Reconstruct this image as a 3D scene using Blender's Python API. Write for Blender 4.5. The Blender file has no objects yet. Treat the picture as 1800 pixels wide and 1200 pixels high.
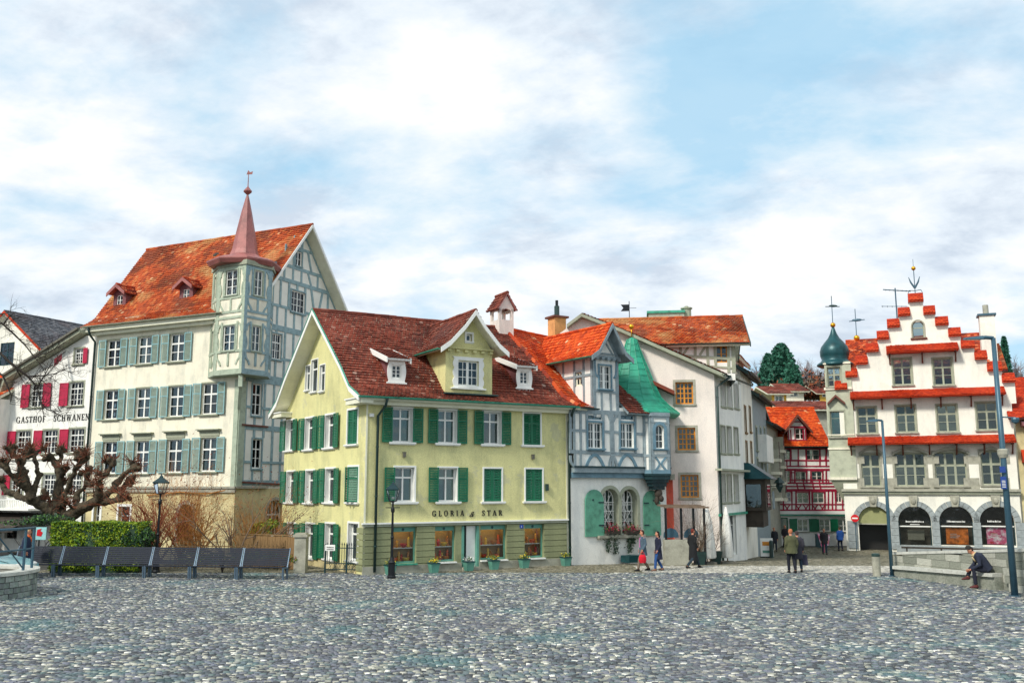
import bpy, bmesh, math, random
import numpy as np
from mathutils import Vector, Matrix, geometry as mgeo
R = math.radians
PI = math.pi
rnd = random.Random(11)
C = bpy.context.scene.collection
scene = bpy.context.scene

# ------------------------------------------------------------------ camera
EYE = 3.5
FPX = 1600.0                      # focal length in pixels of the 1800 px wide photograph
TH = math.atan(255 / FPX)         # the camera looks up a little
cam = bpy.data.cameras.new('camera')
cam.sensor_width = 36.0
cam.lens = 36.0 * FPX / 1800.0
cam.clip_end = 3000
camo = bpy.data.objects.new('camera', cam)
C.objects.link(camo)
camo.location = (0, 0, EYE)
camo.rotation_euler = (PI / 2 + TH, 0, 0)
scene.camera = camo

# ------------------------------------------------------------------ daylight
SUN_EL, SUN_AZ = R(42), R(-136)   # azimuth measured from +Y towards +X: the sun stands behind and left of the camera
world = bpy.data.worlds.new('World')
scene.world = world
world.use_nodes = True
wn = world.node_tree
wn.nodes.clear()
def WN(t, **k):
    n = wn.nodes.new(t)
    for a, b in k.items():
        setattr(n, a, b)
    return n
def wl(a, b): wn.links.new(a, b)
wo = WN('ShaderNodeOutputWorld'); bg = WN('ShaderNodeBackground')
sky = WN('ShaderNodeTexSky', sky_type='NISHITA', sun_disc=False, sun_elevation=SUN_EL, sun_rotation=SUN_AZ, air_density=1.0, dust_density=0.6)
bg.inputs['Strength'].default_value = 0.092
tc = WN('ShaderNodeTexCoord'); sp = WN('ShaderNodeSeparateXYZ'); wl(tc.outputs['Generated'], sp.inputs[0])
def wmath(op, a, b=None):
    n = WN('ShaderNodeMath', operation=op)
    for i, v in enumerate((a, b)):
        if v is None: continue
        if isinstance(v, (int, float)): n.inputs[i].default_value = v
        else: wl(v, n.inputs[i])
    return n.outputs[0]
zc = wmath('ADD', wmath('MAXIMUM', sp.outputs[2], 0.0), 0.34)
cx = wmath('DIVIDE', sp.outputs[0], zc); cy = wmath('DIVIDE', sp.outputs[1], zc)
cv = WN('ShaderNodeCombineXYZ'); wl(cx, cv.inputs[0]); wl(cy, cv.inputs[1])
mp = WN('ShaderNodeMapping'); wl(cv.outputs[0], mp.inputs[0])
mp.inputs['Rotation'].default_value = (0, 0, R(38)); mp.inputs['Scale'].default_value = (1.15, 1.6, 1); mp.inputs['Location'].default_value = (11.8, 14.2, 0)
def wnoise(scale, detail, rough, dist, off=None):
    n = WN('ShaderNodeTexNoise'); n.inputs['Scale'].default_value = scale; n.inputs['Detail'].default_value = detail
    n.inputs['Roughness'].default_value = rough; n.inputs['Distortion'].default_value = dist
    if off:
        m2 = WN('ShaderNodeMapping'); m2.inputs['Location'].default_value = off; wl(mp.outputs[0], m2.inputs[0]); wl(m2.outputs[0], n.inputs[0])
    else: wl(mp.outputs[0], n.inputs[0])
    return n.outputs[0]
def wramp(fac, stops):
    n = WN('ShaderNodeValToRGB'); wl(fac, n.inputs[0]); e = n.color_ramp.elements
    while len(e) < len(stops): e.new(0.5)
    for q, (p, c) in zip(e, stops): q.position = p; q.color = (*c, 1) if len(c) == 3 else c
    return n.outputs[0]
def wmix(f, a, b, mode='MIX'):
    n = WN('ShaderNodeMix', data_type='RGBA', blend_type=mode)
    for s, v in ((n.inputs['Factor'], f), (n.inputs[6], a), (n.inputs[7], b)):
        if isinstance(v, (int, float)): s.default_value = v
        elif isinstance(v, tuple): s.default_value = (*v, 1)
        else: wl(v, s)
    return n.outputs[2]
cover = wramp(wnoise(1.35, 9, 0.58, 0.15), [(0.36, (.18, .18, .18)), (0.53, (1, 1, 1))])
shade = wramp(wnoise(2.8, 10, 0.60, 0.15, (7, 2, 0)), [(0.36, (5.6, 6.4, 7.4)), (0.46, (7.3, 8.0, 8.7)), (0.57, (8.9, 9.0, 9.0))])
blue = wmix(0.8, sky.outputs[0], (3.7, 6.7, 8.8))
wl(wmix(cover, blue, shade), bg.inputs['Color'])
wl(bg.outputs[0], wo.inputs[0])

sl = bpy.data.lights.new('sun', 'SUN'); sl.energy = 2.7; sl.angle = R(9); sl.color = (1.0, 0.95, 0.86)
so = bpy.data.objects.new('sun', sl); C.objects.link(so)
sd = Vector((math.sin(SUN_AZ) * math.cos(SUN_EL), math.cos(SUN_AZ) * math.cos(SUN_EL), math.sin(SUN_EL)))
so.rotation_euler = sd.to_track_quat('Z', 'Y').to_euler()
so.location = (-30, -30, 60)
vs = scene.view_settings
scene.display_settings.display_device = 'sRGB'
vs.view_transform = 'Standard'; vs.look = 'None'; vs.exposure = 0.34; vs.gamma = 1.0; vs.use_curve_mapping = False
scene.cycles.max_bounces = 6; scene.cycles.transparent_max_bounces = 12; scene.cycles.diffuse_bounces = 3
scene.cycles.glossy_bounces = 3; scene.cycles.caustics_reflective = False; scene.cycles.caustics_refractive = False

# ------------------------------------------------------------------ photograph measurements -> metres
def ray(px, py):
    u = (px - 900) / FPX; v = (600 - py) / FPX
    return Vector((u, math.cos(TH) - v * math.sin(TH), math.sin(TH) + v * math.cos(TH)))
def atY(px, py, Y):
    r = ray(px, py); k = Y / r.y
    return Vector((r.x * k, Y, EYE + r.z * k))
def gz(Y):
    return 0.0 if Y < 42 else (-0.05 * (Y - 42) if Y < 64 else -1.1)
def G(px, py):
    z = 0.0; r = ray(px, py)
    for _ in range(60):
        k = (z - EYE) / r.z; z = 0.5 * z + 0.5 * gz(r.y * k)
    return Vector((r.x * k, r.y * k, gz(r.y * k)))
def vdir(vx):                     # horizontal direction whose lines meet at pixel column vx on the horizon
    return Vector(((vx - 900) / FPX, 1 / math.cos(TH))).normalized()

# ------------------------------------------------------------------ object helpers
WM = {}
def link(o, parent=None, W=None):
    W = W if W is not None else (WM[parent.name] if parent else Matrix())
    C.objects.link(o)
    if parent:
        o.parent = parent; o.matrix_basis = WM[parent.name].inverted() @ W
    else: o.matrix_basis = W
    WM[o.name] = W.copy()
    return o
def tag(o, label=None, cat=None, group=None, kind=None):
    if label: o['label'] = label
    if cat: o['category'] = cat
    if group: o['group'] = group
    if kind: o['kind'] = kind
    return o
def empty(name, W, label, cat, group=None):
    o = bpy.data.objects.new(name, None); o.empty_display_size = 0.3
    if isinstance(W, (Vector, tuple)): W = Matrix.Translation(Vector(W))
    link(o, None, W)
    return tag(o, label, cat, group)
class MB:
    def __init__(s): s.v = []; s.f = []; s.m = []; s.mats = []; s.sm = False
    def mi(s, mat):
        if mat is None: return 0
        if mat not in s.mats: s.mats.append(mat)
        return s.mats.index(mat)
    def face(s, pts, mat=None):
        n = len(s.v); s.v += [tuple(p) for p in pts]; s.f.append(tuple(range(n, n + len(pts)))); s.m.append(s.mi(mat))
    def box(s, x0, x1, y0, y1, z0, z1, mat=None):
        s.hexa([(x0, y0, z0), (x1, y0, z0), (x1, y1, z0), (x0, y1, z0), (x0, y0, z1), (x1, y0, z1), (x1, y1, z1), (x0, y1, z1)], mat)
    def hexa(s, p, mat=None):
        n = len(s.v); s.v += [tuple(q) for q in p]; k = s.mi(mat)
        for f in ((0, 3, 2, 1), (4, 5, 6, 7), (0, 1, 5, 4), (1, 2, 6, 5), (2, 3, 7, 6), (3, 0, 4, 7)):
            s.f.append(tuple(n + i for i in f)); s.m.append(k)
    def bar(s, a, b, w, d=None, up=(0, 0, 1), mat=None):
        a = Vector(a); b = Vector(b); d = d or w; t = (b - a).normalized(); up = Vector(up)
        if abs(t.dot(up)) > 0.98: up = Vector((0, 1, 0))
        r = t.cross(up).normalized() * w / 2; u = r.cross(t).normalized() * d / 2
        s.hexa([a - r - u, a + r - u, b + r - u, b - r - u, a - r + u, a + r + u, b + r + u, b - r + u], mat)
    def prism(s, poly, y0, y1, mat=None):      # poly of (x,z), extruded along y
        n = len(s.v); k = s.mi(mat); m = len(poly)
        s.v += [(x, y0, z) for x, z in poly] + [(x, y1, z) for x, z in poly]
        s.f += [tuple(n + i for i in range(m)), tuple(n + m + i for i in reversed(range(m)))]; s.m += [k, k]
        for i in range(m):
            j = (i + 1) % m; s.f.append((n + i, n + m + i, n + m + j, n + j)); s.m.append(k)
    def column(s, poly, z0, z1, mat=None):     # poly of (x,y), extruded upwards
        n = len(s.v); k = s.mi(mat); m = len(poly)
        s.v += [(x, y, z0) for x, y in poly] + [(x, y, z1) for x, y in poly]
        s.f += [tuple(n + i for i in range(m)), tuple(n + m + i for i in reversed(range(m)))]; s.m += [k, k]
        for i in range(m):
            j = (i + 1) % m; s.f.append((n + i, n + j, n + m + j, n + m + i)); s.m.append(k)
    def tube(s, pts, rad, n=8, mat=None, cap=True, flat=1.0):
        pts = [Vector(p) for p in pts]; k = s.mi(mat); b = len(s.v)
        if not isinstance(rad, (list, tuple)): rad = [rad] * len(pts)
        ref = None
        for i, p in enumerate(pts):
            t = (pts[min(i + 1, len(pts) - 1)] - pts[max(i - 1, 0)]).normalized()
            if ref is None: ref = Vector((1, 0, 0)) if abs(t.x) < 0.9 else Vector((0, 1, 0))
            u = (ref - t * ref.dot(t)).normalized(); w = t.cross(u); ref = u
            rr = rad[i]; ru, rw = rr if isinstance(rr, (tuple, list)) else (rr, rr * flat)
            s.v += [tuple(p + u * ru * math.cos(2 * PI * j / n) + w * rw * math.sin(2 * PI * j / n)) for j in range(n)]
        for i in range(len(pts) - 1):
            for j in range(n):
                s.f.append((b + i * n + j, b + i * n + (j + 1) % n, b + (i + 1) * n + (j + 1) % n, b + (i + 1) * n + j)); s.m.append(k)
        if cap:
            s.f += [tuple(b + j for j in reversed(range(n))), tuple(b + (len(pts) - 1) * n + j for j in range(n))]; s.m += [k, k]
    def lathe(s, prof, n=16, c=(0, 0), mat=None, a0=0.0, ell=1.0):
        k = s.mi(mat); b = len(s.v)
        for r, z in prof:
            s.v += [(c[0] + r * math.cos(a0 + 2 * PI * j / n), c[1] + ell * r * math.sin(a0 + 2 * PI * j / n), z) for j in range(n)]
        for i in range(len(prof) - 1):
            for j in range(n):
                s.f.append((b + i * n + j, b + i * n + (j + 1) % n, b + (i + 1) * n + (j + 1) % n, b + (i + 1) * n + j)); s.m.append(k)
        s.f += [tuple(b + j for j in reversed(range(n))), tuple(b + (len(prof) - 1) * n + j for j in range(n))]; s.m += [k, k]
    def ball(s, c, r, n=10, mat=None):
        rx, ry, rz = r if isinstance(r, (tuple, list)) else (r, r, r)
        k = s.mi(mat); b = len(s.v); m = max(4, n // 2 + 1)
        for i in range(m + 1):
            a = PI * i / m; q = max(math.sin(a), 0.02)
            s.v += [(c[0] + rx * q * math.cos(2 * PI * j / n), c[1] + ry * q * math.sin(2 * PI * j / n), c[2] - rz * math.cos(a)) for j in range(n)]
        for i in range(m):
            for j in range(n):
                s.f.append((b + i * n + j, b + i * n + (j + 1) % n, b + (i + 1) * n + (j + 1) % n, b + (i + 1) * n + j)); s.m.append(k)
    def mesh(s, name, mat=None, smooth=False, fix=True):
        me = bpy.data.meshes.new(name); me.from_pydata(s.v, [], s.f)
        for q in (s.mats or ([mat] if mat else [])): me.materials.append(q)
        if s.mats: me.polygons.foreach_set('material_index', s.m)
        if fix and len(s.f) < 60000:
            bm = bmesh.new(); bm.from_mesh(me); bmesh.ops.recalc_face_normals(bm, faces=bm.faces); bm.to_mesh(me); bm.free()
        if smooth or s.sm: me.polygons.foreach_set('use_smooth', [True] * len(me.polygons))
        me.update()
        return me
    def build(s, name, mat=None, parent=None, W=None, smooth=False, fix=True):
        return link(bpy.data.objects.new(name, s.mesh(name, mat, smooth, fix)), parent, W)
def inst(name, me, parent, W):
    return link(bpy.data.objects.new(name, me), parent, W)
def T(x, y, z): return Matrix.Translation((x, y, z))
def RZ(a): return Matrix.Rotation(a, 4, 'Z')
def remesh(mb, voxel, smooth=2, mat=None, name='mesh'):
    me = mb.mesh(name, mat); o = bpy.data.objects.new('tmp', me); C.objects.link(o)
    m = o.modifiers.new('r', 'REMESH'); m.mode = 'VOXEL'; m.voxel_size = voxel; m.use_smooth_shade = True
    if smooth:
        m = o.modifiers.new('s', 'SMOOTH'); m.iterations = smooth; m.factor = 0.5
    dg = bpy.context.evaluated_depsgraph_get(); dg.update()
    r = bpy.data.meshes.new_from_object(o.evaluated_get(dg)); r.name = name
    bpy.data.objects.remove(o); bpy.data.meshes.remove(me)
    if mat:
        r.materials.clear(); r.materials.append(mat)
    return r

# ------------------------------------------------------------------ materials
def lin(c):
    if isinstance(c, str):
        c = [int(c[i:i + 2], 16) / 255 for i in (0, 2, 4)]
        c = [x / 12.92 if x < 0.04045 else ((x + 0.055) / 1.055) ** 2.4 for x in c]
    return tuple(c)
def newmat(name):
    m = bpy.data.materials.new(name); m.use_nodes = True; nt = m.node_tree; nt.nodes.clear()
    o = nt.nodes.new('ShaderNodeOutputMaterial'); b = nt.nodes.new('ShaderNodeBsdfPrincipled'); nt.links.new(b.outputs[0], o.inputs[0])
    return m, nt, b
def nnode(nt, t, ins=None, **k):
    n = nt.nodes.new(t)
    for a, b in k.items(): setattr(n, a, b)
    for a, b in (ins or {}).items():
        if hasattr(b, 'is_linked') or isinstance(b, bpy.types.NodeSocket): nt.links.new(b, n.inputs[a])
        else: n.inputs[a].default_value = b
    return n
def nramp(nt, fac, stops, interp='LINEAR'):
    n = nt.nodes.new('ShaderNodeValToRGB'); nt.links.new(fac, n.inputs[0]); e = n.color_ramp.elements; n.color_ramp.interpolation = interp
    while len(e) < len(stops): e.new(0.5)
    for q, (p, c) in zip(e, stops): q.position = p; q.color = (*lin(c), 1)
    return n.outputs[0]
def nmix(nt, f, a, b, mode='MIX'):
    n = nt.nodes.new('ShaderNodeMix'); n.data_type = 'RGBA'; n.blend_type = mode
    for s, v in ((n.inputs['Factor'], f), (n.inputs[6], a), (n.inputs[7], b)):
        if isinstance(v, (int, float)): s.default_value = v
        elif isinstance(v, tuple): s.default_value = (*v, 1)
        else: nt.links.new(v, s)
    return n.outputs[2]
def coords(nt, scale=(1, 1, 1)):
    t = nt.nodes.new('ShaderNodeTexCoord'); m = nt.nodes.new('ShaderNodeMapping'); nt.links.new(t.outputs['Object'], m.inputs[0]); m.inputs['Scale'].default_value = scale
    return m.outputs[0]
def mat(name, col, rough=0.75, var=0.14, scale=2.0, fine=0.08, bump=0.25, bscale=40, metal=0.0, streak=0.0, stretch=(1, 1, 1), col2=None, patch=None):
    """painted / plaster / stone surface: large stains, fine grain, optional vertical streaks, relief"""
    m, nt, b = newmat(name); c = lin(col)
    co = coords(nt, stretch)
    n1 = nnode(nt, 'ShaderNodeTexNoise', {'Vector': co, 'Scale': scale, 'Detail': 6.0, 'Roughness': 0.62}).outputs[0]
    dark = tuple(x * (1 - var * 2.2) for x in c) if col2 is None else lin(col2); light = tuple(min(1, x * (1 + var)) for x in c)
    base = nramp(nt, n1, [(0.33, dark), (0.5, c), (0.68, light)])
    n2 = nnode(nt, 'ShaderNodeTexNoise', {'Vector': co, 'Scale': bscale, 'Detail': 3.0, 'Roughness': 0.6}).outputs[0]
    g = nramp(nt, n2, [(0.3, (1 - fine * 2,) * 3), (0.7, (1 + fine,) * 3)])
    base = nmix(nt, 1.0, base, g, 'MULTIPLY')
    if patch:
        n4 = nnode(nt, 'ShaderNodeTexNoise', {'Vector': co, 'Scale': patch[1], 'Detail': 10.0, 'Roughness': 0.7}).outputs[0]
        base = nmix(nt, nramp(nt, n4, [(0.56, (0, 0, 0)), (0.60, (patch[2],) * 3)]), base, lin(patch[0]))
    if streak:
        co2 = coords(nt, (1.3, 1.3, 0.35))
        n3 = nnode(nt, 'ShaderNodeTexNoise', {'Vector': co2, 'Scale': 1.0, 'Detail': 9.0, 'Roughness': 0.72}).outputs[0]
        s = nramp(nt, n3, [(0.36, (1 - streak * 1.5, 1 - streak * 1.35, 1 - streak * 1.2)), (0.52, (1, 1, 1))])
        base = nmix(nt, 1.0, base, s, 'MULTIPLY')
    nt.links.new(base, b.inputs['Base Color'])
    b.inputs['Roughness'].default_value = rough; b.inputs['Metallic'].default_value = metal
    if bump:
        bp = nnode(nt, 'ShaderNodeBump', {'Height': n2, 'Strength': bump, 'Distance': 0.02}); nt.links.new(bp.outputs[0], b.inputs['Normal'])
    return m
def island_mat(name, stops, patch=None, pscale=0.5, pfac=0.6, rough=0.8, objrand=False, grain=0.25, gs=30, spec=0.3):
    """every loose piece of the mesh takes its own tone from the ramp; broad weathering patches lie over them"""
    m, nt, b = newmat(name)
    if objrand: r = nnode(nt, 'ShaderNodeObjectInfo').outputs['Random']
    else: r = nnode(nt, 'ShaderNodeNewGeometry').outputs['Random Per Island']
    base = nramp(nt, r, stops, 'LINEAR')
    co = coords(nt)
    if patch:
        n1 = nnode(nt, 'ShaderNodeTexNoise', {'Vector': co, 'Scale': pscale, 'Detail': 5.0, 'Roughness': 0.6}).outputs[0]
        for lo, hi, c, f in patch:
            k = nramp(nt, n1, [(lo, (0, 0, 0)), (hi, (f, f, f))]) if lo < hi else nramp(nt, n1, [(hi, (f, f, f)), (lo, (0, 0, 0))])
            base = nmix(nt, k, base, lin(c))
    n2 = nnode(nt, 'ShaderNodeTexNoise', {'Vector': co, 'Scale': gs, 'Detail': 3.0, 'Roughness': 0.6}).outputs[0]
    base = nmix(nt, 1.0, base, nramp(nt, n2, [(0.3, (1 - grain,) * 3), (0.7, (1 + grain * 0.5,) * 3)]), 'MULTIPLY')
    nt.links.new(base, b.inputs['Base Color']); b.inputs['Roughness'].default_value = rough
    b.inputs['Specular IOR Level'].default_value = spec
    bp = nnode(nt, 'ShaderNodeBump', {'Height': n2, 'Strength': 0.3, 'Distance': 0.02}); nt.links.new(bp.outputs[0], b.inputs['Normal'])
    return m
def glass_mat(name, tint=(0.55, 0.62, 0.62), refl=0.03):
    m = bpy.data.materials.new(name); m.use_nodes = True; nt = m.node_tree; nt.nodes.clear()
    o = nt.nodes.new('ShaderNodeOutputMaterial')
    t = nnode(nt, 'ShaderNodeBsdfTransparent', {'Color': (*tint, 1)}); g = nnode(nt, 'ShaderNodeBsdfGlossy', {'Roughness': 0.03, 'Color': (0.8, 0.88, 0.95, 1)})
    lw = nnode(nt, 'ShaderNodeLayerWeight', {'Blend': 0.25}); co = coords(nt)
    nz = nnode(nt, 'ShaderNodeTexNoise', {'Vector': co, 'Scale': 2.5, 'Detail': 1.0})
    bp = nnode(nt, 'ShaderNodeBump', {'Height': nz.outputs[0], 'Strength': 0.06, 'Distance': 0.05}); nt.links.new(bp.outputs[0], g.inputs['Normal'])
    a = nnode(nt, 'ShaderNodeMath', {0: lw.outputs['Fresnel'], 1: refl}, operation='ADD')
    mx = nnode(nt, 'ShaderNodeMixShader', {0: a.outputs[0]}); nt.links.new(t.outputs[0], mx.inputs[1]); nt.links.new(g.outputs[0], mx.inputs[2])
    nt.links.new(mx.outputs[0], o.inputs[0])
    return m
M = {}
M['cream'] = mat('cream plaster', 'f5eed6', var=0.05, scale=0.5, streak=0.17, fine=0.08, bscale=25, patch=('e2dcc4', .7, .45))
M['sand'] = mat('sand plaster', 'd6c795', var=0.14, scale=0.9, streak=0.14, fine=0.07, bscale=25)
M['white'] = mat('white plaster', 'f5f3ea', var=0.05, scale=0.6, streak=0.12, fine=0.07, bscale=25, patch=('dcdad0', .8, .45))
M['warmwhite'] = mat('warm white plaster', 'f7f3e4', var=0.05, scale=0.5, streak=0.11, fine=0.07, bscale=22, patch=('e0dccb', .8, .4))
M['pink'] = mat('pinkish white plaster', 'f2e6da', var=0.07, scale=0.4, streak=0.10, fine=0.08, bscale=22)
M['yellow'] = mat('yellow plaster', 'dfd99a', var=0.08, scale=0.6, streak=0.17, fine=0.10, bscale=20, patch=('bdbb9c', .9, .55))
M['green_plaster'] = mat('banded green grey stone', '93976f', var=0.16, scale=1.1, streak=0.12, bscale=18)
M['greydark'] = mat('dark soffit', '6d6a5e', var=0.1)
M['stone_trim'] = mat('grey green stone trim', 'a3a791', var=0.1, scale=3)
M['sandstone'] = mat('grey sandstone', 'a8a695', var=0.14, scale=2, bscale=25)
M['greystone'] = mat('bluish grey stone', '9ba3a3', var=0.14, scale=2, bscale=25)
M['white_paint'] = mat('white paint', 'f1f1ea', rough=0.45, var=0.03, fine=0.03, bump=0.05)
M['ivory_paint'] = mat('ivory paint', 'eae8cf', rough=0.5, var=0.05, fine=0.04, bump=0.08)
M['teal_timber'] = mat('teal grey painted timber', '8ea9ae', rough=0.6, var=0.14, scale=3, stretch=(1, 1, 1), bump=0.3, bscale=18)
M['sage_timber'] = mat('sage painted timber', 'acb8a2', rough=0.6, var=0.12, scale=3, bump=0.3, bscale=18)
M['blue_timber'] = mat('blue painted timber', '6c8d9c', rough=0.6, var=0.13, scale=3, bump=0.3, bscale=18)
M['lilac_timber'] = mat('lilac grey painted timber', '8b9a9f', rough=0.6, var=0.12, scale=3, bump=0.3, bscale=18)
M['red_timber'] = mat('dark red painted timber', '9c1236', rough=0.6, var=0.12, scale=3, bump=0.2)
M['teal_shutter'] = mat('pale teal shutter paint', '8db9bd', rough=0.5, var=0.08, bump=0.1)
M['teal_slat'] = mat('grey green slat paint', '86988a', rough=0.55, var=0.1, bump=0.1)
M['green_shutter'] = mat('dark green shutter paint', '0a6a48', rough=0.45, var=0.12, bump=0.1)
M['copper_shutter'] = mat('verdigris iron shutter', '5a9a80', rough=0.6, var=0.16, scale=3)
M['red_shutter'] = mat('crimson shutter paint', 'b5123f', rough=0.5, var=0.1, bump=0.1)
M['orange_wood'] = mat('orange varnished wood', 'd68a1c', rough=0.5, var=0.1, bump=0.1)
M['iron'] = mat('dark iron', '1d3a3e', rough=0.45, var=0.15, metal=0.3, bump=0.1)
M['black_iron'] = mat('black painted iron', '14181c', rough=0.4, var=0.1, metal=0.3, bump=0.05)
M['pipe'] = mat('dark green pipe', '27403c', rough=0.45, var=0.15, bump=0.05)
M['copper_green'] = mat('green copper', '2a9c7c', rough=0.5, var=0.22, scale=1.6, col2='1d8a6d', streak=0.2)
M['copper_teal'] = mat('dark teal copper', '174a4e', rough=0.35, var=0.2, scale=1.4, metal=0.25)
M['copper_gutter'] = mat('verdigris gutter', '3d9a7f', rough=0.5, var=0.2, scale=3)
M['copper_red'] = mat('reddish copper sheet', 'a4655f', rough=0.5, var=0.14, scale=1.6, metal=0.1, streak=0.12)
M['gold'] = mat('gilt metal', 'e0a32a', rough=0.3, var=0.05, metal=0.8, bump=0)
M['lamp_grey'] = mat('grey blue lamp post paint', '3f6070', rough=0.4, var=0.08, metal=0.2, bump=0.05)
M['redwood'] = mat('purple brown boards', '7a4a4c', rough=0.7, var=0.12, scale=3)
M['brown_wood'] = mat('weathered brown wood', '8a6c45', rough=0.8, var=0.2, scale=3, stretch=(4, 4, 0.5))
M['dark_wood'] = mat('dark brown wood', '3c342b', rough=0.8, var=0.2, scale=3)
M['curtain'] = mat('white net curtain', 'd5dad2', rough=0.9, var=0.06, bump=0)
M['curtain_y'] = mat('yellow blind', 'd8d03c', rough=0.9, var=0.06, bump=0)
M['curtain_o'] = mat('ochre curtain', 'b9a483', rough=0.9, var=0.12, bump=0)
M['olive_blind'] = mat('olive roller blind', '97996a', rough=0.8, var=0.08, bump=0.05)
M['glass'] = glass_mat('window glass')
M['glass_teal'] = glass_mat('greenish window glass', (0.42, 0.62, 0.58), 0.07)
M['shopglass'] = glass_mat('shop window glass', (0.95, 0.97, 0.96), 0.02)
M['black'] = mat('black letter paint', '1c1c1a', rough=0.5, var=0.05, bump=0)
M['brown'] = mat('purple brown fascia', '6d3a2b', rough=0.6, var=0.12)
M['tile_orange'] = island_mat('orange clay tiles', [(0.0, '8e3c1e'), (0.4, 'b04a20'), (0.85, 'c05826'), (0.97, 'c8743c'), (1.0, 'd8aa80')],
    [(0.50, 0.60, 'c2935c', 0.72), (0.46, 0.38, '6e3a26', 0.7)], 0.38)
M['tile_brown'] = island_mat('brown red clay tiles', [(0.0, '5c2c22'), (0.4, '763829'), (0.85, '884634'), (0.98, '8c5242'), (1.0, 'b09080')],
    [(0.52, 0.66, '95402c', 0.5), (0.46, 0.36, '54302a', 0.7)], 0.45)
M['tile_red'] = island_mat('bright red tiles', [(0.0, 'a8321a'), (0.5, 'c03a18'), (1.0, 'd04a20')], [(0.55, 0.70, '96382a', .4)], 1.0)
M['tile_orange2'] = island_mat('fresh orange tiles', [(0.0, 'b03a14'), (0.4, 'cf4a14'), (0.9, 'dd5a1c'), (0.98, 'e07a3c'), (1.0, 'e6b48c')],
    [(0.45, 0.34, '843420', 0.6)], 0.8)
M['tile_dark'] = island_mat('dark slate grey tiles', [(0.0, '45474d'), (0.5, '5b5d63'), (1.0, '77777a')], [(0.5, 0.7, '6b5a5a', 0.5)], 0.5)
M['tile_mix'] = island_mat('mottled red tiles', [(0.0, '6e2c22'), (0.5, 'a93c1f'), (0.85, 'cf5524'), (1.0, 'e9a070')],
    [(0.5, 0.66, 'c84c1e', 0.6), (0.45, 0.33, '54302a', 0.7)], 0.6)

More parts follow.
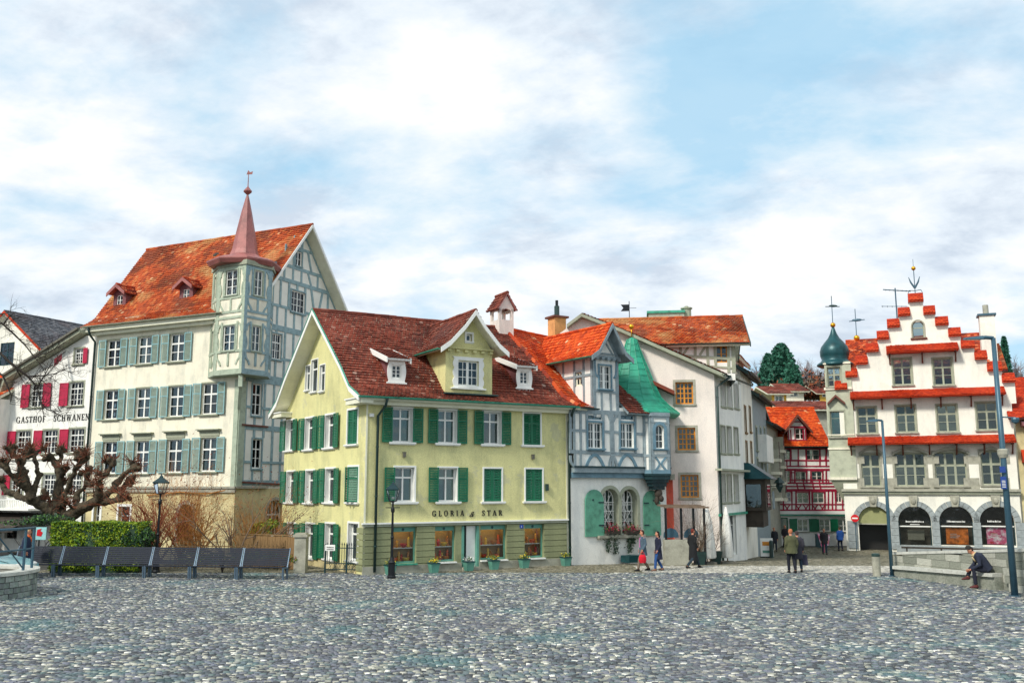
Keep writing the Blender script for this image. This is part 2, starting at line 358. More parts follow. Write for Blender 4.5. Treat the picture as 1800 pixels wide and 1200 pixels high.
# ------------------------------------------------------------------ facades, windows, timbers, roofs
class Fr:
    """a vertical plane: x runs to the right along it, y goes into the building, z up"""
    def __init__(s, O, e, root=None):
        s.O = Vector((O[0], O[1], 0)); s.e = Vector((e[0], e[1])).normalized(); s.p = Vector((-s.e.y, s.e.x))
        s.W = Matrix(((s.e.x, s.p.x, 0, s.O.x), (s.e.y, s.p.y, 0, s.O.y), (0, 0, 1, 0), (0, 0, 0, 1)))
        s.root = root; s.wins = []; s.k = 0
    def off(s, dy, root=None):
        return Fr((s.O.x + s.p.x * dy, s.O.y + s.p.y * dy), s.e, root or s.root)
    def uv(s, px, py):
        r = ray(px, py); ax, ay = s.O.x, s.O.y; dx, dy = s.e
        D = dx * (-r.y) + r.x * dy
        t = (ax * r.y - ay * r.x) / D; k = (-dx * ay + dy * ax) / D
        return t, EYE + k * r.z
    def x(s, px, py=855): return s.uv(px, py)[0]
    def z(s, px, py): return s.uv(px, py)[1]
    def pt(s, x, y=0, z=0): return s.W @ Vector((x, y, z))
    def beam(s, a, b, w=0.16, m='teal_timber', proud=0.03, d=0.06, name='timber_beam', px=True):
        if px: a = s.uv(*a); b = s.uv(*b)
        s.k += 1; pr = proud + (s.k % 23) * 0.0013
        a = Vector((a[0], 0, a[1])); b = Vector((b[0], 0, b[1])); t = (b - a).normalized(); n = Vector((-t.z, 0, t.x)) * w / 2
        mb = MB(); mid = (a + b) / 2
        mb.prism([tuple(((a - n) - mid).xz), tuple(((b - n) - mid).xz), tuple(((b + n) - mid).xz), tuple(((a + n) - mid).xz)], -pr, d - pr)
        return mb.build(name, M[m], s.root, s.W @ T(*mid))
    def curve(s, pts, w=0.12, m='teal_timber', proud=0.03, name='curved_brace', px=True, d=0.06):
        P = [s.uv(*p) for p in pts] if px else pts
        s.k += 1; pr = proud + (s.k % 23) * 0.0013
        P = [Vector(p) for p in P]; Q = []
        for i in range(len(P) - 1):       # catmull-rom
            p0, p1, p2, p3 = P[max(i - 1, 0)], P[i], P[i + 1], P[min(i + 2, len(P) - 1)]
            for k in range(4):
                t = k / 4; Q.append(0.5 * ((2 * p1) + (p2 - p0) * t + (2 * p0 - 5 * p1 + 4 * p2 - p3) * t * t + (3 * p1 - p0 - 3 * p2 + p3) * t ** 3))
        Q.append(P[-1]); L = []; Rr = []
        for i, q in enumerate(Q):
            t = (Q[min(i + 1, len(Q) - 1)] - Q[max(i - 1, 0)]).normalized(); n = Vector((-t.y, t.x)) * w / 2
            L.append(q + n); Rr.append(q - n)
        mb = MB()
        for i in range(len(Q) - 1):
            a, b, c, e = L[i], L[i + 1], Rr[i + 1], Rr[i]
            mb.hexa([(e.x, -pr, e.y), (c.x, -pr, c.y), (c.x, d - pr, c.y), (e.x, d - pr, e.y), (a.x, -pr, a.y), (b.x, -pr, b.y), (b.x, d - pr, b.y), (a.x, d - pr, a.y)])
        return mb.build(name, M[m], s.root, s.W)
    def win(s, px, py, w, h, st, pxc=True, **kw):
        x, z = s.uv(px, py) if pxc else (px, py)
        d = dict(st); d.update(kw); d.update(x=x, zc=z, w=w, h=h); s.wins.append(d); return d
    def hole(s, poly, depth=0.25): s.wins.append(dict(poly=poly, rev=depth, raw=True))
    def wall(s, outline, m, name='wall', root=None, mrev=None):
        root = root or s.root; holes = []
        for d in s.wins: holes.append((d['poly'] if d.get('raw') else win_poly(d), d))
        loops = [[Vector((x, z, 0)) for x, z in outline]] + [[Vector((x, z, 0)) for x, z in h] for h, _ in holes]
        tris = mgeo.tessellate_polygon(loops); flat = [p for l in loops for p in l]
        mb = MB(); mb.v = [(p.x, 0, p.y) for p in flat]; mb.f = [tuple(t) for t in tris]; mb.m = [mb.mi(M[m])] * len(tris)
        for h, d in holes:
            dep = d.get('rev', 0.18) + 0.12; mr = M[d.get('reveal_m') or mrev or m]
            for i in range(len(h)):
                a, b = h[i], h[(i + 1) % len(h)]
                mb.face([(a[0], 0, a[1]), (b[0], 0, b[1]), (b[0], dep, b[1]), (a[0], dep, a[1])], mr)
        o = mb.build(name, None, root, s.W, fix=False)
        for d in s.wins:
            if not d.get('raw'): make_window(s, d, root)
        s.wins = []
        return o
def arch_pts(w, z0, z1, n=10, cx=0.0, rise=None):
    r = w / 2; rise = r if rise is None else rise
    return [(cx - r, z0)] + [(cx + r, z0)] + [(cx + r * math.cos(PI * i / n), z1 - rise + rise * math.sin(PI * i / n)) for i in range(n + 1)]
def win_poly(d):
    x, z, w, h = d['x'], d['zc'], d['w'], d['h']
    if d.get('arch'): return arch_pts(w, z - h / 2, z + h / 2, 10, x, d.get('rise'))
    return [(x - w / 2, z - h / 2), (x + w / 2, z - h / 2), (x + w / 2, z + h / 2), (x - w / 2, z + h / 2)]
WC = {}
BASE = dict(rev=0.14, cols=2, sub=1, rows=[1 / 3, 2 / 3], thick=[], fc='white_paint', fw=0.07, mw=0.03, mull=0.07, trim=None, sill=None, cap=None,
            shut=None, glass='glass', curtain=0.5, cm='curtain', cell=True)
def make_window(F, d, root):
    q = dict(BASE); q.update(d); w, h = q['w'], q['h']; r = q['rev']
    key = (round(w, 3), round(h, 3), r, q['cols'], q['sub'], tuple(q['rows']), tuple(q['thick']), q['fc'], q['fw'], q['mw'], q['mull'], bool(q.get('arch')))
    W = F.W @ T(q['x'], 0, q['zc'])
    arch = q.get('arch')
    if key not in WC:
        mb = MB(); fw = q['fw']; x0, x1, z0, z1 = -w / 2, w / 2, -h / 2, h / 2
        y0, y1 = r, r + 0.07
        if arch:
            rise = q.get('rise') or w / 2
            outer = arch_pts(w, z0, z1, 12, 0, rise); inner = arch_pts(w - 2 * fw, z0 + fw, z1 - fw, 12, 0, rise - fw if rise > 2 * fw else rise)
            for i in range(len(outer)):
                j = (i + 1) % len(outer); a, b, c, e = outer[i], outer[j], inner[j], inner[i]
                mb.hexa([(a[0], y0, a[1]), (b[0], y0, b[1]), (c[0], y0, c[1]), (e[0], y0, e[1]), (a[0], y1, a[1]), (b[0], y1, b[1]), (c[0], y1, c[1]), (e[0], y1, e[1])])
        else:
            mb.box(x0, x0 + fw, y0, y1, z0, z1); mb.box(x1 - fw, x1, y0, y1, z0, z1)
            mb.box(x0 + fw, x1 - fw, y0, y1, z0, z0 + fw); mb.box(x0 + fw, x1 - fw, y0, y1, z1 - fw, z1)
        nc = q['cols'] * q['sub']; xi0, xi1, zi0, zi1 = x0 + fw, x1 - fw, z0 + fw, z1 - fw
        xs = [xi0]; cells_x = []
        for i in range(1, nc):
            bw = q['mull'] if i % q['sub'] == 0 else q['mw']; cx_ = xi0 + (xi1 - xi0) * i / nc
            top = zi1 if not arch else z1 - fw * 0.5 if abs(cx_) < 0.02 else zi1 - 0.15 * (w / 2)
            mb.box(cx_ - bw / 2, cx_ + bw / 2, y0 + (0.002 if bw == q['mull'] else 0.012), y1 - 0.012, zi0, top)
            cells_x.append((xs[-1], cx_ - bw / 2)); xs.append(cx_ + bw / 2)
        cells_x.append((xs[-1], xi1))
        zs = [zi0]; cells_z = []
        for i, f in enumerate(q['rows']):
            bw = q['mull'] if i in q['thick'] else q['mw']; cz_ = zi0 + (zi1 - zi0) * f
            mb.box(xi0, xi1, y0 + (0.005 if bw == q['mull'] else 0.016), y1 - 0.016, cz_ - bw / 2, cz_ + bw / 2)
            cells_z.append((zs[-1], cz_ - bw / 2)); zs.append(cz_ + bw / 2)
        cells_z.append((zs[-1], zi1))
        WC[key] = (mb.mesh('window', M[q['fc']]), cells_x, cells_z, {})
    me, cxs, czs, pcache = WC[key]
    o = inst(q.get('name', 'window'), me, root, W)
    if q.get('label'): o['label'] = q['label']
    gm = q['glass']
    if arch or not q['cell']:
        k = ('g', gm)
        if k not in pcache:
            p = MB(); p.prism(win_poly(dict(x=0, zc=0, w=w - 0.04, h=h - 0.04, arch=arch)), r + 0.03, r + 0.036); pcache[k] = p.mesh('pane', M[gm])
        inst('pane', pcache[k], o, W)
    else:
        for a in cxs:
            for b in czs:
                k = (round(a[1] - a[0], 3), round(b[1] - b[0], 3), gm)
                if k not in pcache:
                    p = MB(); p.box(-k[0] / 2 - 0.004, k[0] / 2 + 0.004, r + 0.03, r + 0.036, -k[1] / 2 - 0.004, k[1] / 2 + 0.004); pcache[k] = p.mesh('pane', M[gm])
                t = R(rnd.uniform(-0.5, 0.5))
                inst('pane', pcache[k], o, W @ T((a[0] + a[1]) / 2, 0, (b[0] + b[1]) / 2) @ RZ(t))
    if q['trim']:
        tw, tm, pr = q['trim']; mb = MB()
        if arch:
            out = arch_pts(w + 2 * tw, -h / 2, h / 2 + tw, 12); inn = arch_pts(w, -h / 2, h / 2, 12)
            for i in range(1, len(out) - 1 + 1):
                j = (i + 1) % len(out); a, b, c, e = out[i], out[j], inn[j], inn[i]
                mb.hexa([(a[0], -pr, a[1]), (b[0], -pr, b[1]), (c[0], -pr, c[1]), (e[0], -pr, e[1]), (a[0], 0.03, a[1]), (b[0], 0.03, b[1]), (c[0], 0.03, c[1]), (e[0], 0.03, e[1])])
        else:
            mb.box(-w / 2 - tw, -w / 2, -pr, 0.03, -h / 2, h / 2 + tw); mb.box(w / 2, w / 2 + tw, -pr, 0.03, -h / 2, h / 2 + tw); mb.box(-w / 2, w / 2, -pr, 0.03, h / 2, h / 2 + tw)
        mb.build('surround', M[tm], o, W)
    if q['sill']:
        ex, de, he, sm_ = q['sill']; mb = MB()
        mb.box(-w / 2 - ex, w / 2 + ex, -de, r + 0.02, -h / 2 - he, -h / 2 - 0.001); mb.box(-w / 2 - ex + 0.03, w / 2 + ex - 0.03, -de + 0.04, 0.02, -h / 2 - he - 0.04, -h / 2 - he)
        mb.build('sill', M[sm_], o, W)
    if q['cap']:
        ex, gap, de, cm_ = q['cap']; mb = MB(); z = h / 2 + gap
        mb.box(-w / 2 - ex * 0.6, w / 2 + ex * 0.6, -0.05, 0.03, h / 2 + 0.1, z); mb.box(-w / 2 - ex, w / 2 + ex, -de * 0.6, 0.02, z, z + 0.07); mb.box(-w / 2 - ex - 0.04, w / 2 + ex + 0.04, -de, 0.02, z + 0.07, z + 0.13)
        mb.build('lintel_cornice', M[cm_], o, W)
    if rnd.random() < q['curtain']:
        mb = MB(); n = 14; cw = (w - 0.1) / 2; lo = q.get('curtain_lo', 0.0)
        for sgn in (-1, 1):
            ww = cw * rnd.uniform(0.35, 0.98)
            for i in range(n):
                a = i / n * ww; b = (i + 1) / n * ww; ya = r + 0.13 + 0.02 * math.sin(i * 2.2); yb = r + 0.13 + 0.02 * math.sin((i + 1) * 2.2)
                xa, xb = sgn * (w / 2 - 0.03 - a), sgn * (w / 2 - 0.03 - b)
                mb.face([(xa, ya, -h / 2 + 0.05 + lo * h), (xb, yb, -h / 2 + 0.05 + lo * h), (xb, yb, h / 2 - 0.03), (xa, ya, h / 2 - 0.03)])
        mb.build('curtain', M[q['cm']], o, W, fix=False)
    if q.get('blind'):
        mb = MB(); f, bm_ = q['blind']; mb.box(-w / 2 + 0.03, w / 2 - 0.03, r + 0.085, r + 0.1, h / 2 - h * f, h / 2 - 0.02); mb.build('blind', M[bm_], o, W)
    s = q['shut']
    if s:
        tw = (q['trim'][0] if q['trim'] else 0) * 0.3; sw = q.get('shw', w / 2)
        sides = {'open': (-1, 1), 'left': (-1,), 'right': (1,), 'closed': (-1, 1), 'ajar': (-1, 1)}[s]
        for sg in sides:
            ang = 0
            if s in ('open', 'left', 'right'):
                ox = sg * (w / 2 + tw + sw / 2 + 0.01); yy = -0.075; ang = R(rnd.uniform(1, 5)) * sg
                hx = sg * (w / 2 + tw)
                Wm = W @ T(hx, yy, 0) @ RZ(-ang if sg > 0 else -ang) @ T(sg * sw / 2, 0, 0)
            elif s == 'closed': Wm = W @ T(sg * w / 4, q.get('shy', 0.02), 0)
            else: Wm = W @ T(sg * w / 2, 0.0, 0) @ RZ(sg * R(38)) @ T(-sg * w / 4, 0, 0)
            ww = sw if s in ('open', 'left', 'right') else w / 2 - 0.01
            inst('shutter', shutter_mesh(ww, h + (0.04 if s == 'open' else -0.02), q['shm'], q.get('shs', q['shm']), q.get('shk', 'slat')), o, Wm)
    return o
SHC = {}
def shutter_mesh(w, h, m, ms, kind='slat'):
    k = (round(w, 3), round(h, 3), m, ms, kind)
    if k in SHC: return SHC[k]
    mb = MB(); f = 0.055; A, B = M[m], M[ms]
    mb.box(-w / 2, -w / 2 + f, -0.02, 0.02, -h / 2, h / 2, A); mb.box(w / 2 - f, w / 2, -0.02, 0.02, -h / 2, h / 2, A)
    rails = [(-h / 2, -h / 2 + f), (h / 2 - f, h / 2), (h * 0.16, h * 0.16 + f)]
    for a, b in rails: mb.box(-w / 2 + f, w / 2 - f, -0.019, 0.019, a, b, A)
    if kind == 'board': mb.box(-w / 2 + f, w / 2 - f, -0.008, 0.008, -h / 2 + f, h / 2 - f, B)
    else:
        n = max(6, int(h / 0.075))
        for i in range(n):
            z = -h / 2 + f + (h - 2 * f) * (i + 0.5) / n
            if kind == 'mixed' and False: continue
            mb.hexa([(-w / 2 + f, -0.016, z - 0.030), (w / 2 - f, -0.016, z - 0.030), (w / 2 - f, -0.011, z - 0.034), (-w / 2 + f, -0.011, z - 0.034),
                     (-w / 2 + f, 0.012, z + 0.022), (w / 2 - f, 0.012, z + 0.022), (w / 2 - f, 0.016, z + 0.018), (-w / 2 + f, 0.016, z + 0.018)], B)
    SHC[k] = mb.mesh('shutter')
    return SHC[k]

def tile_field(parent, W, prof, xl, xr, m, tw=0.18, cr=0.17, lift=0.055, name='roof_tiles', inside=None, seed=1):
    rr = random.Random(seed); V = []; Fc = []
    seg = []; L = 0
    for i in range(len(prof) - 1):
        a = Vector(prof[i]); b = Vector(prof[i + 1]); l = (b - a).length; seg.append((L, l, a, b)); L += l
    def at(t):
        for s0, l, a, b in seg:
            if t <= s0 + l or (s0, l, a, b) == seg[-1]:
                d = (b - a) / l; p = a + d * (t - s0)
                n = Vector((-d.y, d.x)); n = n if n.y > 0 else -n
                return p, n
    rows = int(L / cr)
    for i in range(rows + 1):
        t = i * cr - 0.02; p, n = at(max(t, 0)); q, n2 = at(min(t + cr * 1.25, L))
        x0, x1 = xl(p.x, p.y), xr(p.x, p.y)
        cnt = int((x1 - x0) / tw)
        if cnt < 1: continue
        ww = (x1 - x0) / cnt; sh = (i % 2) * 0.5
        for j in range(cnt + (1 if sh else 0)):
            a = x0 + (j - sh) * ww; b = a + ww
            a = max(a, x0); b = min(b, x1)
            if b - a < 0.02: continue
            xm = (a + b) / 2
            if inside and not inside(xm, p.x, p.y): continue
            g = 0.004 + rr.random() * 0.004; li = lift + rr.uniform(-0.010, 0.012); dz = rr.uniform(-0.012, 0.012); li += .014 * math.sin(xm * 1.7 + t) + .012 * math.sin(xm * .6 - t * 1.3)
            lo = p + n * li; up = q + n * 0.008; md = lo + (p - q).normalized() * 0.035; bt = p + n * 0.004
            k = len(V)
            V += [(a + g, up.x, up.y), (b - g, up.x, up.y), (b - g, lo.x, lo.y + dz), (xm, md.x, md.y + dz), (a + g, lo.x, lo.y + dz), (b - g, bt.x, bt.y), (xm, md.x - n.x * li, md.y - n.y * li * 0.8), (a + g, bt.x, bt.y)]
            Fc += [(k, k + 4, k + 3, k + 2, k + 1), (k + 2, k + 3, k + 6, k + 5), (k + 3, k + 4, k + 7, k + 6)]
    me = bpy.data.meshes.new(name); me.from_pydata(V, [], Fc); me.materials.append(M[m]); me.update()
    o = link(bpy.data.objects.new(name, me), parent, W); o['kind'] = 'stuff'
    return o
def roof(root, F, front, back, xl, xr, m, th=0.16, slab='ivory_paint', tw=0.18, cr=0.17, verge=0.0, ridge=True, seed=1, name='roof', vm='white_paint', tiles_back=True, inside=None, vc=None):
    """front / back: (y,z) polylines from the eave up to the shared ridge point. xl, xr: limits along the eave as functions of (y,z)"""
    mb = MB(); prof = list(front) + list(reversed(back))[1:]
    n = len(prof); k = mb.mi(M[slab]); top = []; bot = []
    for i, (y, z) in enumerate(prof):
        a = Vector(prof[max(i - 1, 0)]); b = Vector(prof[min(i + 1, n - 1)]); d = (b - a).normalized(); nn = Vector((-d.y, d.x)); nn = nn if nn.y > 0 else -nn
        if i == n // 2 or (y, z) == tuple(front[-1]): nn = Vector((0, 1.35))
        top.append((y, z)); bot.append((y - nn.x * th, z - nn.y * th))
    for (y, z), (y2, z2) in zip(top, bot):
        mb.v += [(xl(y, z), y, z), (xr(y, z), y, z), (xl(y, z), y2, z2), (xr(y, z), y2, z2)]
    for i in range(n - 1):
        a, b = i * 4, i * 4 + 4
        for f in ((a, a + 1, b + 1, b), (a + 2, b + 2, b + 3, a + 3), (a, b, b + 2, a + 2), (a + 1, a + 3, b + 3, b + 1)): mb.f.append(f); mb.m.append(k)
    for a in (0, (n - 1) * 4): mb.f.append((a, a + 1, a + 3, a + 2)); mb.m.append(k)
    o = mb.build(name, None, root, F.W)
    tile_field(o, F.W, front, xl, xr, m, tw, cr, seed=seed, inside=inside)
    if tiles_back and len(back) > 1: tile_field(o, F.W, back, xl, xr, m, tw, cr, seed=seed + 5)
    if ridge and len(back) > 1:
        y, z = front[-1]; a, b = xl(y, z), xr(y, z); rt = MB(); cnt = max(2, int((b - a) / 0.36))
        for i in range(cnt):
            x0 = a + (b - a) * i / cnt; x1 = x0 + (b - a) / cnt + 0.04; dz = rnd.uniform(-.008, .012)
            rt.tube([(x0, y, z + 0.005 + dz), (x1, y, z + 0.025 + dz)], [0.10, 0.085], 7)
        q = rt.build('ridge_tiles', M[m], o, F.W); q['kind'] = 'stuff'
    if verge:
        for side, fn, sg in (('l', xl, -1), ('r', xr, 1)):
            if side not in (verge if isinstance(verge, str) else 'lr'): continue
            for part_ in (front, back):
                if len(part_) < 2: continue
                v = MB()
                for i in range(len(part_) - 1):
                    (y0, z0), (y1, z1) = part_[i], part_[i + 1]
                    xa, xb = fn(y0, z0), fn(y1, z1); h = 0.20
                    v.hexa([(xa, y0, z0 - h), (xb, y1, z1 - h), (xb + sg * .05, y1, z1 - h), (xa + sg * .05, y0, z0 - h), (xa, y0, z0 + .03), (xb, y1, z1 + .03), (xb + sg * .05, y1, z1 + .03), (xa + sg * .05, y0, z0 + .03)])
                v.build('verge_board', M[vm], o, F.W)
                if vc:
                    v = MB()
                    for i in range(len(part_) - 1):
                        (y0, z0), (y1, z1) = part_[i], part_[i + 1]; xa, xb = fn(y0, z0), fn(y1, z1)
                        v.hexa([(xa - .03, y0, z0 + .031), (xb - .03, y1, z1 + .031), (xb + sg * .07, y1, z1 + .031), (xa + sg * .07, y0, z0 + .031), (xa - .03, y0, z0 + .08), (xb - .03, y1, z1 + .08), (xb + sg * .07, y1, z1 + .08), (xa + sg * .07, y0, z0 + .08)])
                    v.build('verge_flashing', M[vc], o, F.W)
    return o
def gutter(root, F, a, b, m='copper_gutter', r=0.08, name='gutter'):
    mb = MB(); a = Vector(a); b = Vector(b); n = 7
    t = (b - a).normalized(); side = Vector((0, -1, 0)); k = len(mb.v)
    for p in (a, b):
        for j in range(n): an = PI + PI * j / (n - 1); mb.v.append(tuple(p + Vector((0, math.cos(an) * r, math.sin(an) * r))))
        for j in range(n): an = 2 * PI - PI * j / (n - 1); mb.v.append(tuple(p + Vector((0, math.cos(an) * (r - .012), math.sin(an) * (r - .012)))))
    for j in range(2 * n): mb.f.append((j, (j + 1) % (2 * n), 2 * n + (j + 1) % (2 * n), 2 * n + j)); mb.m.append(0)
    mb.f += [tuple(range(2 * n)), tuple(range(2 * n, 4 * n))]; mb.m += [0, 0]
    return mb.build(name, M[m], root, F.W)
def pipe(root, F, pts, m='pipe', r=0.055, name='downpipe'):
    mb = MB(); mb.tube(pts, r, 8)
    o = mb.build(name, M[m], root, F.W, smooth=True)
    zs = [p[2] for p in pts]; x, y = pts[-1][0], pts[-1][1]; z = pts[-1][2] + 1.0
    c = MB()
    while z < max(zs) - 0.8: c.tube([(x, y, z), (x, y, z + 0.05)], r + 0.015, 8); z += 2.0
    if c.v: c.build('pipe_clamp', M[m], o, F.W)
    return o
def lettering(root, F, text, x, z, size, m='black', spacing=1.0, width=None, y=-0.012, shear=0.0, bold=0.0, name='lettering'):
    cu = bpy.data.curves.new('lettering', 'FONT'); cu.body = text; cu.size = size; cu.extrude = 0.008; cu.space_character = spacing; cu.shear = shear; cu.offset = bold
    cu.resolution_u = 2; o = bpy.data.objects.new('tmp', cu); C.objects.link(o); dg = bpy.context.evaluated_depsgraph_get(); dg.update()
    me = bpy.data.meshes.new_from_object(o.evaluated_get(dg)); bpy.data.objects.remove(o); me.name = name
    xs = [v.co.x for v in me.vertices]; k = (width / (max(xs) - min(xs))) if width else 1
    for v in me.vertices: v.co = Vector((v.co.x * k, -v.co.z, v.co.y))
    me.materials.clear(); me.materials.append(M[m])
    return link(bpy.data.objects.new(name, me), root, F.W @ T(x, y, z))
def serif(root, F, text, xa, xb, z, h, m='black', y=-.03, gap=.3, name='lettering'):
    """roman capitals built from thick and thin strokes with serifs"""
    def ring(cx, cz, ro, rz, ri, rzi, a0, a1, n=12):
        return [[(cx + ro * math.cos(R(a0 + (a1 - a0) * i / n)), cz + rz * math.sin(R(a0 + (a1 - a0) * i / n))), (cx + ro * math.cos(R(a0 + (a1 - a0) * (i + 1) / n)), cz + rz * math.sin(R(a0 + (a1 - a0) * (i + 1) / n))),
                 (cx + ri * math.cos(R(a0 + (a1 - a0) * (i + 1) / n)), cz + rzi * math.sin(R(a0 + (a1 - a0) * (i + 1) / n))), (cx + ri * math.cos(R(a0 + (a1 - a0) * i / n)), cz + rzi * math.sin(R(a0 + (a1 - a0) * i / n)))] for i in range(n)]
    B_ = lambda a, b, c, d: [(a, c), (b, c), (b, d), (a, d)]
    D_ = lambda x0, x1, w: [(x0 - w / 2, 0), (x0 + w / 2, 0), (x1 + w / 2, 1), (x1 - w / 2, 1)]
    S_ = lambda x, t=0: B_(x - .15, x + .15, .94 * t, .94 * t + .06)
    st = lambda x: [B_(x - .08, x + .08, 0, 1), S_(x), S_(x, 1)]
    GL = {'I': (.4, st(.2)), 'L': (.66, st(.18) + [B_(.26, .6, 0, .07), B_(.54, .6, .07, .26)]), 'T': (.7, [B_(.27, .43, 0, .93), S_(.35), B_(.02, .68, .93, 1), B_(.02, .08, .76, .93), B_(.62, .68, .76, .93)]),
          'H': (.84, st(.18) + st(.66) + [B_(.26, .58, .47, .54)]), 'F': (.64, st(.18) + [B_(.26, .6, .93, 1), B_(.54, .6, .78, .93), B_(.26, .46, .48, .55)]), 'E': (.66, st(.18) + [B_(.26, .6, .93, 1), B_(.54, .6, .78, .93), B_(.26, .48, .48, .55), B_(.26, .62, 0, .07), B_(.56, .62, .07, .24)]),
          'A': (.82, [D_(.12, .40, .07), D_(.70, .42, .16), B_(.25, .58, .3, .36), S_(.12), S_(.70)]), 'N': (.86, [B_(.15, .22, 0, 1), B_(.64, .71, 0, 1), [(.64, 0), (.76, 0), (.26, 1), (.12, 1)][::-1], S_(.18), S_(.15, 1), S_(.68, 1)]),
          'W': (1.12, [[(.34, 0), (.42, 0), (.22, 1), (.07, 1)], [(.34, 0), (.40, 0), (.60, 1), (.53, 1)], [(.76, 0), (.84, 0), (.62, 1), (.48, 1)], [(.76, 0), (.82, 0), (1.02, 1), (.95, 1)], S_(.15, 1), S_(.55, 1), S_(.98, 1)]),
          'O': (.88, ring(.42, .5, .40, .52, .25, .46, 0, 360, 22)), 'C': (.8, ring(.42, .5, .40, .52, .25, .46, 45, 315, 16) + [B_(.66, .72, .66, .98), B_(.66, .70, .04, .26)]), 'G': (.88, ring(.42, .5, .40, .52, .25, .46, 45, 320, 16) + [B_(.66, .72, .66, .98), B_(.60, .75, .02, .42), B_(.50, .84, .40, .46)]),
          'R': (.8, st(.18) + ring(.30, .73, .34, .27, .18, .20, -90, 90, 10) + [[(.58, 0), (.78, 0), (.50, .5), (.34, .5)]]), 'S': (.64, ring(.31, .74, .25, .27, .12, .2, 40, 250, 10) + ring(.31, .26, .27, .27, .13, .2, 70, -140, 10) + [[(.20, .62), (.12, .56), (.38, .38), (.50, .44)], B_(.50, .55, .7, .96), B_(.05, .10, .06, .3)])}
    tot = sum(GL[c][0] for c in text) + gap * (len(text) - 1); k = (xb - xa) / tot; mb = MB(); x = xa; q = 0
    for c in text:
        for p in GL[c][1]: q += 1; mb.prism([(x + a * k, z + b * h) for a, b in p], y - (q % 5) * .0011, y + .03)
        x += (GL[c][0] + gap) * k
    return mb.build(name, M[m], root, F.W)
def timber_grid(F, levels, xl, xr, sp, m, w, excl, seed=1, mids=True):
    rr = random.Random(seed)
    def cut(a, b, rng):
        segs = [(a, b)]
        for c, d in rng:
            segs = [s for (p, q) in segs for s in ((p, min(q, c)), (max(p, d), q)) if s[1] - s[0] > .08]
        return segs
    for i, (z, hw) in enumerate(levels):
        rng = [(e[0], e[1]) for e in excl if e[2] < z < e[3]]
        for a, b in cut(xl(z), xr(z), rng): F.beam((a, z), (b, z), hw, m, px=False)
        if i + 1 < len(levels):
            z1 = levels[i + 1][0]; zm = (z + z1) / 2; xa, xb = xl(zm) + .08, xr(zm) - .08; n = max(1, round((xb - xa) / sp))
            for k in range(n + 1):
                x = xa + (xb - xa) * k / n; sl = rr.choice((0, 0, .22, -.22, 0)) if 0 < k < n and z1 - z > .9 else 0
                if k == 0: sl = (xl(z1) - xl(z)) / 2
                if k == n: sl = (xr(z1) - xr(z)) / 2
                rng = [(e[2], e[3]) for e in excl if e[0] - .05 < x < e[1] + .05]
                if rng: sl = 0
                for a, b in cut(z, z1, rng):
                    t0, t1 = (a - z) / (z1 - z) * 2 - 1, (b - z) / (z1 - z) * 2 - 1; F.beam((x + sl * t0, a), (x + sl * t1, b), w, m, px=False)
def chimney(root, F, x, y, z0, z1, w, d, m='warmwhite', cap='dark_wood', pots=0, name='chimney'):
    mb = MB(); mb.box(x - w / 2, x + w / 2, y - d / 2, y + d / 2, z0, z1, M[m]); mb.box(x - w / 2 - .08, x + w / 2 + .08, y - d / 2 - .08, y + d / 2 + .08, z1, z1 + .09, M[cap])
    return mb.build(name, None, root, F.W)
def const(v): return lambda y, z: v

def zat(prof, y):                 # height of a roof profile at depth y
    for (a, b), (c, d) in zip(prof, prof[1:]):
        if y <= c: return b + (d - b) * (y - a) / (c - a)
    return prof[-1][1]
def yat(prof, z):                 # depth at which a roof profile reaches height z
    for (a, b), (c, d) in zip(prof, prof[1:]):
        if z <= d: return a + (c - a) * (z - b) / (d - b)
    return prof[-1][0]
def cross(F, x, y):               # frame turned so that its x runs into the building (for dormer ridges)
    return Fr(F.pt(x, y), F.p, F.root)

# ================================================================== the setting: ground
def build_ground():
    mb = MB()
    ys = [-60, 0, 8, 42, 47, 53, 59, 64, 90, 200, 1500]; xs = [-1500, -300, -60, -30, 0, 30, 60, 300, 1500]
    for i in range(len(ys) - 1):
        for j in range(len(xs) - 1):
            mb.face([(xs[j], ys[i], gz(ys[i]) - .03), (xs[j + 1], ys[i], gz(ys[i]) - .03), (xs[j + 1], ys[i + 1], gz(ys[i + 1]) - .03), (xs[j], ys[i + 1], gz(ys[i + 1]) - .03)])
    m, nt, b = newmat('earthy paving joints'); co = coords(nt)
    n = nnode(nt, 'ShaderNodeTexNoise', {'Vector': co, 'Scale': 9.0, 'Detail': 8.0}).outputs[0]
    nt.links.new(nramp(nt, n, [(0.35, '262725'), (0.6, '45443d')]), b.inputs['Base Color']); b.inputs['Roughness'].default_value = 0.95
    g = mb.build('ground', m); g['kind'] = 'structure'
    return g
GROUND = build_ground()
STONE = [(0.0, '3a3e41'), (0.2, '54585b'), (0.38, '686c77'), (0.5, '667774'), (0.64, '7a7c8a'), (0.78, '8c9085'), (0.89, 'a8a697'), (0.96, 'cdcaba'), (1.0, 'f0eee2')]
SPATCH = [(0.55, 0.66, '457e7e', 0.42), (0.46, 0.36, '66646c', 0.4)]
M['cobble'] = island_mat('cobblestone', STONE, SPATCH, 0.35, grain=0.35, gs=22, rough=0.6, spec=0.4)
M['cobble_single'] = island_mat('cobblestone by object', STONE, SPATCH, 0.35, objrand=True, grain=0.35, gs=22, rough=0.6, spec=0.4)
M['sett_light'] = island_mat('pale setts', [(0, '8f8d84'), (0.5, 'aba79b'), (1.0, 'd2cec2')], [(0.5, 0.7, '9a968c', 0.4)], 0.6, grain=0.25, gs=15)
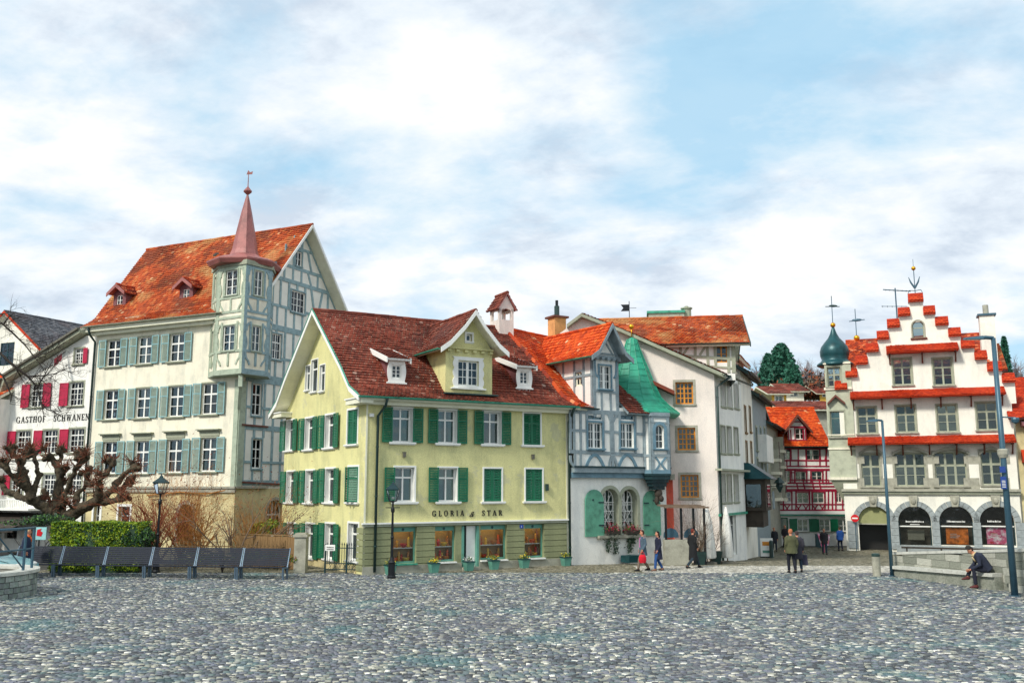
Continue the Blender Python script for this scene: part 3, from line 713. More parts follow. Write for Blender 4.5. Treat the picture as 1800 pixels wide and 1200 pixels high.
M['sett_brown'] = island_mat('brownish setts', [(0, '5f5c4c'), (0.5, '79745f'), (1.0, '979180')], [(0.5, 0.7, '6b6a55', 0.5)], 0.4, grain=0.3, gs=15)
def stones(y0, y1, pitch, wlo, whi, xlim, m, name, seed, h=0.022, drop=0, label=None, keep=None):
    r = np.random.default_rng(seed); V = []; 
    y = y0
    cells = []
    while y < y1:
        xl_, xr_ = xlim(y); x = xl_ + r.random() * 0.1
        while x < xr_:
            w = wlo + (whi - wlo) * r.random(); cells.append((x, y, w)); x += w
        y += pitch * (1 + 0.1 * (r.random() - .5))
    c = np.array(cells)[drop:] if drop else np.array(cells)
    n = len(c)
    wav = 0.06 * np.sin(c[:, 0] * 1.1 + c[:, 1] * 0.7) + 0.05 * np.sin(c[:, 0] * 2.9 + 1.0)
    cxm = c[:, 0] + c[:, 2] / 2; cym = c[:, 1] + wav + (r.random(n) - .5) * 0.025
    ww = c[:, 2] / 2 - 0.004 - r.random(n) * 0.004; dd = pitch / 2 * (0.92 + 0.07 * r.random(n))
    gzv = np.array([gz(v) for v in cym]); lift = (r.random(n) ** 2) * 0.008
    tx = (r.random(n) - .5) * 0.014; ty = (r.random(n) - .5) * 0.016
    ang = (r.random(n) - .5) * 0.25
    P = []
    ox = np.array([-1, 0, 1, 1, 0, -1, -.88, 0, .88, .88, 0, -.88]); oy = np.array([-.86, -1, -.86, .86, 1, .86, -.7, -.86, -.7, .7, .86, .7])
    jit = 1 + (r.random((n, 12)) - .5) * 0.08
    X = ox[None, :] * ww[:, None] * jit; Y = oy[None, :] * dd[:, None] * jit
    ca, sa = np.cos(ang)[:, None], np.sin(ang)[:, None]
    XX = cxm[:, None] + X * ca - Y * sa; YY = cym[:, None] + X * sa + Y * ca
    top = np.array([0] * 6 + [1] * 6)[None, :]
    ZZ = gzv[:, None] - 0.02 + top * (h + lift[:, None] + tx[:, None] * ox[None, :] + ty[:, None] * oy[None, :])
    V = np.stack([XX, YY, ZZ], -1).reshape(-1, 3)
    base = (np.arange(n) * 12)[:, None]
    sides = np.array([[i, (i + 1) % 6, 6 + (i + 1) % 6, 6 + i] for i in range(6)])
    F4 = (base[:, :, None] + sides[None]).reshape(-1, 4); F6 = base + np.arange(6, 12)[None]
    nf = len(F4) + len(F6); me = bpy.data.meshes.new(name)
    me.vertices.add(len(V)); me.vertices.foreach_set('co', V.ravel())
    loops = np.concatenate([F4.ravel(), F6.ravel()]); me.loops.add(len(loops)); me.loops.foreach_set('vertex_index', loops.astype(np.int32))
    st = np.concatenate([np.arange(len(F4)) * 4, len(F4) * 4 + np.arange(len(F6)) * 6]); me.polygons.add(nf); me.polygons.foreach_set('loop_start', st.astype(np.int32))
    me.update(calc_edges=True); me.validate(); me.materials.append(M[m])
    o = link(bpy.data.objects.new(name, me), GROUND); o['kind'] = 'stuff'
    return o, cells
half = lambda y: (-0.60 * y - 1.2, 0.60 * y + 1.2)
YN = G(900, 1200).y - 0.05
# the nearest 300 cobblestones one by one, the rest as one mass
vr = []
for k in range(6):
    mb = MB(); a, b = 1.0, 1.0; rr = random.Random(k + 3)
    ring = [(-1, -.8), (0, -1), (1, -.8), (1, .8), (0, 1), (-1, .8)]
    j = [rr.uniform(.9, 1.1) for _ in range(12)]
    mb.v = [(x * .060 * j[i], y * .044 * j[i], -.02) for i, (x, y) in enumerate(ring)] + [(x * .052 * j[i + 6], y * .038 * j[i + 6], .010 + rr.uniform(-.006, .006)) for i, (x, y) in enumerate(ring)]
    mb.f = [tuple(range(6, 12))] + [(i, (i + 1) % 6, 6 + (i + 1) % 6, 6 + i) for i in range(6)]; mb.m = [0] * 7
    vr.append(mb.mesh('cobblestone', M['cobble_single']))
cnt = 0; y = YN; PITCH = 0.098
while cnt < 300:
    x = -0.585 * y; 
    while x < 0.585 * y and cnt < 300:
        inst('cobblestone', vr[cnt % 6], GROUND, T(x, y + 0.06 * math.sin(x * 1.1 + y * .7), rnd.uniform(0, .012)) @ RZ(rnd.uniform(-.12, .12)) @ Matrix.Diagonal((rnd.uniform(.9, 1.15), rnd.uniform(.9, 1.05), 1, 1)))
        x += rnd.uniform(.122, .148); cnt += 1
    y += PITCH
XEND = x
stones(y - PITCH, y - PITCH * .5, PITCH, .115, .165, lambda q: (XEND, .6 * q + 1), 'cobble', 'cobblestones', 2)
stones(y, 38.6, PITCH, .105, .165, half, 'cobble', 'cobblestones', 1)
stones(3.0, YN - .06, PITCH * 1.1, .14, .19, lambda q: (-9, 9), 'cobble', 'cobblestones', 4)
sx0 = G(1130, 1006).x
def pave(poly, m, name, dz=0.0):
    mb = MB(); mb.face([(x, y, gz(y) + dz) for x, y in poly]); o = mb.build(name, m, None, Matrix()); o['kind'] = 'structure'; return o
stones(38.6, 42.0, 0.13, .13, .2, lambda q: (sx0 - (q - 38.6) * 0, 0.60 * q), 'sett_light', 'pale_setts', 7, h=.022)
stones(42.0, 72.0, 0.17, .17, .26, lambda q: (5 + (q - 42) * .1, 0.44 * q + 6), 'sett_brown', 'street_setts', 8, h=.02)
stones(38.6, 46.0, 0.13, .13, .2, lambda q: (-20 + 0 * q, sx0), 'sett_brown', 'apron_setts', 9, h=.02)

# ================================================================== yellow corner house with shop
OC = G(638, 1010)
F3 = Fr(OC, vdir(3780))
sdir = vdir(-190)
S3 = Fr(OC, -sdir); L3 = -S3.x(493.5, 960)
S3 = Fr(OC.xy + sdir * L3, -sdir)
h3 = empty('corner_house', F3.W, 'pale yellow corner house with dark green shutters above a shop front', 'house')
F3.root = h3; S3.root = h3
W3 = F3.x(1000, 960)
sk = -S3.e.dot(F3.e) / -S3.e.dot(F3.p) if False else (sdir.x * F3.e.x + sdir.y * F3.e.y) / (sdir.x * F3.p.x + sdir.y * F3.p.y)
D3 = L3 * (sdir.x * F3.p.x + sdir.y * F3.p.y)
z3e = 7.15
P3 = [(-.62, z3e), (.35, 7.6), (1.3, 8.55), (D3 / 2, F3.off(D3 / 2).z(720, 561))]
P3b = [(D3 + .6, z3e - .1), (D3 - .4, 7.6), (D3 - 1.5, 8.7), P3[-1]]
print('B3', L3, W3, D3, sk, P3)
# front wall
zc3 = F3.z(800, 918)
st = dict(trim=(.07, 'white_paint', .03), sill=(.16, .14, .07, 'white_paint'), rev=.22, reveal_m='white_paint', rows=[.72], thick=[0], fw=.06, glass='glass_teal', curtain=.5,
          shm='green_shutter', shw=.46, cell=True)
W3U = ((707, 747, 'open'), (786, 749.5, 'open'), (865, 752, 'open'), (935, 754, 'closed'), (711, 851, 'left'), (787, 851.5, 'open'), (866, 852, 'closed'), (938.5, 852, 'closed'))
shops = []
for a, b, t, u, y2 in ((690, 733, 925, 1000, 1), (765, 801, 925, 998, 1), (845, 890, 925, 996, 1), (921, 955, 925, 994, 1)):
    xa, xb = F3.x(a), F3.x(b); zt = zc3 - .14; zb = .38
    F3.hole([(xa, zb), (xb, zb), (xb, zt), (xa, zt)], .25); shops.append((xa, xb, zb, zt))
dxa, dxb = F3.x(812), F3.x(842)
F3.hole([(dxa, .12), (dxb, .12), (dxb, zc3 - .14), (dxa, zc3 - .14)], .3)
F3.wall([(0, -.8), (W3, -.8), (W3, zc3), (0, zc3)], 'green_plaster')
for px, py, s_ in W3U: F3.win(px, py, .88, 1.42, st, shut=s_, shy=.03)
F3.wall([(0, zc3), (W3, zc3), (W3, z3e + .2), (0, z3e + .2)], 'yellow')
S3w = dict(trim=(.08, 'white_paint', .03), sill=(.14, .12, .06, 'white_paint'), rev=.18, reveal_m='white_paint', rows=[.72], thick=[0], fw=.06, glass='glass_teal', shm='green_shutter', shw=.60, curtain=.3)
for px, py, s_ in ((510, 765, 'open'), (544, 762, 'open'), (580, 757.5, 'open'), (620, 750, 'closed')): S3.win(px, py, 1.05, 1.46, S3w, shut=s_, shy=.04)
for px, py, s_ in ((511, 855.5, 'open'), (545, 855, 'open'), (580.5, 853, 'open'), (621, 851, 'ajar')): S3.win(px, py, 1.05, 1.46, S3w, shut=s_)
for px, py, s_ in ((512, 948, 'open'), (545, 950, 'open'), (580, 951, 'open'), (621, 952, None)): S3.win(px, py, 1.02, 1.5, S3w, shut=s_)
for px, dz_, hh in ((541.5, 0, 1.15), (553, .2, 1.5), (567, 0, 1.2)):
    S3.win(px, 664 - dz_ * 20, (.56, .78, .6)[(px > 542) + (px > 560)], hh, S3w, cols=1, rev=.07, fw=.04, trim=(.05, 'white_paint', .03), sill=(.05, .1, .06, 'white_paint'), blind=(.26, 'curtain_y'), curtain=.9, label='small attic window with yellow blind')
def sx3(y, z): return L3 - y * L3 / D3
out = [(0, -.5), (L3, -.4)] + [(sx3(y, z), z - .1) for y, z in P3 if y > 0 and z < P3[-1][1]] 
out = [(0, -.5), (L3, -.4), (L3, z3e + .25)] + [(sx3(y, z), z - .12) for y, z in P3[1:]] + [(sx3(y, z), z - .12) for y, z in reversed(P3b[1:-1])] + [(0, z3e + .15)]
S3.wall(out, 'yellow')
mb = MB(); bk = F3.pt(W3, 0); 
a, b, c_, d_ = F3.pt(W3), F3.pt(W3 + D3 * sk * 0, D3), S3.pt(0), None
for p, q in ((a, b), (b, c_)):
    mb.face([(p.x, p.y, -1), (q.x, q.y, -1), (q.x, q.y, z3e + .3), (p.x, p.y, z3e + .3)])
mb.build('rear_wall', M['yellow'], h3, Matrix())
# corner strip, cornice, courses, plinth
for a, b in ((-.03, .04), (W3 - .12, W3)): mb = MB(); mb.box(a, b, -.03, 0, .1, z3e); mb.build('corner_strip', M['ivory_paint'], h3, F3.W)
mb = MB(); mb.box(-.12, W3 - .02, -.14, 0, zc3, zc3 + .06, M['white_paint']); mb.box(-.1, W3 - .03, -.09, 0, zc3 - .1, zc3, M['stone_trim']); mb.build('cornice', None, h3, F3.W)
piers = [(0, F3.x(690)), (F3.x(733), F3.x(765)), (F3.x(890), F3.x(921)), (F3.x(955), W3 - .14)]
for (xa, xb) in piers:
    n = 7; H_ = (zc3 - .12 - .12) / n
    for i in range(n):
        mb = MB(); w_ = (xb - xa) / 2 - (.0 if xa else -.03); mb.box(-w_, w_, -.055, .0, .012, H_ - .018); mb.build('stone_course', M['green_plaster'], h3, F3.W @ T((xa + xb) / 2 - (.03 if not xa else 0), rnd.uniform(-.006, .004), .12 + i * H_))
mb = MB(); n = 7
for i in range(n):
    H_ = (zc3 - .24) / n; mb.box(L3 - .62, L3 + .02, -.04, 0, .12 + i * H_ + .012, .12 + (i + 1) * H_ - .018)
mb.build('corner_quoin', M['green_plaster'], h3, S3.W)
mb = MB(); mb.box(-.05, dxa - .01, -.075, 0, -.5, .38 - .06); mb.box(dxb + .01, W3 - .14, -.075, 0, -.8, .38 - .06); mb.build('plinth', M['sandstone'], h3, F3.W)
mb = MB(); mb.box(0.02, L3 - .64, -.05, 0, -.6, .30); mb.build('plinth', M['sand'], h3, S3.W)
# shop windows (their display lamps are lit)
M['lamp_glow'], nt, b = newmat('warm display lamp'); b.inputs['Emission Color'].default_value = (1, .72, .38, 1); b.inputs['Emission Strength'].default_value = 8
M['teal_shop'] = mat('sage teal shop joinery', '5f9a88', rough=0.5, var=.12, bump=.05)
M['tan'] = mat('tan display backing', 'b08c58', rough=.8, var=.1)
for k, (xa, xb, zb, zt) in enumerate(shops):
    cx_ = (xa + xb) / 2; w = xb - xa; Wk = F3.W @ T(cx_, 0, 0); r = .12; mb = MB()
    mb.box(-w / 2, -w / 2 + .06, r, r + .09, zb, zt); mb.box(w / 2 - .06, w / 2, r, r + .09, zb, zt); mb.box(-w / 2 + .06, w / 2 - .06, r, r + .09, zt - .19, zt); mb.box(-w / 2 + .06, w / 2 - .06, r, r + .09, zb, zb + .08)
    o = mb.build('shop_window', M['teal_shop'], h3, Wk)
    g = MB(); g.box(-w / 2 + .06, w / 2 - .06, r + .04, r + .046, zb + .08, zt - .19); g.build('pane', M['shopglass'], o, Wk)
    g = MB(); g.tube([(0, r - .012, zt - .1), (0, r, zt - .1)], .06, 14); g.build('round_badge', M['copper_teal'], o, Wk)
    g = MB(); g.box(-w / 2 - .02, w / 2 + .02, -.16, r, zb - .06, zb - .002); g.build('sill', M['white_paint'] if k else M['copper_gutter'], o, Wk)
    g = MB(); y0 = r + .1; g.box(-w / 2, w / 2, y0 + .42, y0 + .45, zb, zt); g.box(-w / 2, -w / 2 + .02, y0, y0 + .42, zb, zt); g.box(w / 2 - .02, w / 2, y0, y0 + .42, zb, zt); g.box(-w / 2 + .02, w / 2 - .02, y0, y0 + .42, zb, zb + .05)
    g.build('display_case', M['tan'], o, Wk)
    g = MB(); g.box(-w / 2 + .1, w / 2 - .1, y0 + .04, y0 + .09, zt - .07, zt - .04); g.build('display_lamp', M['lamp_glow'], o, Wk)
    zs = zb + (zt - zb) * .40; g = MB(); g.box(-w / 2 + .02, w / 2 - .02, y0 + .02, y0 + .40, zs, zs + .035); g.build('shelf', M['white_paint'], o, Wk)
    ords = ['leftmost', 'second', 'third', 'rightmost'][k]
    cn = ['orange', 'amber', 'red', 'yellow', 'ochre']; cols = ['e8641a', 'e0a020', 'd2301c', 'f0c03a', 'c9791f']
    items = [('figurine', 'figurines'), ('candle', 'candles'), ('bowl', 'bowls')]
    for j in range(10):
        nm = items[j % 3]; up = j < 4; xx = (-w / 2 + .16) + (w - .32) * (j / 3 if up else (j - 4) / 5)
        key = cols[(j + k) % 5]
        if 'g' + key not in M: M['g' + key] = mat('glazed ornament ' + key, key, rough=.35, var=.1, bump=0)
        mb = MB()
        if nm[0] == 'figurine': mb.lathe([(.001, 0), (.06, 0), (.07, .03), (.04, .1), (.055, .17), (.03, .22), (.045, .27), (.001, .32)], 10)
        elif nm[0] == 'candle': mb.lathe([(.001, 0), (.045, 0), (.045, .2), (.012, .205), (.004, .24), (.001, .25)], 10)
        else: mb.lathe([(.001, 0), (.05, 0), (.09, .05), (.12, .12), (.11, .12), (.06, .05), (.001, .03)], 12)
        o2 = mb.build(nm[0], M['g' + key], None, F3.W @ T(cx_ + xx, y0 + .12 + .1 * (j % 2), (zs + .036) if up else zb + .052) @ Matrix.Scale(1.35, 4), smooth=True)
        tag(o2, f'{cn[(j + k) % 5]} {nm[0]} on the {"upper" if up else "lower"} shelf of the {ords} shop window', nm[0], 'goods in the shop windows')
# doorway with a pale leaf
mb = MB(); mb.box(dxa + .30, dxb - .08, .14, .2, .12, zc3 - .16); mb.build('door', M['white_paint'], h3, F3.W)
mb = MB(); mb.box(dxa - .0, dxa + .12, -.02, .2, .12, zc3 - .16); mb.box(dxb - .1, dxb, -.02, .2, .12, zc3 - .16); mb.build('door_frame', M['teal_shop'], h3, F3.W)
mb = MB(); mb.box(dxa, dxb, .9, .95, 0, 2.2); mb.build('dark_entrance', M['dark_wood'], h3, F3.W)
mb = MB(); mb.box(dxa, dxb, -.2, .3, -.1, .12); mb.build('doorstep', M['sandstone'], h3, F3.W)
serif(h3, F3, 'GLORIA', F3.x(760), F3.x(816), F3.z(760, 907), .235, gap=.42)
lettering(h3, F3, '&', F3.x(824), F3.z(828, 908), .34, width=.24, y=-.02, shear=.45)
serif(h3, F3, 'STAR', F3.x(847), F3.x(883), F3.z(847, 906), .235, gap=.42)
mb = MB(); x, z = F3.uv(915.5, 924.5); mb.box(x - .09, x + .09, -.075, -.06, z - .08, z + .08); mb.build('house_number_plate', mat('blue enamel', '1e4aa8', rough=.3, bump=0) , h3, F3.W)
lettering(h3, F3, '5', x - .035, z - .04, .1, 'white_paint', y=-.078)
for px, py in ((710, 799), (936, 803)):
    x, z = F3.uv(px, py); mb = MB(); mb.box(x - .06, x + .06, -.1, 0, z - .1, z + .1); mb.box(x - .075, x + .075, -.11, 0, z + .1, z + .12); mb.build('wall_lamp', M['greydark'], h3, F3.W)
x, z = F3.uv(960, 856); mb = MB(); mb.box(x - .05, x + .07, -.12, 0, z - .15, z + .15); mb.build('notice_box', M['pipe'], h3, F3.W)
for px, py in ((652, 730),):
    x, z = F3.uv(px, py); mb = MB(); mb.box(x - .09, x + .09, -.13, 0, z - .06, z + .08); mb.build('floodlight', M['white_paint'], h3, F3.W)
# eaves, roof
mb = MB(); mb.box(-.5, W3 + .3, -.5, .0, z3e - .13, z3e - .02, M['ivory_paint']); mb.box(-.5, W3 + .3, -.3, .02, z3e - .3, z3e - .13, M['ivory_paint']); mb.build('eave_box', None, h3, F3.W)
TH3 = .20; XC3 = F3.off(-.6).x(1013, 708)
R4 = Fr(F3.pt(XC3, 0), vdir(2200)); dl = math.acos(max(-1, min(1, F3.e.dot(R4.e)))); th_ = math.tan(dl / 2)
xl3 = lambda y, z: -.62 + y * sk
xr3 = lambda y, z: XC3 - y * th_
h3r = roof(h3, F3, P3, P3b, xl3, xr3, 'tile_brown', verge='l', vc='copper_gutter', seed=3, slab='ivory_paint', tw=.18, cr=.19)
gutter(h3, F3, (-.62, -.70, z3e + .0), (XC3 + .1, -.70, z3e + .0), 'copper_gutter')
mb = MB()                         # boxed eave returns on the gable side
for xa, xb in ((L3 - .95, L3 + .55), (-.65, .85)):
    mb.box(xa, xb, -.55, .02, z3e - .28, z3e - .08, M['ivory_paint']); mb.box(xa - .04, xb + .04, -.6, .02, z3e - .08, z3e - .03, M['white_paint'])
mb.build('eave_return', None, h3, S3.W)
pipe(h3, F3, [(.62, -.72, z3e - .02), (.62, -.5, z3e - .35), (.45, -.10, z3e - .75), (.45, -.10, .1)], r=.06)
pipe(h3, F3, [(W3 - .05, -.72, z3e - .02), (W3 - .02, -.4, z3e - .35), (W3 - .02, -.12, z3e - .7), (W3 - .02, -.12, -.25)], r=.06)
# big gabled dormer
yd = .12; FD = F3.off(yd)
xa, xb = FD.x(783, 660), FD.x(865, 660); zb = 7.35; ze = FD.z(824, 614); zr = F3.off(-.55).z(832, 545)
wd = (xb - xa) / 2; cxd = (xa + xb) / 2; ov = .52
prof = [(-wd - ov, ze - .12), (-wd - .05, ze + .22), (-wd * .45, ze + (zr - ze) * .58), (0, zr)]
profb = [(-y, z) for y, z in prof]
XF = cross(F3, cxd, yd)
FD.win(823, 656, 1.02, 1.1, dict(cols=2, sub=2, rows=[1 / 3, 2 / 3], mull=.12, rev=.08, fw=.06, curtain=.6))
FD.win(824.5, 593.5, .28, .34, dict(cols=1, rows=[], rev=.1, trim=(.08, 'white_paint', .04), sill=(.1, .06, .05, 'white_paint'), curtain=0))
FD.wall([(xa, zb), (xb, zb), (xb, ze)] + [(cxd - y, z - .1) for y, z in profb[1:][::1]][0:0] + [(cxd + wd * .45, ze + (zr - ze) * .56), (cxd, zr - .1), (cxd - wd * .45, ze + (zr - ze) * .56), (xa, ze)], 'yellow', name='dormer_wall')
# ornate white surround: scalloped board each side
x, z = FD.uv(823, 656)
mb = MB()
for sg in (-1, 1):
    pts = [(.51, -.66), (.78, -.66)]
    for i in range(25):
        t = i / 24; pts.append((.70 + .07 * abs(math.sin(t * 3 * PI)), -.60 + 1.22 * t))
    pts += [(.78, .72), (.51, .72)]
    mb.prism([(x + sg * a, z + b) for a, b in pts], -.05, 0)
mb.box(x - .51, x + .51, -.051, 0, z + .56, z + .72); mb.box(x - .51, x + .51, -.051, 0, z - .64, z - .551); mb.box(x - .85, x + .85, -.12, 0, z - .72, z - .661)
mb.build('scalloped_surround', M['white_paint'], h3, FD.W)
mb = MB(); zz = FD.z(824, 614) - .02; mb.box(xa - .02, xb + .02, -.12, 0, zz, zz + .08)
for i in range(6):
    xx = xa + .12 + (xb - xa - .24) * i / 5; mb.box(xx - .08, xx + .08, -.16, 0, zz - .14, zz - .04)
mb.build('dentil_band', M['yellow'], h3, FD.W)
mb = MB()
for sg, xx in ((-1, xa), (1, xb)):
    mb.face([(xx, 0, zb), (xx, 4.0, zb), (xx, 4.0, ze + .1), (xx, 0, ze + .1)])
mb.build('dormer_cheek', M['yellow'], h3, FD.W, fix=False)
fnr = lambda y, z: max(yat(P3, z) - yd + .05, .3)
roof(h3, XF, prof, profb, const(-.62), fnr, 'tile_brown', verge='l', seed=8, slab='ivory_paint', th=.10, tw=.18, cr=.19, name='dormer_roof')
gutter(h3, XF, (-.6, wd + ov + .06, ze - .12), (yat(P3, ze) - yd, wd + ov + .06, ze - .12), 'copper_gutter', r=.07)
mb = MB(); mb.box(xa - .15, xb + .15, -.35, .03, zb + .12, zb + .18); mb.build('lead_apron', M['pipe'], h3, FD.W)
def shed_dormer(root, F, P, px, py, ys, w=.86, h=.98, m='tile_brown'):
    FD = F.off(ys); x, z = FD.uv(px, py); zt = z + .52
    FD.win(px, py, .40, .54, dict(cols=2, sub=1, rows=[1 / 3, 2 / 3], mull=.05, rev=.05, fw=.035, mw=.025, curtain=.3))
    FD.wall([(x - .34, z - .7), (x + .34, z - .7), (x + .34, zt), (x - .34, zt)], 'white_paint', name='dormer_wall', root=root)
    mb = MB()
    for sg in (-1, 1):
        pts = [(.24, -.46), (.40, -.46)] + [(.37 + .06 * math.sin(i / 16 * PI), -.40 + .8 * i / 16) for i in range(17)] + [(.40, .46), (.24, .46)]
        mb.prism([(x + sg * a, z + b) for a, b in pts], -.04, 0)
    mb.box(x - .24, x + .24, -.041, 0, z + .31, z + .46); mb.box(x - .24, x + .24, -.041, 0, z - .46, z - .29); mb.box(x - .46, x + .46, -.08, 0, z - .53, z - .462)
    mb.build('scalloped_surround', M['white_paint'], root, FD.W)
    dd = 2.0; rise = .62; mb = MB()
    y1 = 0.0
    for sg in (-1, 1):
        mb.face([(x + sg * .335, .0, z - .8), (x + sg * .335, dd, z - .8), (x + sg * .335, dd, zt + rise), (x + sg * .335, 0, zt)])
    mb.build('dormer_cheek', M['redwood'], root, FD.W, fix=False)
    prof = [(-.28, zt + .02)]; yy = 0
    while yy < 4 and zt + .02 + (yy + .28) * .31 > zat(P, yy + ys): yy += .05
    prof.append((yy + .1, zt + .02 + (yy + .38) * .31))
    roof(root, FD, prof, [prof[-1]], const(x - .52), const(x + .52), m, th=.09, slab='white_paint', ridge=False, seed=int(px), tw=.17, cr=.15, verge='lr', name='dormer_roof')
shed_dormer(h3, F3, P3, 697, 653, .62)
shed_dormer(h3, F3, P3, 921, 664, .62)
# belfry-like chimney on the ridge
FB = F3.off(D3 / 2); x, z = FB.uv(882, 567); zr3 = P3[-1][1]
zt_ = FB.z(882, 545); za = FB.z(882, 521)
mb = MB(); w = .42
mb.box(x - w, x + w, -.5, .5, zr3 - .6, zr3 + .35)
for sx in (-1, 1):
    for sy in (-1, 1): mb.box(x + sx * w - (.14 if sx > 0 else 0), x + sx * w + (.14 if sx < 0 else 0), sy * .5 - (.16 if sy > 0 else 0), sy * .5 + (.16 if sy < 0 else 0), zr3 + .35, zt_)
for sy in (-1, 1):
    y0 = -.5 if sy < 0 else .42
    mb.prism([(x - w, zt_ - .25), (x - .22, zt_ - .05), (x, zt_), (x + .22, zt_ - .05), (x + w, zt_ - .25), (x + w, zt_ + .02), (x, za), (x - w, zt_ + .02)], y0, y0 + .08)
for sx in (-1, 1): mb.box(x + sx * w - (.08 if sx > 0 else 0), x + sx * w + (.08 if sx < 0 else 0), -.42, .42, zt_ - .12, zt_ + .02)
ch = mb.build('chimney', M['pink'], h3, FB.W)
X2 = cross(F3, x, D3 / 2 - .0)
roof(h3, X2, [(-w - .16, zt_ - .06), (0, za + .08)], [(w + .16, zt_ - .06), (0, za + .08)], const(-.62), const(.62), 'tile_brown', th=.05, slab='copper_red', ridge=True, tw=.2, cr=.2, name='chimney_roof', seed=9)

# ================================================================== tall oriel house (cream front, timbered side, spire)
C2 = atY(413, 860, 51.5)
e2 = -vdir(-2490)
F2 = Fr(C2, e2); W2 = -F2.x(151, 860)
h2 = empty('oriel_house', F2.W, 'tall cream house with pale blue shutters, timbered side and a corner turret with copper spire', 'house')
F2.root = h2; S2 = Fr(C2, F2.p, h2); D2 = 10.2
z2e = F2.z(375, 556); RY = 5.0
R2 = F2.off(RY); z2r = R2.z(530, 398)
P2 = [(-.7, z2e), (.5, z2e + .75), (RY, z2r)]; P2b = [(D2 + .7, z2e - .0), (D2 - .5, z2e + .75), (RY, z2r)]
print('B2', W2, z2e, z2r)
st2 = dict(cols=2, sub=1, rows=[1 / 3, 2 / 3], thick=[1], mull=.10, mw=.035, fw=.07, rev=.10, shut='open', shm='teal_shutter', shs='teal_slat', shw=.60, trim=(.08, 'stone_trim', .03), sill=(.16, .14, .08, 'stone_trim'), curtain=.18, cell=True)
hs = [1.66, 1.80, 1.92]
for r_, row in enumerate(([(200, 620.5), (254.8, 615.5), (311.5, 610.7)], [(195.8, 711), (251.8, 708), (310, 705), (368.8, 700.5)], [(193.5, 804), (249.5, 803), (307, 801), (367, 798.5)])):
    for px, py in row:
        F2.win(px, py, 1.20, hs[r_], st2, cap=(.22, .36, .26, 'stone_trim') if r_ == 2 else None, cm='curtain_o' if (px == 311.5) else 'curtain')
zs2 = F2.z(380, 858)
for px, py, w, h in ((218, 906, .95, 1.1), (170, 906, .55, 1.3)):
    F2.win(px, py, w, h, dict(cols=1 if w > .9 else 2, rows=[.5], trim=(.14, 'white_paint', .03), sill=(.15, .1, .08, 'sandstone'), curtain=0, rev=.2))
F2.win(326, 921, 1.15, 2.3, dict(arch=True, cols=2, rows=[.5], thick=[0], fc='dark_wood', trim=(.2, 'sandstone', .04), sill=(.2, .15, .1, 'sandstone'), curtain=0, rev=.3))
up_ = [w for w in F2.wins if w['zc'] > zs2]; F2.wins = [w for w in F2.wins if w['zc'] < zs2]
F2.wall([(-W2, -.6), (0, -.6), (0, zs2), (-W2, zs2)], 'sand'); F2.wins = up_
F2.wall([(-W2, zs2), (0, zs2), (0, z2e + .5), (-W2, z2e + .5)], 'cream')
mb = MB(); mb.box(-W2 - .03, .12, -.18, 0, zs2, zs2 + .12); mb.box(-W2 - .03, .08, -.11, 0, zs2 - .22, zs2); mb.build('string_course', M['sandstone'], h2, F2.W)
mb = MB(); mb.box(-.02, 2.6, -.16, 0, zs2, zs2 + .12); mb.build('string_course', M['sandstone'], h2, S2.W)
# timbered side wall
M['panel_white'] = mat('white infill plaster', 'f2efe4', var=.05, scale=1)
S2.win(451, 702, .80, 1.85, dict(cols=2, rows=[1 / 3, 2 / 3], thick=[1], rev=.06, trim=(.08, 'teal_timber', .05), sill=(.08, .12, .08, 'teal_timber'), curtain=.7))
S2.win(485, 608.7, .92, 1.55, dict(cols=2, sub=2, rows=[1 / 3, 2 / 3], thick=[1], rev=.06, trim=(.08, 'teal_timber', .05), sill=(.08, .12, .08, 'teal_timber'), curtain=.4, cell=False))
S2.win(451, 797, .80, 1.7, dict(cols=2, rows=[1 / 3, 2 / 3], thick=[1], rev=.06, trim=(.08, 'teal_timber', .05), sill=(.08, .12, .08, 'teal_timber'), curtain=.4))
S2.win(523.7, 531, 1.35, 1.35, dict(cols=2, sub=2, rows=[1 / 3, 2 / 3], rev=.06, trim=(.08, 'teal_timber', .05), sill=(.08, .12, .08, 'teal_timber'), curtain=.9, cell=False))
S2.win(525, 455, .62, .95, dict(cols=2, rows=[.5], rev=.06, trim=(.08, 'teal_timber', .05), sill=(.08, .1, .06, 'teal_timber'), curtain=.2))
S2.win(482.5, 910, 1.4, 2.15, dict(arch=True, cols=2, sub=2, rows=[.3, .6], thick=[1], rev=.2, trim=(.15, 'sandstone', .03), sill=(.15, .12, .1, 'sandstone'), curtain=.3))
prof2 = [(y, z - .2) for y, z in P2 if y > 0] + [(y, z - .2) for y, z in reversed(P2b[1:-1])]
EX2 = [(d['x'] - d['w'] / 2 - .08, d['x'] + d['w'] / 2 + .08, d['zc'] - d['h'] / 2 - .06, d['zc'] + d['h'] / 2 + .08) for d in S2.wins]
up_ = [w for w in S2.wins if w['zc'] > zs2]; S2.wins = [w for w in S2.wins if w['zc'] < zs2]
S2.wall([(0, -.8), (D2, -.8), (D2, zs2), (0, zs2)], 'sand'); S2.wins = up_
S2.wall([(0, zs2), (D2, zs2), (D2, z2e + .1), *[(y, z) for y, z in reversed(prof2)], (0, z2e + .2)], 'panel_white')
B = S2.beam
zf = lambda z: max(.5, .5 + (z - z2e - .75) / (z2r - z2e - .75) * (RY - .5)) if z > z2e + .1 else .5
xf0 = lambda z: .45 if z < z2e + .6 else zf(z) + .12
xf1 = lambda z: D2 - .05 if z < z2e + .6 else D2 - .5 - (z - z2e - .75) / (z2r - z2e - .75) * (D2 - .5 - RY) - .12
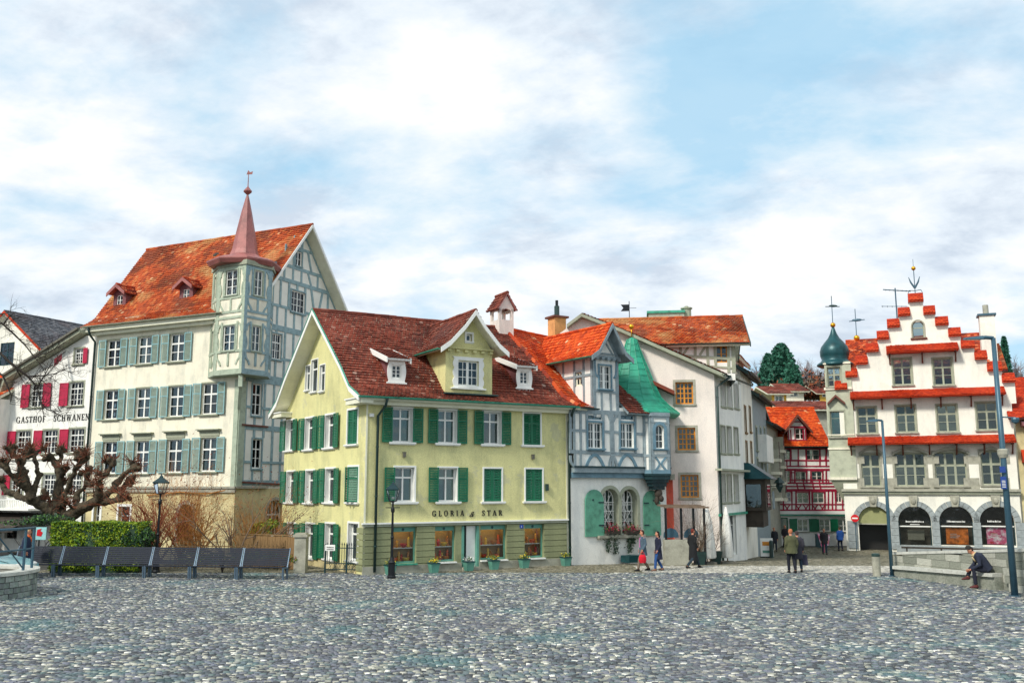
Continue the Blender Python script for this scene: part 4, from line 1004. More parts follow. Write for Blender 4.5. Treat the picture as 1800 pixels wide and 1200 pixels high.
lv = [(S2.z(440, 848), .30), (S2.z(450, 812), .14), (S2.z(450, 751), .30), (S2.z(450, 716), .14), (S2.z(450, 664), .5), (S2.z(485, 629), .16), (S2.z(500, 579), .34), (S2.z(500, 540), .16), (S2.z(525, 499), .24), (S2.z(525, 473), .2), (S2.z(525, 437), .16), (S2.z(528, 418), .14)]
timber_grid(S2, lv, xf0, xf1, .78, 'teal_timber', .16, EX2, seed=6)
mb = MB(); mb.box(0, .50, -.06, 0, zs2 + .1, S2.z(420, 668)); mb.build('corner_post', M['sage_timber'], h2, S2.W)
mb = MB(); mb.box(-.32, -.0, -.055, 0, zs2 + .12, F2.z(405, 668)); mb.build('corner_post', M['sage_timber'], h2, F2.W)
B((424, 746), (469, 750), .10, 'brown', proud=.1, name='red_ledge'); B((424, 847), (492, 851), .10, 'brown', proud=.1, name='red_ledge')
# rear and left walls
mb = MB(); mb.face([(-W2, 0, -1), (-W2, D2, -1), (-W2, D2, z2e + .1), (-W2, RY, z2r - .3), (-W2, 0, z2e + .1)]); mb.face([(-W2, D2, -1), (0, D2, -1), (0, D2, z2e + .1), (-W2, D2, z2e + .1)])
mb.build('rear_wall', M['cream'], h2, F2.W, fix=False)
roof(h2, F2, P2, P2b, lambda y, z: -W2 - .75 - .17 * (min(y, RY) + .7), const(.78), 'tile_orange', verge='r', seed=4, slab='ivory_paint', tw=.2, cr=.21, vm='white_paint')
mb = MB(); mb.box(-W2 - .3, -.9, -.62, 0, z2e - .30, z2e - .12, M['ivory_paint']); mb.box(-W2 - .3, -.9, -.35, 0, z2e - .5, z2e - .30, M['ivory_paint']); mb.build('eave_box', None, h2, F2.W)
gutter(h2, F2, (-W2 - .4, -.78, z2e + .02), (-.9, -.78, z2e + .02), 'stone_trim')
pipe(h2, F2, [(-W2 + .05, -.78, z2e - .02), (-W2 - .02, -.5, z2e - .5), (-W2 + .02, -.12, z2e - .9), (-W2 + .02, -.12, 0)], r=.07)
mb = MB(); x, z = F2.off(4).uv(383, 452); mb.ball((x, 0, z), (.35, .35, .3)); mb.build('roof_cowl', M['dark_wood'], h2, F2.off(4).W)
# roof dormers with little gables
for px, py in ((210, 531), (327, 521)):
    ys = 1.15; FDm = F2.off(ys); x, z = FDm.uv(px, py); w = .55; zt = z + .62
    FDm.win(px, py, .52, .92, dict(cols=2, sub=1, rows=[1 / 3, 2 / 3], mull=.05, rev=.05, fw=.05, curtain=.1))
    FDm.wall([(x - w, z - .7), (x + w, z - .7), (x + w, zt), (x, zt + .5), (x - w, zt)], 'redwood', name='dormer_wall', root=h2)
    mb = MB()
    for sg in (-1, 1): mb.face([(x + sg * (w - .005), 0, z - .8), (x + sg * (w - .005), 1.9, z - .8), (x + sg * (w - .005), 1.9, zt), (x + sg * (w - .005), 0, zt)])
    mb.build('dormer_cheek', M['redwood'], h2, FDm.W, fix=False)
    Xd = cross(F2, x, ys); pr = [(-w - .25, zt - .06), (0, zt + .50)]; pb = [(w + .25, zt - .06), (0, zt + .50)]
    roof(h2, Xd, pr, pb, const(-.35), lambda y, z: yat(P2, z) - ys + .1, 'tile_mix', th=.07, slab='copper_red', verge='l', vm='copper_red', tw=.19, cr=.17, name='dormer_roof', seed=int(px))
# corner turret
V2 = atY(427, 600, 50.4).xy; V1 = atY(379, 600, 51.5).xy; V0 = atY(369.5, 600, 52.6).xy; V3 = atY(472, 600, 51.9).xy; V4 = atY(477, 600, 53.2).xy
TV = [V0, V1, V2, V3, V4]
Ft = Fr(V1, V2 - V1); ztb = Ft.z(403, 657); ztt = Ft.z(403, 468)
cen = (V0 + V4) / 2 + Vector((0.15, 0.3)); cen = Vector((atY(423, 600, 52.3).x, 52.3))
o = bpy.data.objects.new('corner_turret', None); link(o, h2, Matrix.Translation((cen.x, cen.y, ztb))); turret = o
for i in range(4):
    a, b = TV[i], TV[i + 1]; Fs = Fr(a, b - a, h2); wd_ = (b - a).length
    if i in (1, 2):
        cxp = wd_ / 2 + (-.02 if i == 1 else .0)
        for py in (497.5, 594):
            z = Ft.z(403, py); Fs.win(cxp, z, .95 if i == 1 else .60, 1.46, dict(cols=2, rows=[1 / 3, 2 / 3], rev=.05, fw=.06, trim=(.06, 'sage_timber', .05), sill=(.1, .1, .06, 'sage_timber'), curtain=.4), pxc=False)
    if i == 0:
        for py in (500, 597): Fs.win(wd_ / 2, Ft.z(403, py), .4, 1.3, dict(cols=1, rows=[1 / 3, 2 / 3], rev=.05, fw=.05, trim=(.05, 'sage_timber', .05), curtain=.4), pxc=False)
    Fs.wall([(0, ztb), (wd_, ztb), (wd_, ztt), (0, ztt)], 'cream', name='turret_wall')
    mt = 'sage_timber' if i < 2 else 'teal_timber'
    def bb(x0, z0, x1, z1, w): Fs.beam((x0, z0), (x1, z1), w, mt, px=False, proud=.035)
    for x in (.08, wd_ - .08): bb(x, ztb, x, ztt, .2)
    zm = Ft.z(403, 555); zu = [(Ft.z(403, 532), Ft.z(403, 548), Ft.z(403, 470)), (Ft.z(403, 626), Ft.z(403, 641), Ft.z(403, 566))]
    bb(0, ztb + .12, wd_, ztb + .12, .3); bb(0, ztt - .1, wd_, ztt - .1, .22); bb(0, zm + .22, wd_, zm + .22, .14); bb(0, zm - .12, wd_, zm - .12, .14)
    for (wb, low, top) in zu:
        zc_ = (wb + top) / 2 + .1
        bb(0, wb + .28, wd_, wb + .28, .14)
        if wd_ > 1:
            for x in (wd_ / 2 - (.62 if i == 1 else .44), wd_ / 2 + (.62 if i == 1 else .44)): bb(x, wb + .28, x, top, .11)
            bb(wd_ / 2, wb - .55, wd_ / 2, wb + .28, .13)
            for sg in (-1, 1):
                x = wd_ / 2 + sg * (wd_ / 2 - .16)
                Fs.curve([(x, wb + .25), (x - sg * .08, wb - .1), (x - sg * .22, wb - .28), (x - sg * .34, wb - .5)], .11, mt, px=False)
                Fs.curve([(x - sg * .02, top - .55), (x - sg * .05, top - .3), (x - sg * .2, top - .12)], .13, mt, px=False)
                Fs.curve([(x - sg * .02, wb + .35), (x - sg * .1, wb + .7), (x - sg * .02, wb + 1.1)], .10, mt, px=False)
poly = [tuple(v - Vector((0, 0))) for v in TV] + [tuple(F2.pt(-.3, .9).xy)]
mb = MB(); mb.column(poly, ztb - .06, ztb + .01); mb.build('turret_floor', M['sage_timber'], h2, Matrix())
mb = MB(); pc = V2 * .85 + cen * .15; mb.bar((pc.x, pc.y, ztb - .75), (pc.x, pc.y, ztb - .05), .22, .22); q = F2.pt(.1, -.1, ztb - 1.9); mb.bar((q.x, q.y, q.z), (pc.x, pc.y, ztb - .5), .16, .2); mb.build('turret_bracket', M['sage_timber'], h2, Matrix())
mb = MB(); n = 8; a0 = math.atan2((V2 - cen).y, (V2 - cen).x)
def ring(r, z): return [(cen.x + r * math.cos(a0 + 2 * PI * j / n), cen.y + r * math.sin(a0 + 2 * PI * j / n), z) for j in range(n)]
zz = lambda py: atY(423, py, 51.8).z
mb.lathe([(1.98, zz(470)), (2.12, zz(463.5)), (2.12, zz(461)), (1.75, zz(456.5)), (1.22, zz(452)), (.86, zz(446)), (.74, zz(437)), (.55, zz(405)), (.33, zz(372)), (.12, zz(345)), (.05, zz(338))], 8, (cen.x, cen.y), a0=a0)
sp_ = mb.build('spire', M['copper_red'], h2, Matrix())
mb = MB(); zb0 = zz(338); mb.lathe([(.05, zb0), (.24, zz(333)), (.26, zz(331.5)), (.05, zz(324)), (.03, zz(322)), (.02, zz(300)), (.001, zz(298))], 8, (cen.x, cen.y))
mb.build('finial', M['copper_red'], sp_, Matrix())
mb = MB(); zf = zz(302); mb.prism([(cen.x - .12, zf), (cen.x + .22, zf + .02), (cen.x + .25, zf + .2), (cen.x + .08, zf + .14), (cen.x - .02, zf + .28), (cen.x - .08, zf + .12)], cen.y - .01, cen.y + .01); mb.build('weather_vane', M['copper_red'], sp_, Matrix())
mb = MB(); mb.column([tuple(cen + (v - cen) * 1.08) for v in TV] + [tuple(F2.pt(-.3, 1.5).xy)], ztt - .05, ztt + .22); mb.build('turret_cornice', M['stone_trim'], h2, Matrix())

# ================================================================== inn with crimson shutters (left)
O1 = F2.pt(-W2 - .05, .35)
F1 = Fr(O1, e2)
h1 = empty('inn', F1.W, 'white inn with crimson shutters and large serif lettering, at the far left', 'inn'); F1.root = h1
st1 = dict(cols=2, sub=2, rows=[.25, .5, .75], thick=[2], mull=.07, mw=.025, fw=.06, rev=.1, shm='red_shutter', shs='red_shutter', shk='board', shw=.74, trim=(.10, 'stone_trim', .03), sill=(.15, .12, .08, 'stone_trim'), curtain=.7, cell=False)
F1.win(139, 626, .85, 1.0, st1, shut='right', shw=.4)
F1.win(65, 695, 1.25, 1.5, st1, shut='open', curtain=1, cm='curtain_o'); F1.win(134, 692, 1.3, 1.5, st1, shut='left', shw=.75)
for px, py in ((41, 777), (88, 776), (134.5, 774)): F1.win(px, py, 1.35, 1.5, st1, shut='left')
F1.win(-8, 779, 1.35, 1.5, st1, shut='left')
for px, py, s_ in ((86, 851, None), (131, 852, None), (30, 852, 'left')): F1.win(px, py, 1.2, 1.3, st1, shut=s_)
for px in (20, 100): F1.win(px, 925, 1.2, 1.5, dict(cols=2, rows=[.6], fc='dark_wood', curtain=0, rev=.2))
kx, kz = F1.uv(25, 668); lx, lz = F1.uv(2, 742); rx, rz = F1.uv(152, 590); sl_ = (rz - kz) / (rx - kx); ax_ = rx + 2.0; az_ = kz + sl_ * (ax_ - kx)
F1.wall([(lx - 1.2, -.6), (lx - 1.2, lz), (lx, lz), (kx, kz), (rx + .0, rz), (0.3, rz - .1), (0.3, -.6)], 'white')
mb = MB()
for (xa, za), (xb, zb_) in (((lx - .3, lz - .2), (kx - .15, kz + .0)), ((kx - .15, kz), (rx + .1, rz + .12))):
    n_ = Vector((-(zb_ - za), xb - xa)).normalized() * .22
    mb.hexa([(xa, -.6, za), (xb, -.6, zb_), (xb, 8, zb_), (xa, 8, za), (xa + n_.x, -.6, za + n_.y), (xb + n_.x, -.6, zb_ + n_.y), (xb + n_.x, 8, zb_ + n_.y), (xa + n_.x, 8, za + n_.y)], M['stone_trim'])
    n2_ = n_ * 1.6
    mb.hexa([(xa + n_.x, -.75, za + n_.y), (xb + n_.x, -.75, zb_ + n_.y), (xb + n_.x, 8, zb_ + n_.y), (xa + n_.x, 8, za + n_.y), (xa + n2_.x, -.75, za + n2_.y), (xb + n2_.x, -.75, zb_ + n2_.y), (xb + n2_.x, 8, zb_ + n2_.y), (xa + n2_.x, 8, za + n2_.y)], M['greydark'])
mb.build('roof', None, h1, F1.W)
mb = MB(); mb.box(lx - 1.8, lx + .1, -.6, 0, lz - .25, lz - .1); mb.build('eave_return', M['ivory_paint'], h1, F1.W)
zt_ = F1.z(60, 742); serif(h1, F1, 'GASTHOF', F1.x(19), F1.x(71), zt_, .40, gap=.12); serif(h1, F1, 'SCHWANEN', F1.x(85), F1.x(157, 740), zt_, .40, gap=.12)
mb = MB(); xa, za = F1.uv(117, 621); mb.bar((xa, -.1, za + .1), (xa + .35, -1.1, za - .6), .04, .04); fp = mb.build('flag_pole', M['black_iron'], h1, F1.W)
mb = MB(); 
for i in range(5):
    a = i / 5; b = (i + 1) / 5
    mb.face([(xa + .08 + .35 * a, -.4 - .8 * a, za - .05 - .5 * a), (xa + .08 + .35 * b, -.4 - .8 * b, za - .05 - .5 * b), (xa + .12 + .35 * b, -.4 - .8 * b, za - .5 - .6 * b + .05 * math.sin(i * 2)), (xa + .12 + .35 * a, -.4 - .8 * a, za - .45 - .6 * a)])
mb.build('flag', M['red_shutter'], fp, F1.W)
zbw = F1.z(60, 806); mb = MB(); mb.box(-7.5, 0, -.12, 0, zbw - .06, zbw + .06); mb.build('string_course', M['warmwhite'], h1, F1.W)
# balcony rail and dark awning
mb = MB(); za, zb_ = F1.z(20, 892), F1.z(20, 878)
for i in range(26): x = -8 + i * .17; mb.box(x, x + .05, -1.45, -1.41, za, zb_)
mb.box(-8.1, -3.5, -1.47, -1.39, zb_, zb_ + .06); mb.box(-8.1, -3.5, -1.5, 0, za - .12, za); mb.build('balcony', M['white_paint'], h1, F1.W)
mb = MB(); z0 = F1.z(20, 896)
for i in range(7):
    xa = -8.2 + i * .78; mb.hexa([(xa, -3.0, z0 - .95), (xa + .76, -3.0, z0 - .95), (xa + .76, -.1, z0 - .2), (xa, -.1, z0 - .2), (xa, -3.0, z0 - .90), (xa + .76, -3.0, z0 - .90), (xa + .76, -.1, z0 - .15), (xa, -.1, z0 - .15)])
mb.box(-8.2, -2.7, -3.03, -2.98, z0 - 1.2, z0 - .9); mb.build('awning', M['dark_wood'], h1, F1.W)

# ---- house behind the inn
F0 = F1.off(9.0); F0 = Fr(F0.O, F0.e)
h0 = empty('rear_house', F0.W, 'light grey gabled house with dark tiled roof and teal window behind the inn', 'house'); F0.root = h0
gx, gzz = F0.uv(15, 550); g2, gz2 = F0.uv(82, 620); hw = g2 - gx; sl0 = (gzz - gz2) / hw
F0.win(12, 622, 1.75, 1.9, dict(cols=2, rows=[.5], fc='copper_teal', glass='glass_teal', curtain=0, rev=.05))
F0.wall([(gx - 7, 0), (gx + 7, 0), (gx + 7, gzz - 7 * sl0), (gx, gzz), (gx - 7, gzz - 7 * sl0)], 'warmwhite')
X0 = Fr(F0.pt(gx, 0), F0.p, h0)
roof(h0, X0, [(-7.3, gzz - 7.3 * sl0 + .1), (0, gzz + .1)], [(7.3, gzz - 7.3 * sl0 + .1), (0, gzz + .1)], const(-.4), const(14), 'tile_dark', th=.2, tw=.3, cr=.3, verge='l', vm='tile_red', slab='warmwhite')
xx, zz_ = F0.off(2).uv(50, 583); chimney(h0, F0, xx, 2.5, zz_ - 1.5, zz_ + .3, .7, .7, 'sandstone')
mb = MB()
q = [(3.0, 2.6), (3.0, 3.3), (4.2, 3.3), (4.2, 2.6)]
mb.hexa([(gx + a, b, gzz + .12 - a * sl0 + .06) for a, b in q] + [(gx + a, b, gzz + .12 - a * sl0 + .16) for a, b in q], M['copper_teal']); mb.build('roof_window', None, h0, F0.W)
# orange roof sliver at the left edge
Fm = Fr(atY(-40, 855, 60).xy, e2); hm = empty('outbuilding', Fm.W, 'low building with orange roof at the left edge beyond the inn', 'house'); Fm.root = hm
zz1, zz0 = Fm.z(0, 655), Fm.z(0, 700)
mb = MB(); mb.box(-5, 1.2, 0, 6, -.5, zz0); mb.build('wall', M['white'], hm, Fm.W)
roof(hm, Fm, [(-.4, zz0 - .1), (3, zz1 + .3)], [(6.4, zz0 - .1), (3, zz1 + .3)], const(-5.2), const(1.4), 'tile_orange2', tw=.2, cr=.2, tiles_back=False)

# ================================================================== blue timbered house with green copper cone
O4 = F3.pt(W3 + .02, 0)
F4 = Fr(O4, vdir(3300)); W4 = F4.x(1172, 900)
h4 = empty('timbered_house', F4.W, 'white house with blue grey timbered upper floor, arched windows and green copper cone roof', 'house'); F4.root = h4
JT = .32; U4 = F4.off(-JT)
zj = F4.z(1060, 835); z4e = U4.z(1060, 722)
print('B4', W4, zj, z4e)
la = dict(arch=True, cols=2, sub=2, rows=[.33, .66], fc='white_paint', mull=.05, mw=.03, rev=.35, fw=.05, trim=(.16, 'stone_trim', .05), sill=(.35, .22, .12, 'sandstone'), curtain=.9, reveal_m='stone_trim', glass='glass')
for px in (1072.5, 1106):
    F4.win(px, 899, 1.0, 2.15, la)
F4.wall([(-.0, -.8), (W4, -1.0), (W4, zj + .2), (0, zj + .2)], 'white')
# lattice bars of the arched windows
for px in (1072.5, 1106):
    x, z = F4.uv(px, 899); mb = MB(); y = .30
    for k in range(5):
        a = -.36 + .18 * k
        mb.bar((x + a, y, z - .9), (x - a * .2 + (.36 if k % 2 else -.36) * .5, y, z + .75), .018, .018, up=(0, 1, 0))
    for sg in (-1, 1): mb.bar((x - sg * .36, y - .01, z - .2), (x + sg * .3, y - .01, z + .8), .018, .018, up=(0, 1, 0)); mb.bar((x - sg * .36, y - .012, z - .9), (x + sg * .36, y - .012, z + .1), .018, .018, up=(0, 1, 0))
    for zz4 in (-.45, .0, .42): mb.box(x - .48, x + .48, y - .02, y, z + zz4, z + zz4 + .03)
    mb.build('window_grille', M['white_paint'], h4, F4.W)
for px in (1043.5, 1144.5):
    x, z = F4.uv(px, 901); w = 1.1
    mb = MB(); mb.prism(arch_pts(w, z - 1.08, z + 1.08, 12, x), -.09, -.03); o = mb.build('arched_shutter', M['copper_shutter'], h4, F4.W)
    mb = MB(); s_ = 1 if px < 1100 else -1
    for zz4 in (-.6, .45): mb.box(x + s_ * w / 2 - .32 * (s_ > 0), x + s_ * w / 2 + .32 * (s_ < 0), -.11, -.09, z + zz4, z + zz4 + .06)
    mb.ball((x - .1 * s_, -.1, z + .6), (.05, .02, .05), 8); mb.build('hinge', M['iron'], o, F4.W)
mb = MB(); x0_, x1_ = F4.x(1058), F4.x(1130); z = F4.z(1090, 940)
# jetty beam
mb = MB(); mb.box(.05, W4 - .0, -JT - .06, .05, zj + .12, zj + .34, M['lilac_timber']); mb.box(.05, W4, -JT + .1, .05, zj - .12, zj + .12, M['blue_timber']); mb.box(.05, W4, -JT - .11, .05, zj + .34, zj + .42, M['iron']); mb.build('jetty_beam', None, h4, F4.W)
s4 = dict(cols=2, sub=2, rows=[1 / 3, 2 / 3], mull=.12, rev=.08, fw=.05, trim=(.09, 'blue_timber', .06), sill=(.12, .16, .07, 'blue_timber'), curtain=.5, cell=False)
for px in (1045.5, 1102): U4.win(px, 765, .86, 1.2, s4)
for px in (1045.5, 1102): U4.win(px, 733.5, .86, .2, dict(cols=2, rows=[], rev=.05, fc='blue_timber', glass='glass_teal', curtain=0, fw=.04, mull=.08))
xw4 = U4.x(1133, 770)
U4.wall([(.05, zj + .3), (xw4 + .4, zj + .3), (xw4 + .4, z4e + .2), (.05, z4e + .2)], 'white')
b4 = U4.beam; mt = 'lilac_timber'; mbl = 'blue_timber'
zA, zB = 797, 727
for a, b, w, m_ in (((1001, 793), (1135, 800), .17, mt), ((1001, 722), (1135, 728), .2, mt), ((1001, 756), (1033, 757), .13, mt), ((1059, 758), (1089, 760), .13, mt), ((1116, 762), (1132, 763), .13, mt)):
    b4(a, b, w, m_)
for x in (1002, 1008.5, 1020, 1031, 1060, 1088.5, 1116, 1131): b4((x, 724), (x + .5, 796), .13 if x not in (1074,) else .2, mt)
b4((1074, 722), (1076, 796), .26, mt, name='carved_post'); 
for x in (1010, 1020): b4((x, 797), (x, 822), .13, mt)
for cxx in (1045, 1102):
    U4.curve([(cxx - 16, 822), (cxx - 9, 806), (cxx, 799), (cxx + 9, 806), (cxx + 17, 823)], .15, mbl)
U4.curve([(1069, 823), (1071, 812), (1075.5, 800)], .13, mt); U4.curve([(1085, 824), (1082, 812), (1077.5, 800)], .13, mt); b4((1076, 800), (1077, 823), .15, mt)
U4.curve([(1002, 800), (1003, 812), (1009, 820)], .12, mt); U4.curve([(1069, 727), (1072, 738), (1075, 745)], .12, mt); U4.curve([(1083, 728), (1079, 738), (1075, 745)], .12, mt)
# roof in two planes meeting the yellow house at a hip
P4 = [(-.62, z3e), (.35, 7.6), (1.3, 8.55), (D3 / 2, P3[-1][1])]; R4.root = h4
XE4 = R4.off(-.6).x(1150, 722)
P4b = [(D3 + .6, z3e), P4[-1]]
h4r = roof(h4, R4, P4, P4b, lambda y, z: y * th_, const(XE4), 'tile_orange2', slab='ivory_paint', seed=12, tw=.18, cr=.19, tiles_back=False)
roof(h4, F4, [(-.72, z4e - .05), (3.8, z4e + 3.7)], [(3.8, z4e + 3.7)], const(F4.x(1087, 700) + .0), const(F4.x(1150, 722)), 'tile_brown', ridge=False, seed=17, tw=.18, cr=.19, th=.1, slab='lilac_timber', name='side_roof')
mb = MB(); n = 22            # hip tiles
for i in range(n):
    def hp(t):
        y = P3[0][0] + (P3[-1][0] - P3[0][0]) * t; return F3.pt(XC3 - y * th_, y, zat(P3, y) + .03)
    mb.tube([hp(i / n), hp((i + 1.15) / n) + Vector((0, 0, .03))], [.12, .10], 7)
mb.build('hip_tiles', M['tile_mix'], h4r, Matrix())['kind'] = 'stuff'
gutter(h4, R4, (.0, -.70, z3e), (XE4, -.70, z3e), 'pipe')
mb = MB(); mb.box(.0, R4.off(0).x(1128), -.45, .3, z3e - .2, z3e - .04); mb.build('eave_box', M['lilac_timber'], h4, R4.W)
# gabled dormer
GD = U4.off(.02); xa, xb = GD.x(1042, 680), GD.x(1087, 680); cxd = (xa + xb) / 2; wd = (xb - xa) / 2
ze = GD.z(1064, 627); zr = GD.off(-.45).z(1075, 570); zb = z4e - .3
GD.win(1063, 663, .72, 1.12, dict(cols=2, sub=2, rows=[1 / 3, 2 / 3], mull=.14, rev=.08, fw=.04, trim=(.07, 'blue_timber', .06), sill=(.1, .14, .06, 'blue_timber'), curtain=.2, cell=False))
GD.wall([(xa, zb), (xb, zb), (xb, ze), (cxd, zr - .15), (xa, ze)], 'white', name='dormer_wall')
for x in (xa + .09, xb - .09): GD.beam((x, zb), (x, ze), .18, mt, px=False)
for x in (cxd - .28, cxd + .28): GD.beam((x, zb), (x, GD.z(1064, 688)), .12, mt, px=False)
GD.beam((xa, GD.z(1064, 687)), (xb, GD.z(1064, 689)), .13, mt, px=False)
GD.beam((xa - .1, ze - .05), (xb + .1, ze - .05), .2, mt, px=False, proud=.08); GD.beam((xa, ze + .14), (xb, ze + .14), .08, mt, px=False)
for sg in (-1, 1):
    GD.beam((cxd + sg * wd, ze), (cxd, zr - .2), .2, mt, px=False); GD.beam((cxd + sg * wd * .6, ze + .1), (cxd - sg * wd * .25, ze + (zr - ze) * .62), .07, mt, px=False)
    GD.curve([(cxd + sg * (wd - .12), ze - .1), (cxd + sg * (wd - .16), ze - .8), (cxd + sg * (wd - .3), ze - 1.0)], .09, mbl, px=False)
mb = MB()
for i in range(5): xx = xa + .1 + (xb - xa - .2) * i / 4; mb.box(xx - .07, xx + .07, -.26, -.09, ze - .2, ze - .06)
mb.build('rafter_end', M['lilac_timber'], h4, GD.W)
CK = cross(F4, xa, -JT + .02)      # left cheek faces left: its x runs into the building
CKf = Fr(F4.pt(xa, 4.2), -F4.p, h4)
CKf.win(4.2 + JT - 1.05, GD.z(1029, 661) + .0, .52, .66, dict(cols=2, rows=[.5], rev=.04, fc='ivory_paint', trim=(.07, 'lilac_timber', .05), curtain=0, cell=False), pxc=False)
CKf.wall([(0, zb), (4.2 + JT, zb), (4.2 + JT, ze + .1), (0, ze + .1)], 'white', name='dormer_cheek')
for x in (4.2 + JT - .1, 4.2 + JT - .68, 4.2 + JT - 1.42, 4.2 + JT - 2.3): CKf.beam((x, zb), (x, ze), .13, mt, px=False)
CKf.beam((0, ze - .9), (4.2 + JT, ze - .9), .12, mt, px=False)
CR = Fr(F4.pt(xb, -JT + .02), F4.p, h4); CR.wall([(0, zb), (4.2, zb), (4.2, ze + .1), (0, ze + .1)], 'white', name='dormer_cheek')
ov = .50; pr = [(-wd - ov, ze - .12), (-wd - .02, ze + .2), (0, zr)]; pb = [(wd + ov, ze - .12), (wd + .02, ze + .2), (0, zr)]
XG = cross(F4, cxd, -JT)
roof(h4, XG, pr, pb, const(-.55), lambda y, z: 4.9 if z > 9 else 4.0, 'tile_orange2', th=.1, slab='lilac_timber', verge='l', vm='lilac_timber', tw=.18, cr=.19, name='dormer_roof', seed=14)
gutter(h4, XG, (-.5, wd + ov + .06, ze - .12), (3.2, wd + ov + .06, ze - .12), 'copper_gutter', r=.06)
FC4 = F3.off(D3 / 2 + .6); x, z = FC4.uv(979, 572); mb = MB(); zc_ = FC4.z(979, 560)
M['ochre'] = mat('ochre plaster', 'dfa163', var=.1)
mb.box(x - .36, x + .36, -.35, .35, z - 1.4, zc_, M['ochre']); mb.box(x - .48, x + .48, -.47, .47, zc_, zc_ + .1, M['brown']); mb.tube([(x, 0, zc_ + .1), (x, 0, FC4.z(979, 538))], .14, 10, M['pipe']); mb.tube([(x, 0, FC4.z(979, 538)), (x, 0, FC4.z(979, 528))], .08, 10, M['black_iron']); mb.build('chimney', None, h4, FC4.W)
# oriel and copper cone on the corner
q0 = U4.pt(U4.x(1131, 770), 0).xy; q1 = q0 + U4.e * .12 - U4.p * .42; Fo = Fr(q1, Vector((.93, .36))); wo_ = Fo.x(1176, 770); q2 = Fo.pt(wo_, 0).xy; q3 = q2 + Vector((.3, 1.6))
zo0, zo1 = Fo.z(1155, 832), Fo.z(1155, 729)
for i, (a, b) in enumerate(((q0, q1), (q1, q2), (q2, q3))):
    Fs = Fr(a, b - a, h4); wl_ = (b - a).length
    if i == 1: Fs.win(wl_ * .48, Fo.z(1151, 767), .48, 1.15, dict(arch=True, cols=2, rows=[.3, .6], rev=.1, fw=.05, mull=.03, trim=(.16, 'blue_timber', .05), sill=(.18, .15, .06, 'blue_timber'), curtain=.8), pxc=False)
    Fs.wall([(0, zo0), (wl_, zo0), (wl_, zo1), (0, zo1)], 'white', name='oriel_wall')
    for x in (.07, wl_ - .07): Fs.beam((x, zo0), (x, zo1), .14, mt, px=False, proud=.035)
    for z, w in ((zo0 + .08, .2), (zo1 - .08, .16), (Fo.z(1151, 800), .12), (Fo.z(1151, 742), .07)): Fs.beam((0, z), (wl_, z), w, mt if z > zo0 + .1 else mbl, px=False, proud=.037)
    if i == 1:
        z1_, z0_ = Fo.z(1151, 803), zo0 + .15
        Fs.curve([(.2, z1_), (wl_ * .42, (z0_ + z1_) / 2), (.2, z0_)], .10, mbl, px=False); Fs.curve([(wl_ - .2, z1_), (wl_ * .54, (z0_ + z1_) / 2), (wl_ - .2, z0_)], .10, mbl, px=False)
q4 = F4.pt(W4 - .2, 1.5).xy
oc = (q1 + q2) / 2 + Vector((-.15, .75))
mb = MB(); steps = ((1.06, .0, .10), (1.0, -.10, .18), (.88, -.28, .14), (.74, -.42, .18), (.6, -.6, .16))
for sc_, dz, hh in steps:
    mb.column([tuple(oc + (v - oc) * sc_) for v in (q0, q1, q2, q3, q4)], zo0 + dz - hh, zo0 + dz)
mb.build('oriel_corbel', M['iron'], h4, Matrix())
mb = MB(); pq = oc + (q1 + q2 - oc * 2) * .22; mb.ball((pq.x, pq.y, zo0 - .95), (.2, .17, .26), 10); mb.ball((pq.x + .12, pq.y - .1, zo0 - 1.2), (.13, .12, .16), 10); mb.ball((pq.x - .1, pq.y - .08, zo0 - 1.3), (.12, .12, .22), 8); mb.build('carved_corbel_figure', M['dark_wood'], h4, Matrix(), smooth=True)
cc = atY(1112.5, 700, q1.y + 2.2).xy; zc_ = lambda py: atY(1113, py, cc.y).z; kc = cc.y / FPX * 1.02
pf = [(hw * kc, p) for hw, p in ((80, 729), (60, 712.5), (48.5, 700), (41.5, 685), (34.5, 667), (28, 650), (20, 630), (13, 611), (8.5, 597))]
nn_ = 12; mb = MB(); mb.lathe([(pf[0][0] - .15, zc_(735)), (pf[0][0], zc_(731))] + [(r, zc_(p)) for r, p in pf] + [(.05, zc_(593))], nn_, tuple(cc), a0=.2)
cone = mb.build('cone_roof', M['copper_green'], h4, Matrix())
mb = MB()
for j in range(nn_):
    a = .2 + 2 * PI * j / nn_; mb.tube([(cc.x + (r + .012) * math.cos(a), cc.y + (r + .012) * math.sin(a), zc_(p) + .01) for r, p in pf], .022, 5)
    a2 = .2 + 2 * PI * (j + .5) / nn_
for k in range(11):
    t = k / 11; py = 722 - 125 * t
    for (r0, p0), (r1, p1) in zip(pf, pf[1:]):
        if p0 >= py >= p1: r = r0 + (r1 - r0) * (p0 - py) / (p0 - p1)
    for j in range(nn_):
        a = .2 + 2 * PI * j / nn_; b = .2 + 2 * PI * (j + 1) / nn_; dz = .09 * (j % 2)
        mb.tube([(cc.x + (r + .008) * math.cos(a), cc.y + (r + .008) * math.sin(a), zc_(py) + dz), (cc.x + (r + .008) * math.cos(b), cc.y + (r + .008) * math.sin(b), zc_(py) + dz)], .012, 4, cap=False)
mb.build('copper_seam', M['copper_green'], cone, Matrix())
mb = MB(); mb.tube([(cc.x, cc.y, zc_(592)), (cc.x, cc.y, zc_(576))], .03, 6); mb.ball((cc.x, cc.y, zc_(574)), .14, 12); mb.build('gilt_ball', M['gold'], cone, Matrix(), smooth=True)
mb = MB(); mb.column([tuple(oc + (v - oc) * 1.1) for v in (q0, q1, q2, q3, q4)], zo1 - .06, zo1 + .12); mb.build('oriel_cornice', M['lilac_timber'], h4, Matrix())
mb = MB(); e4 = F4.pt(W4, 0); f4 = F4.pt(W4, 8); f5 = F4.pt(0, 8)
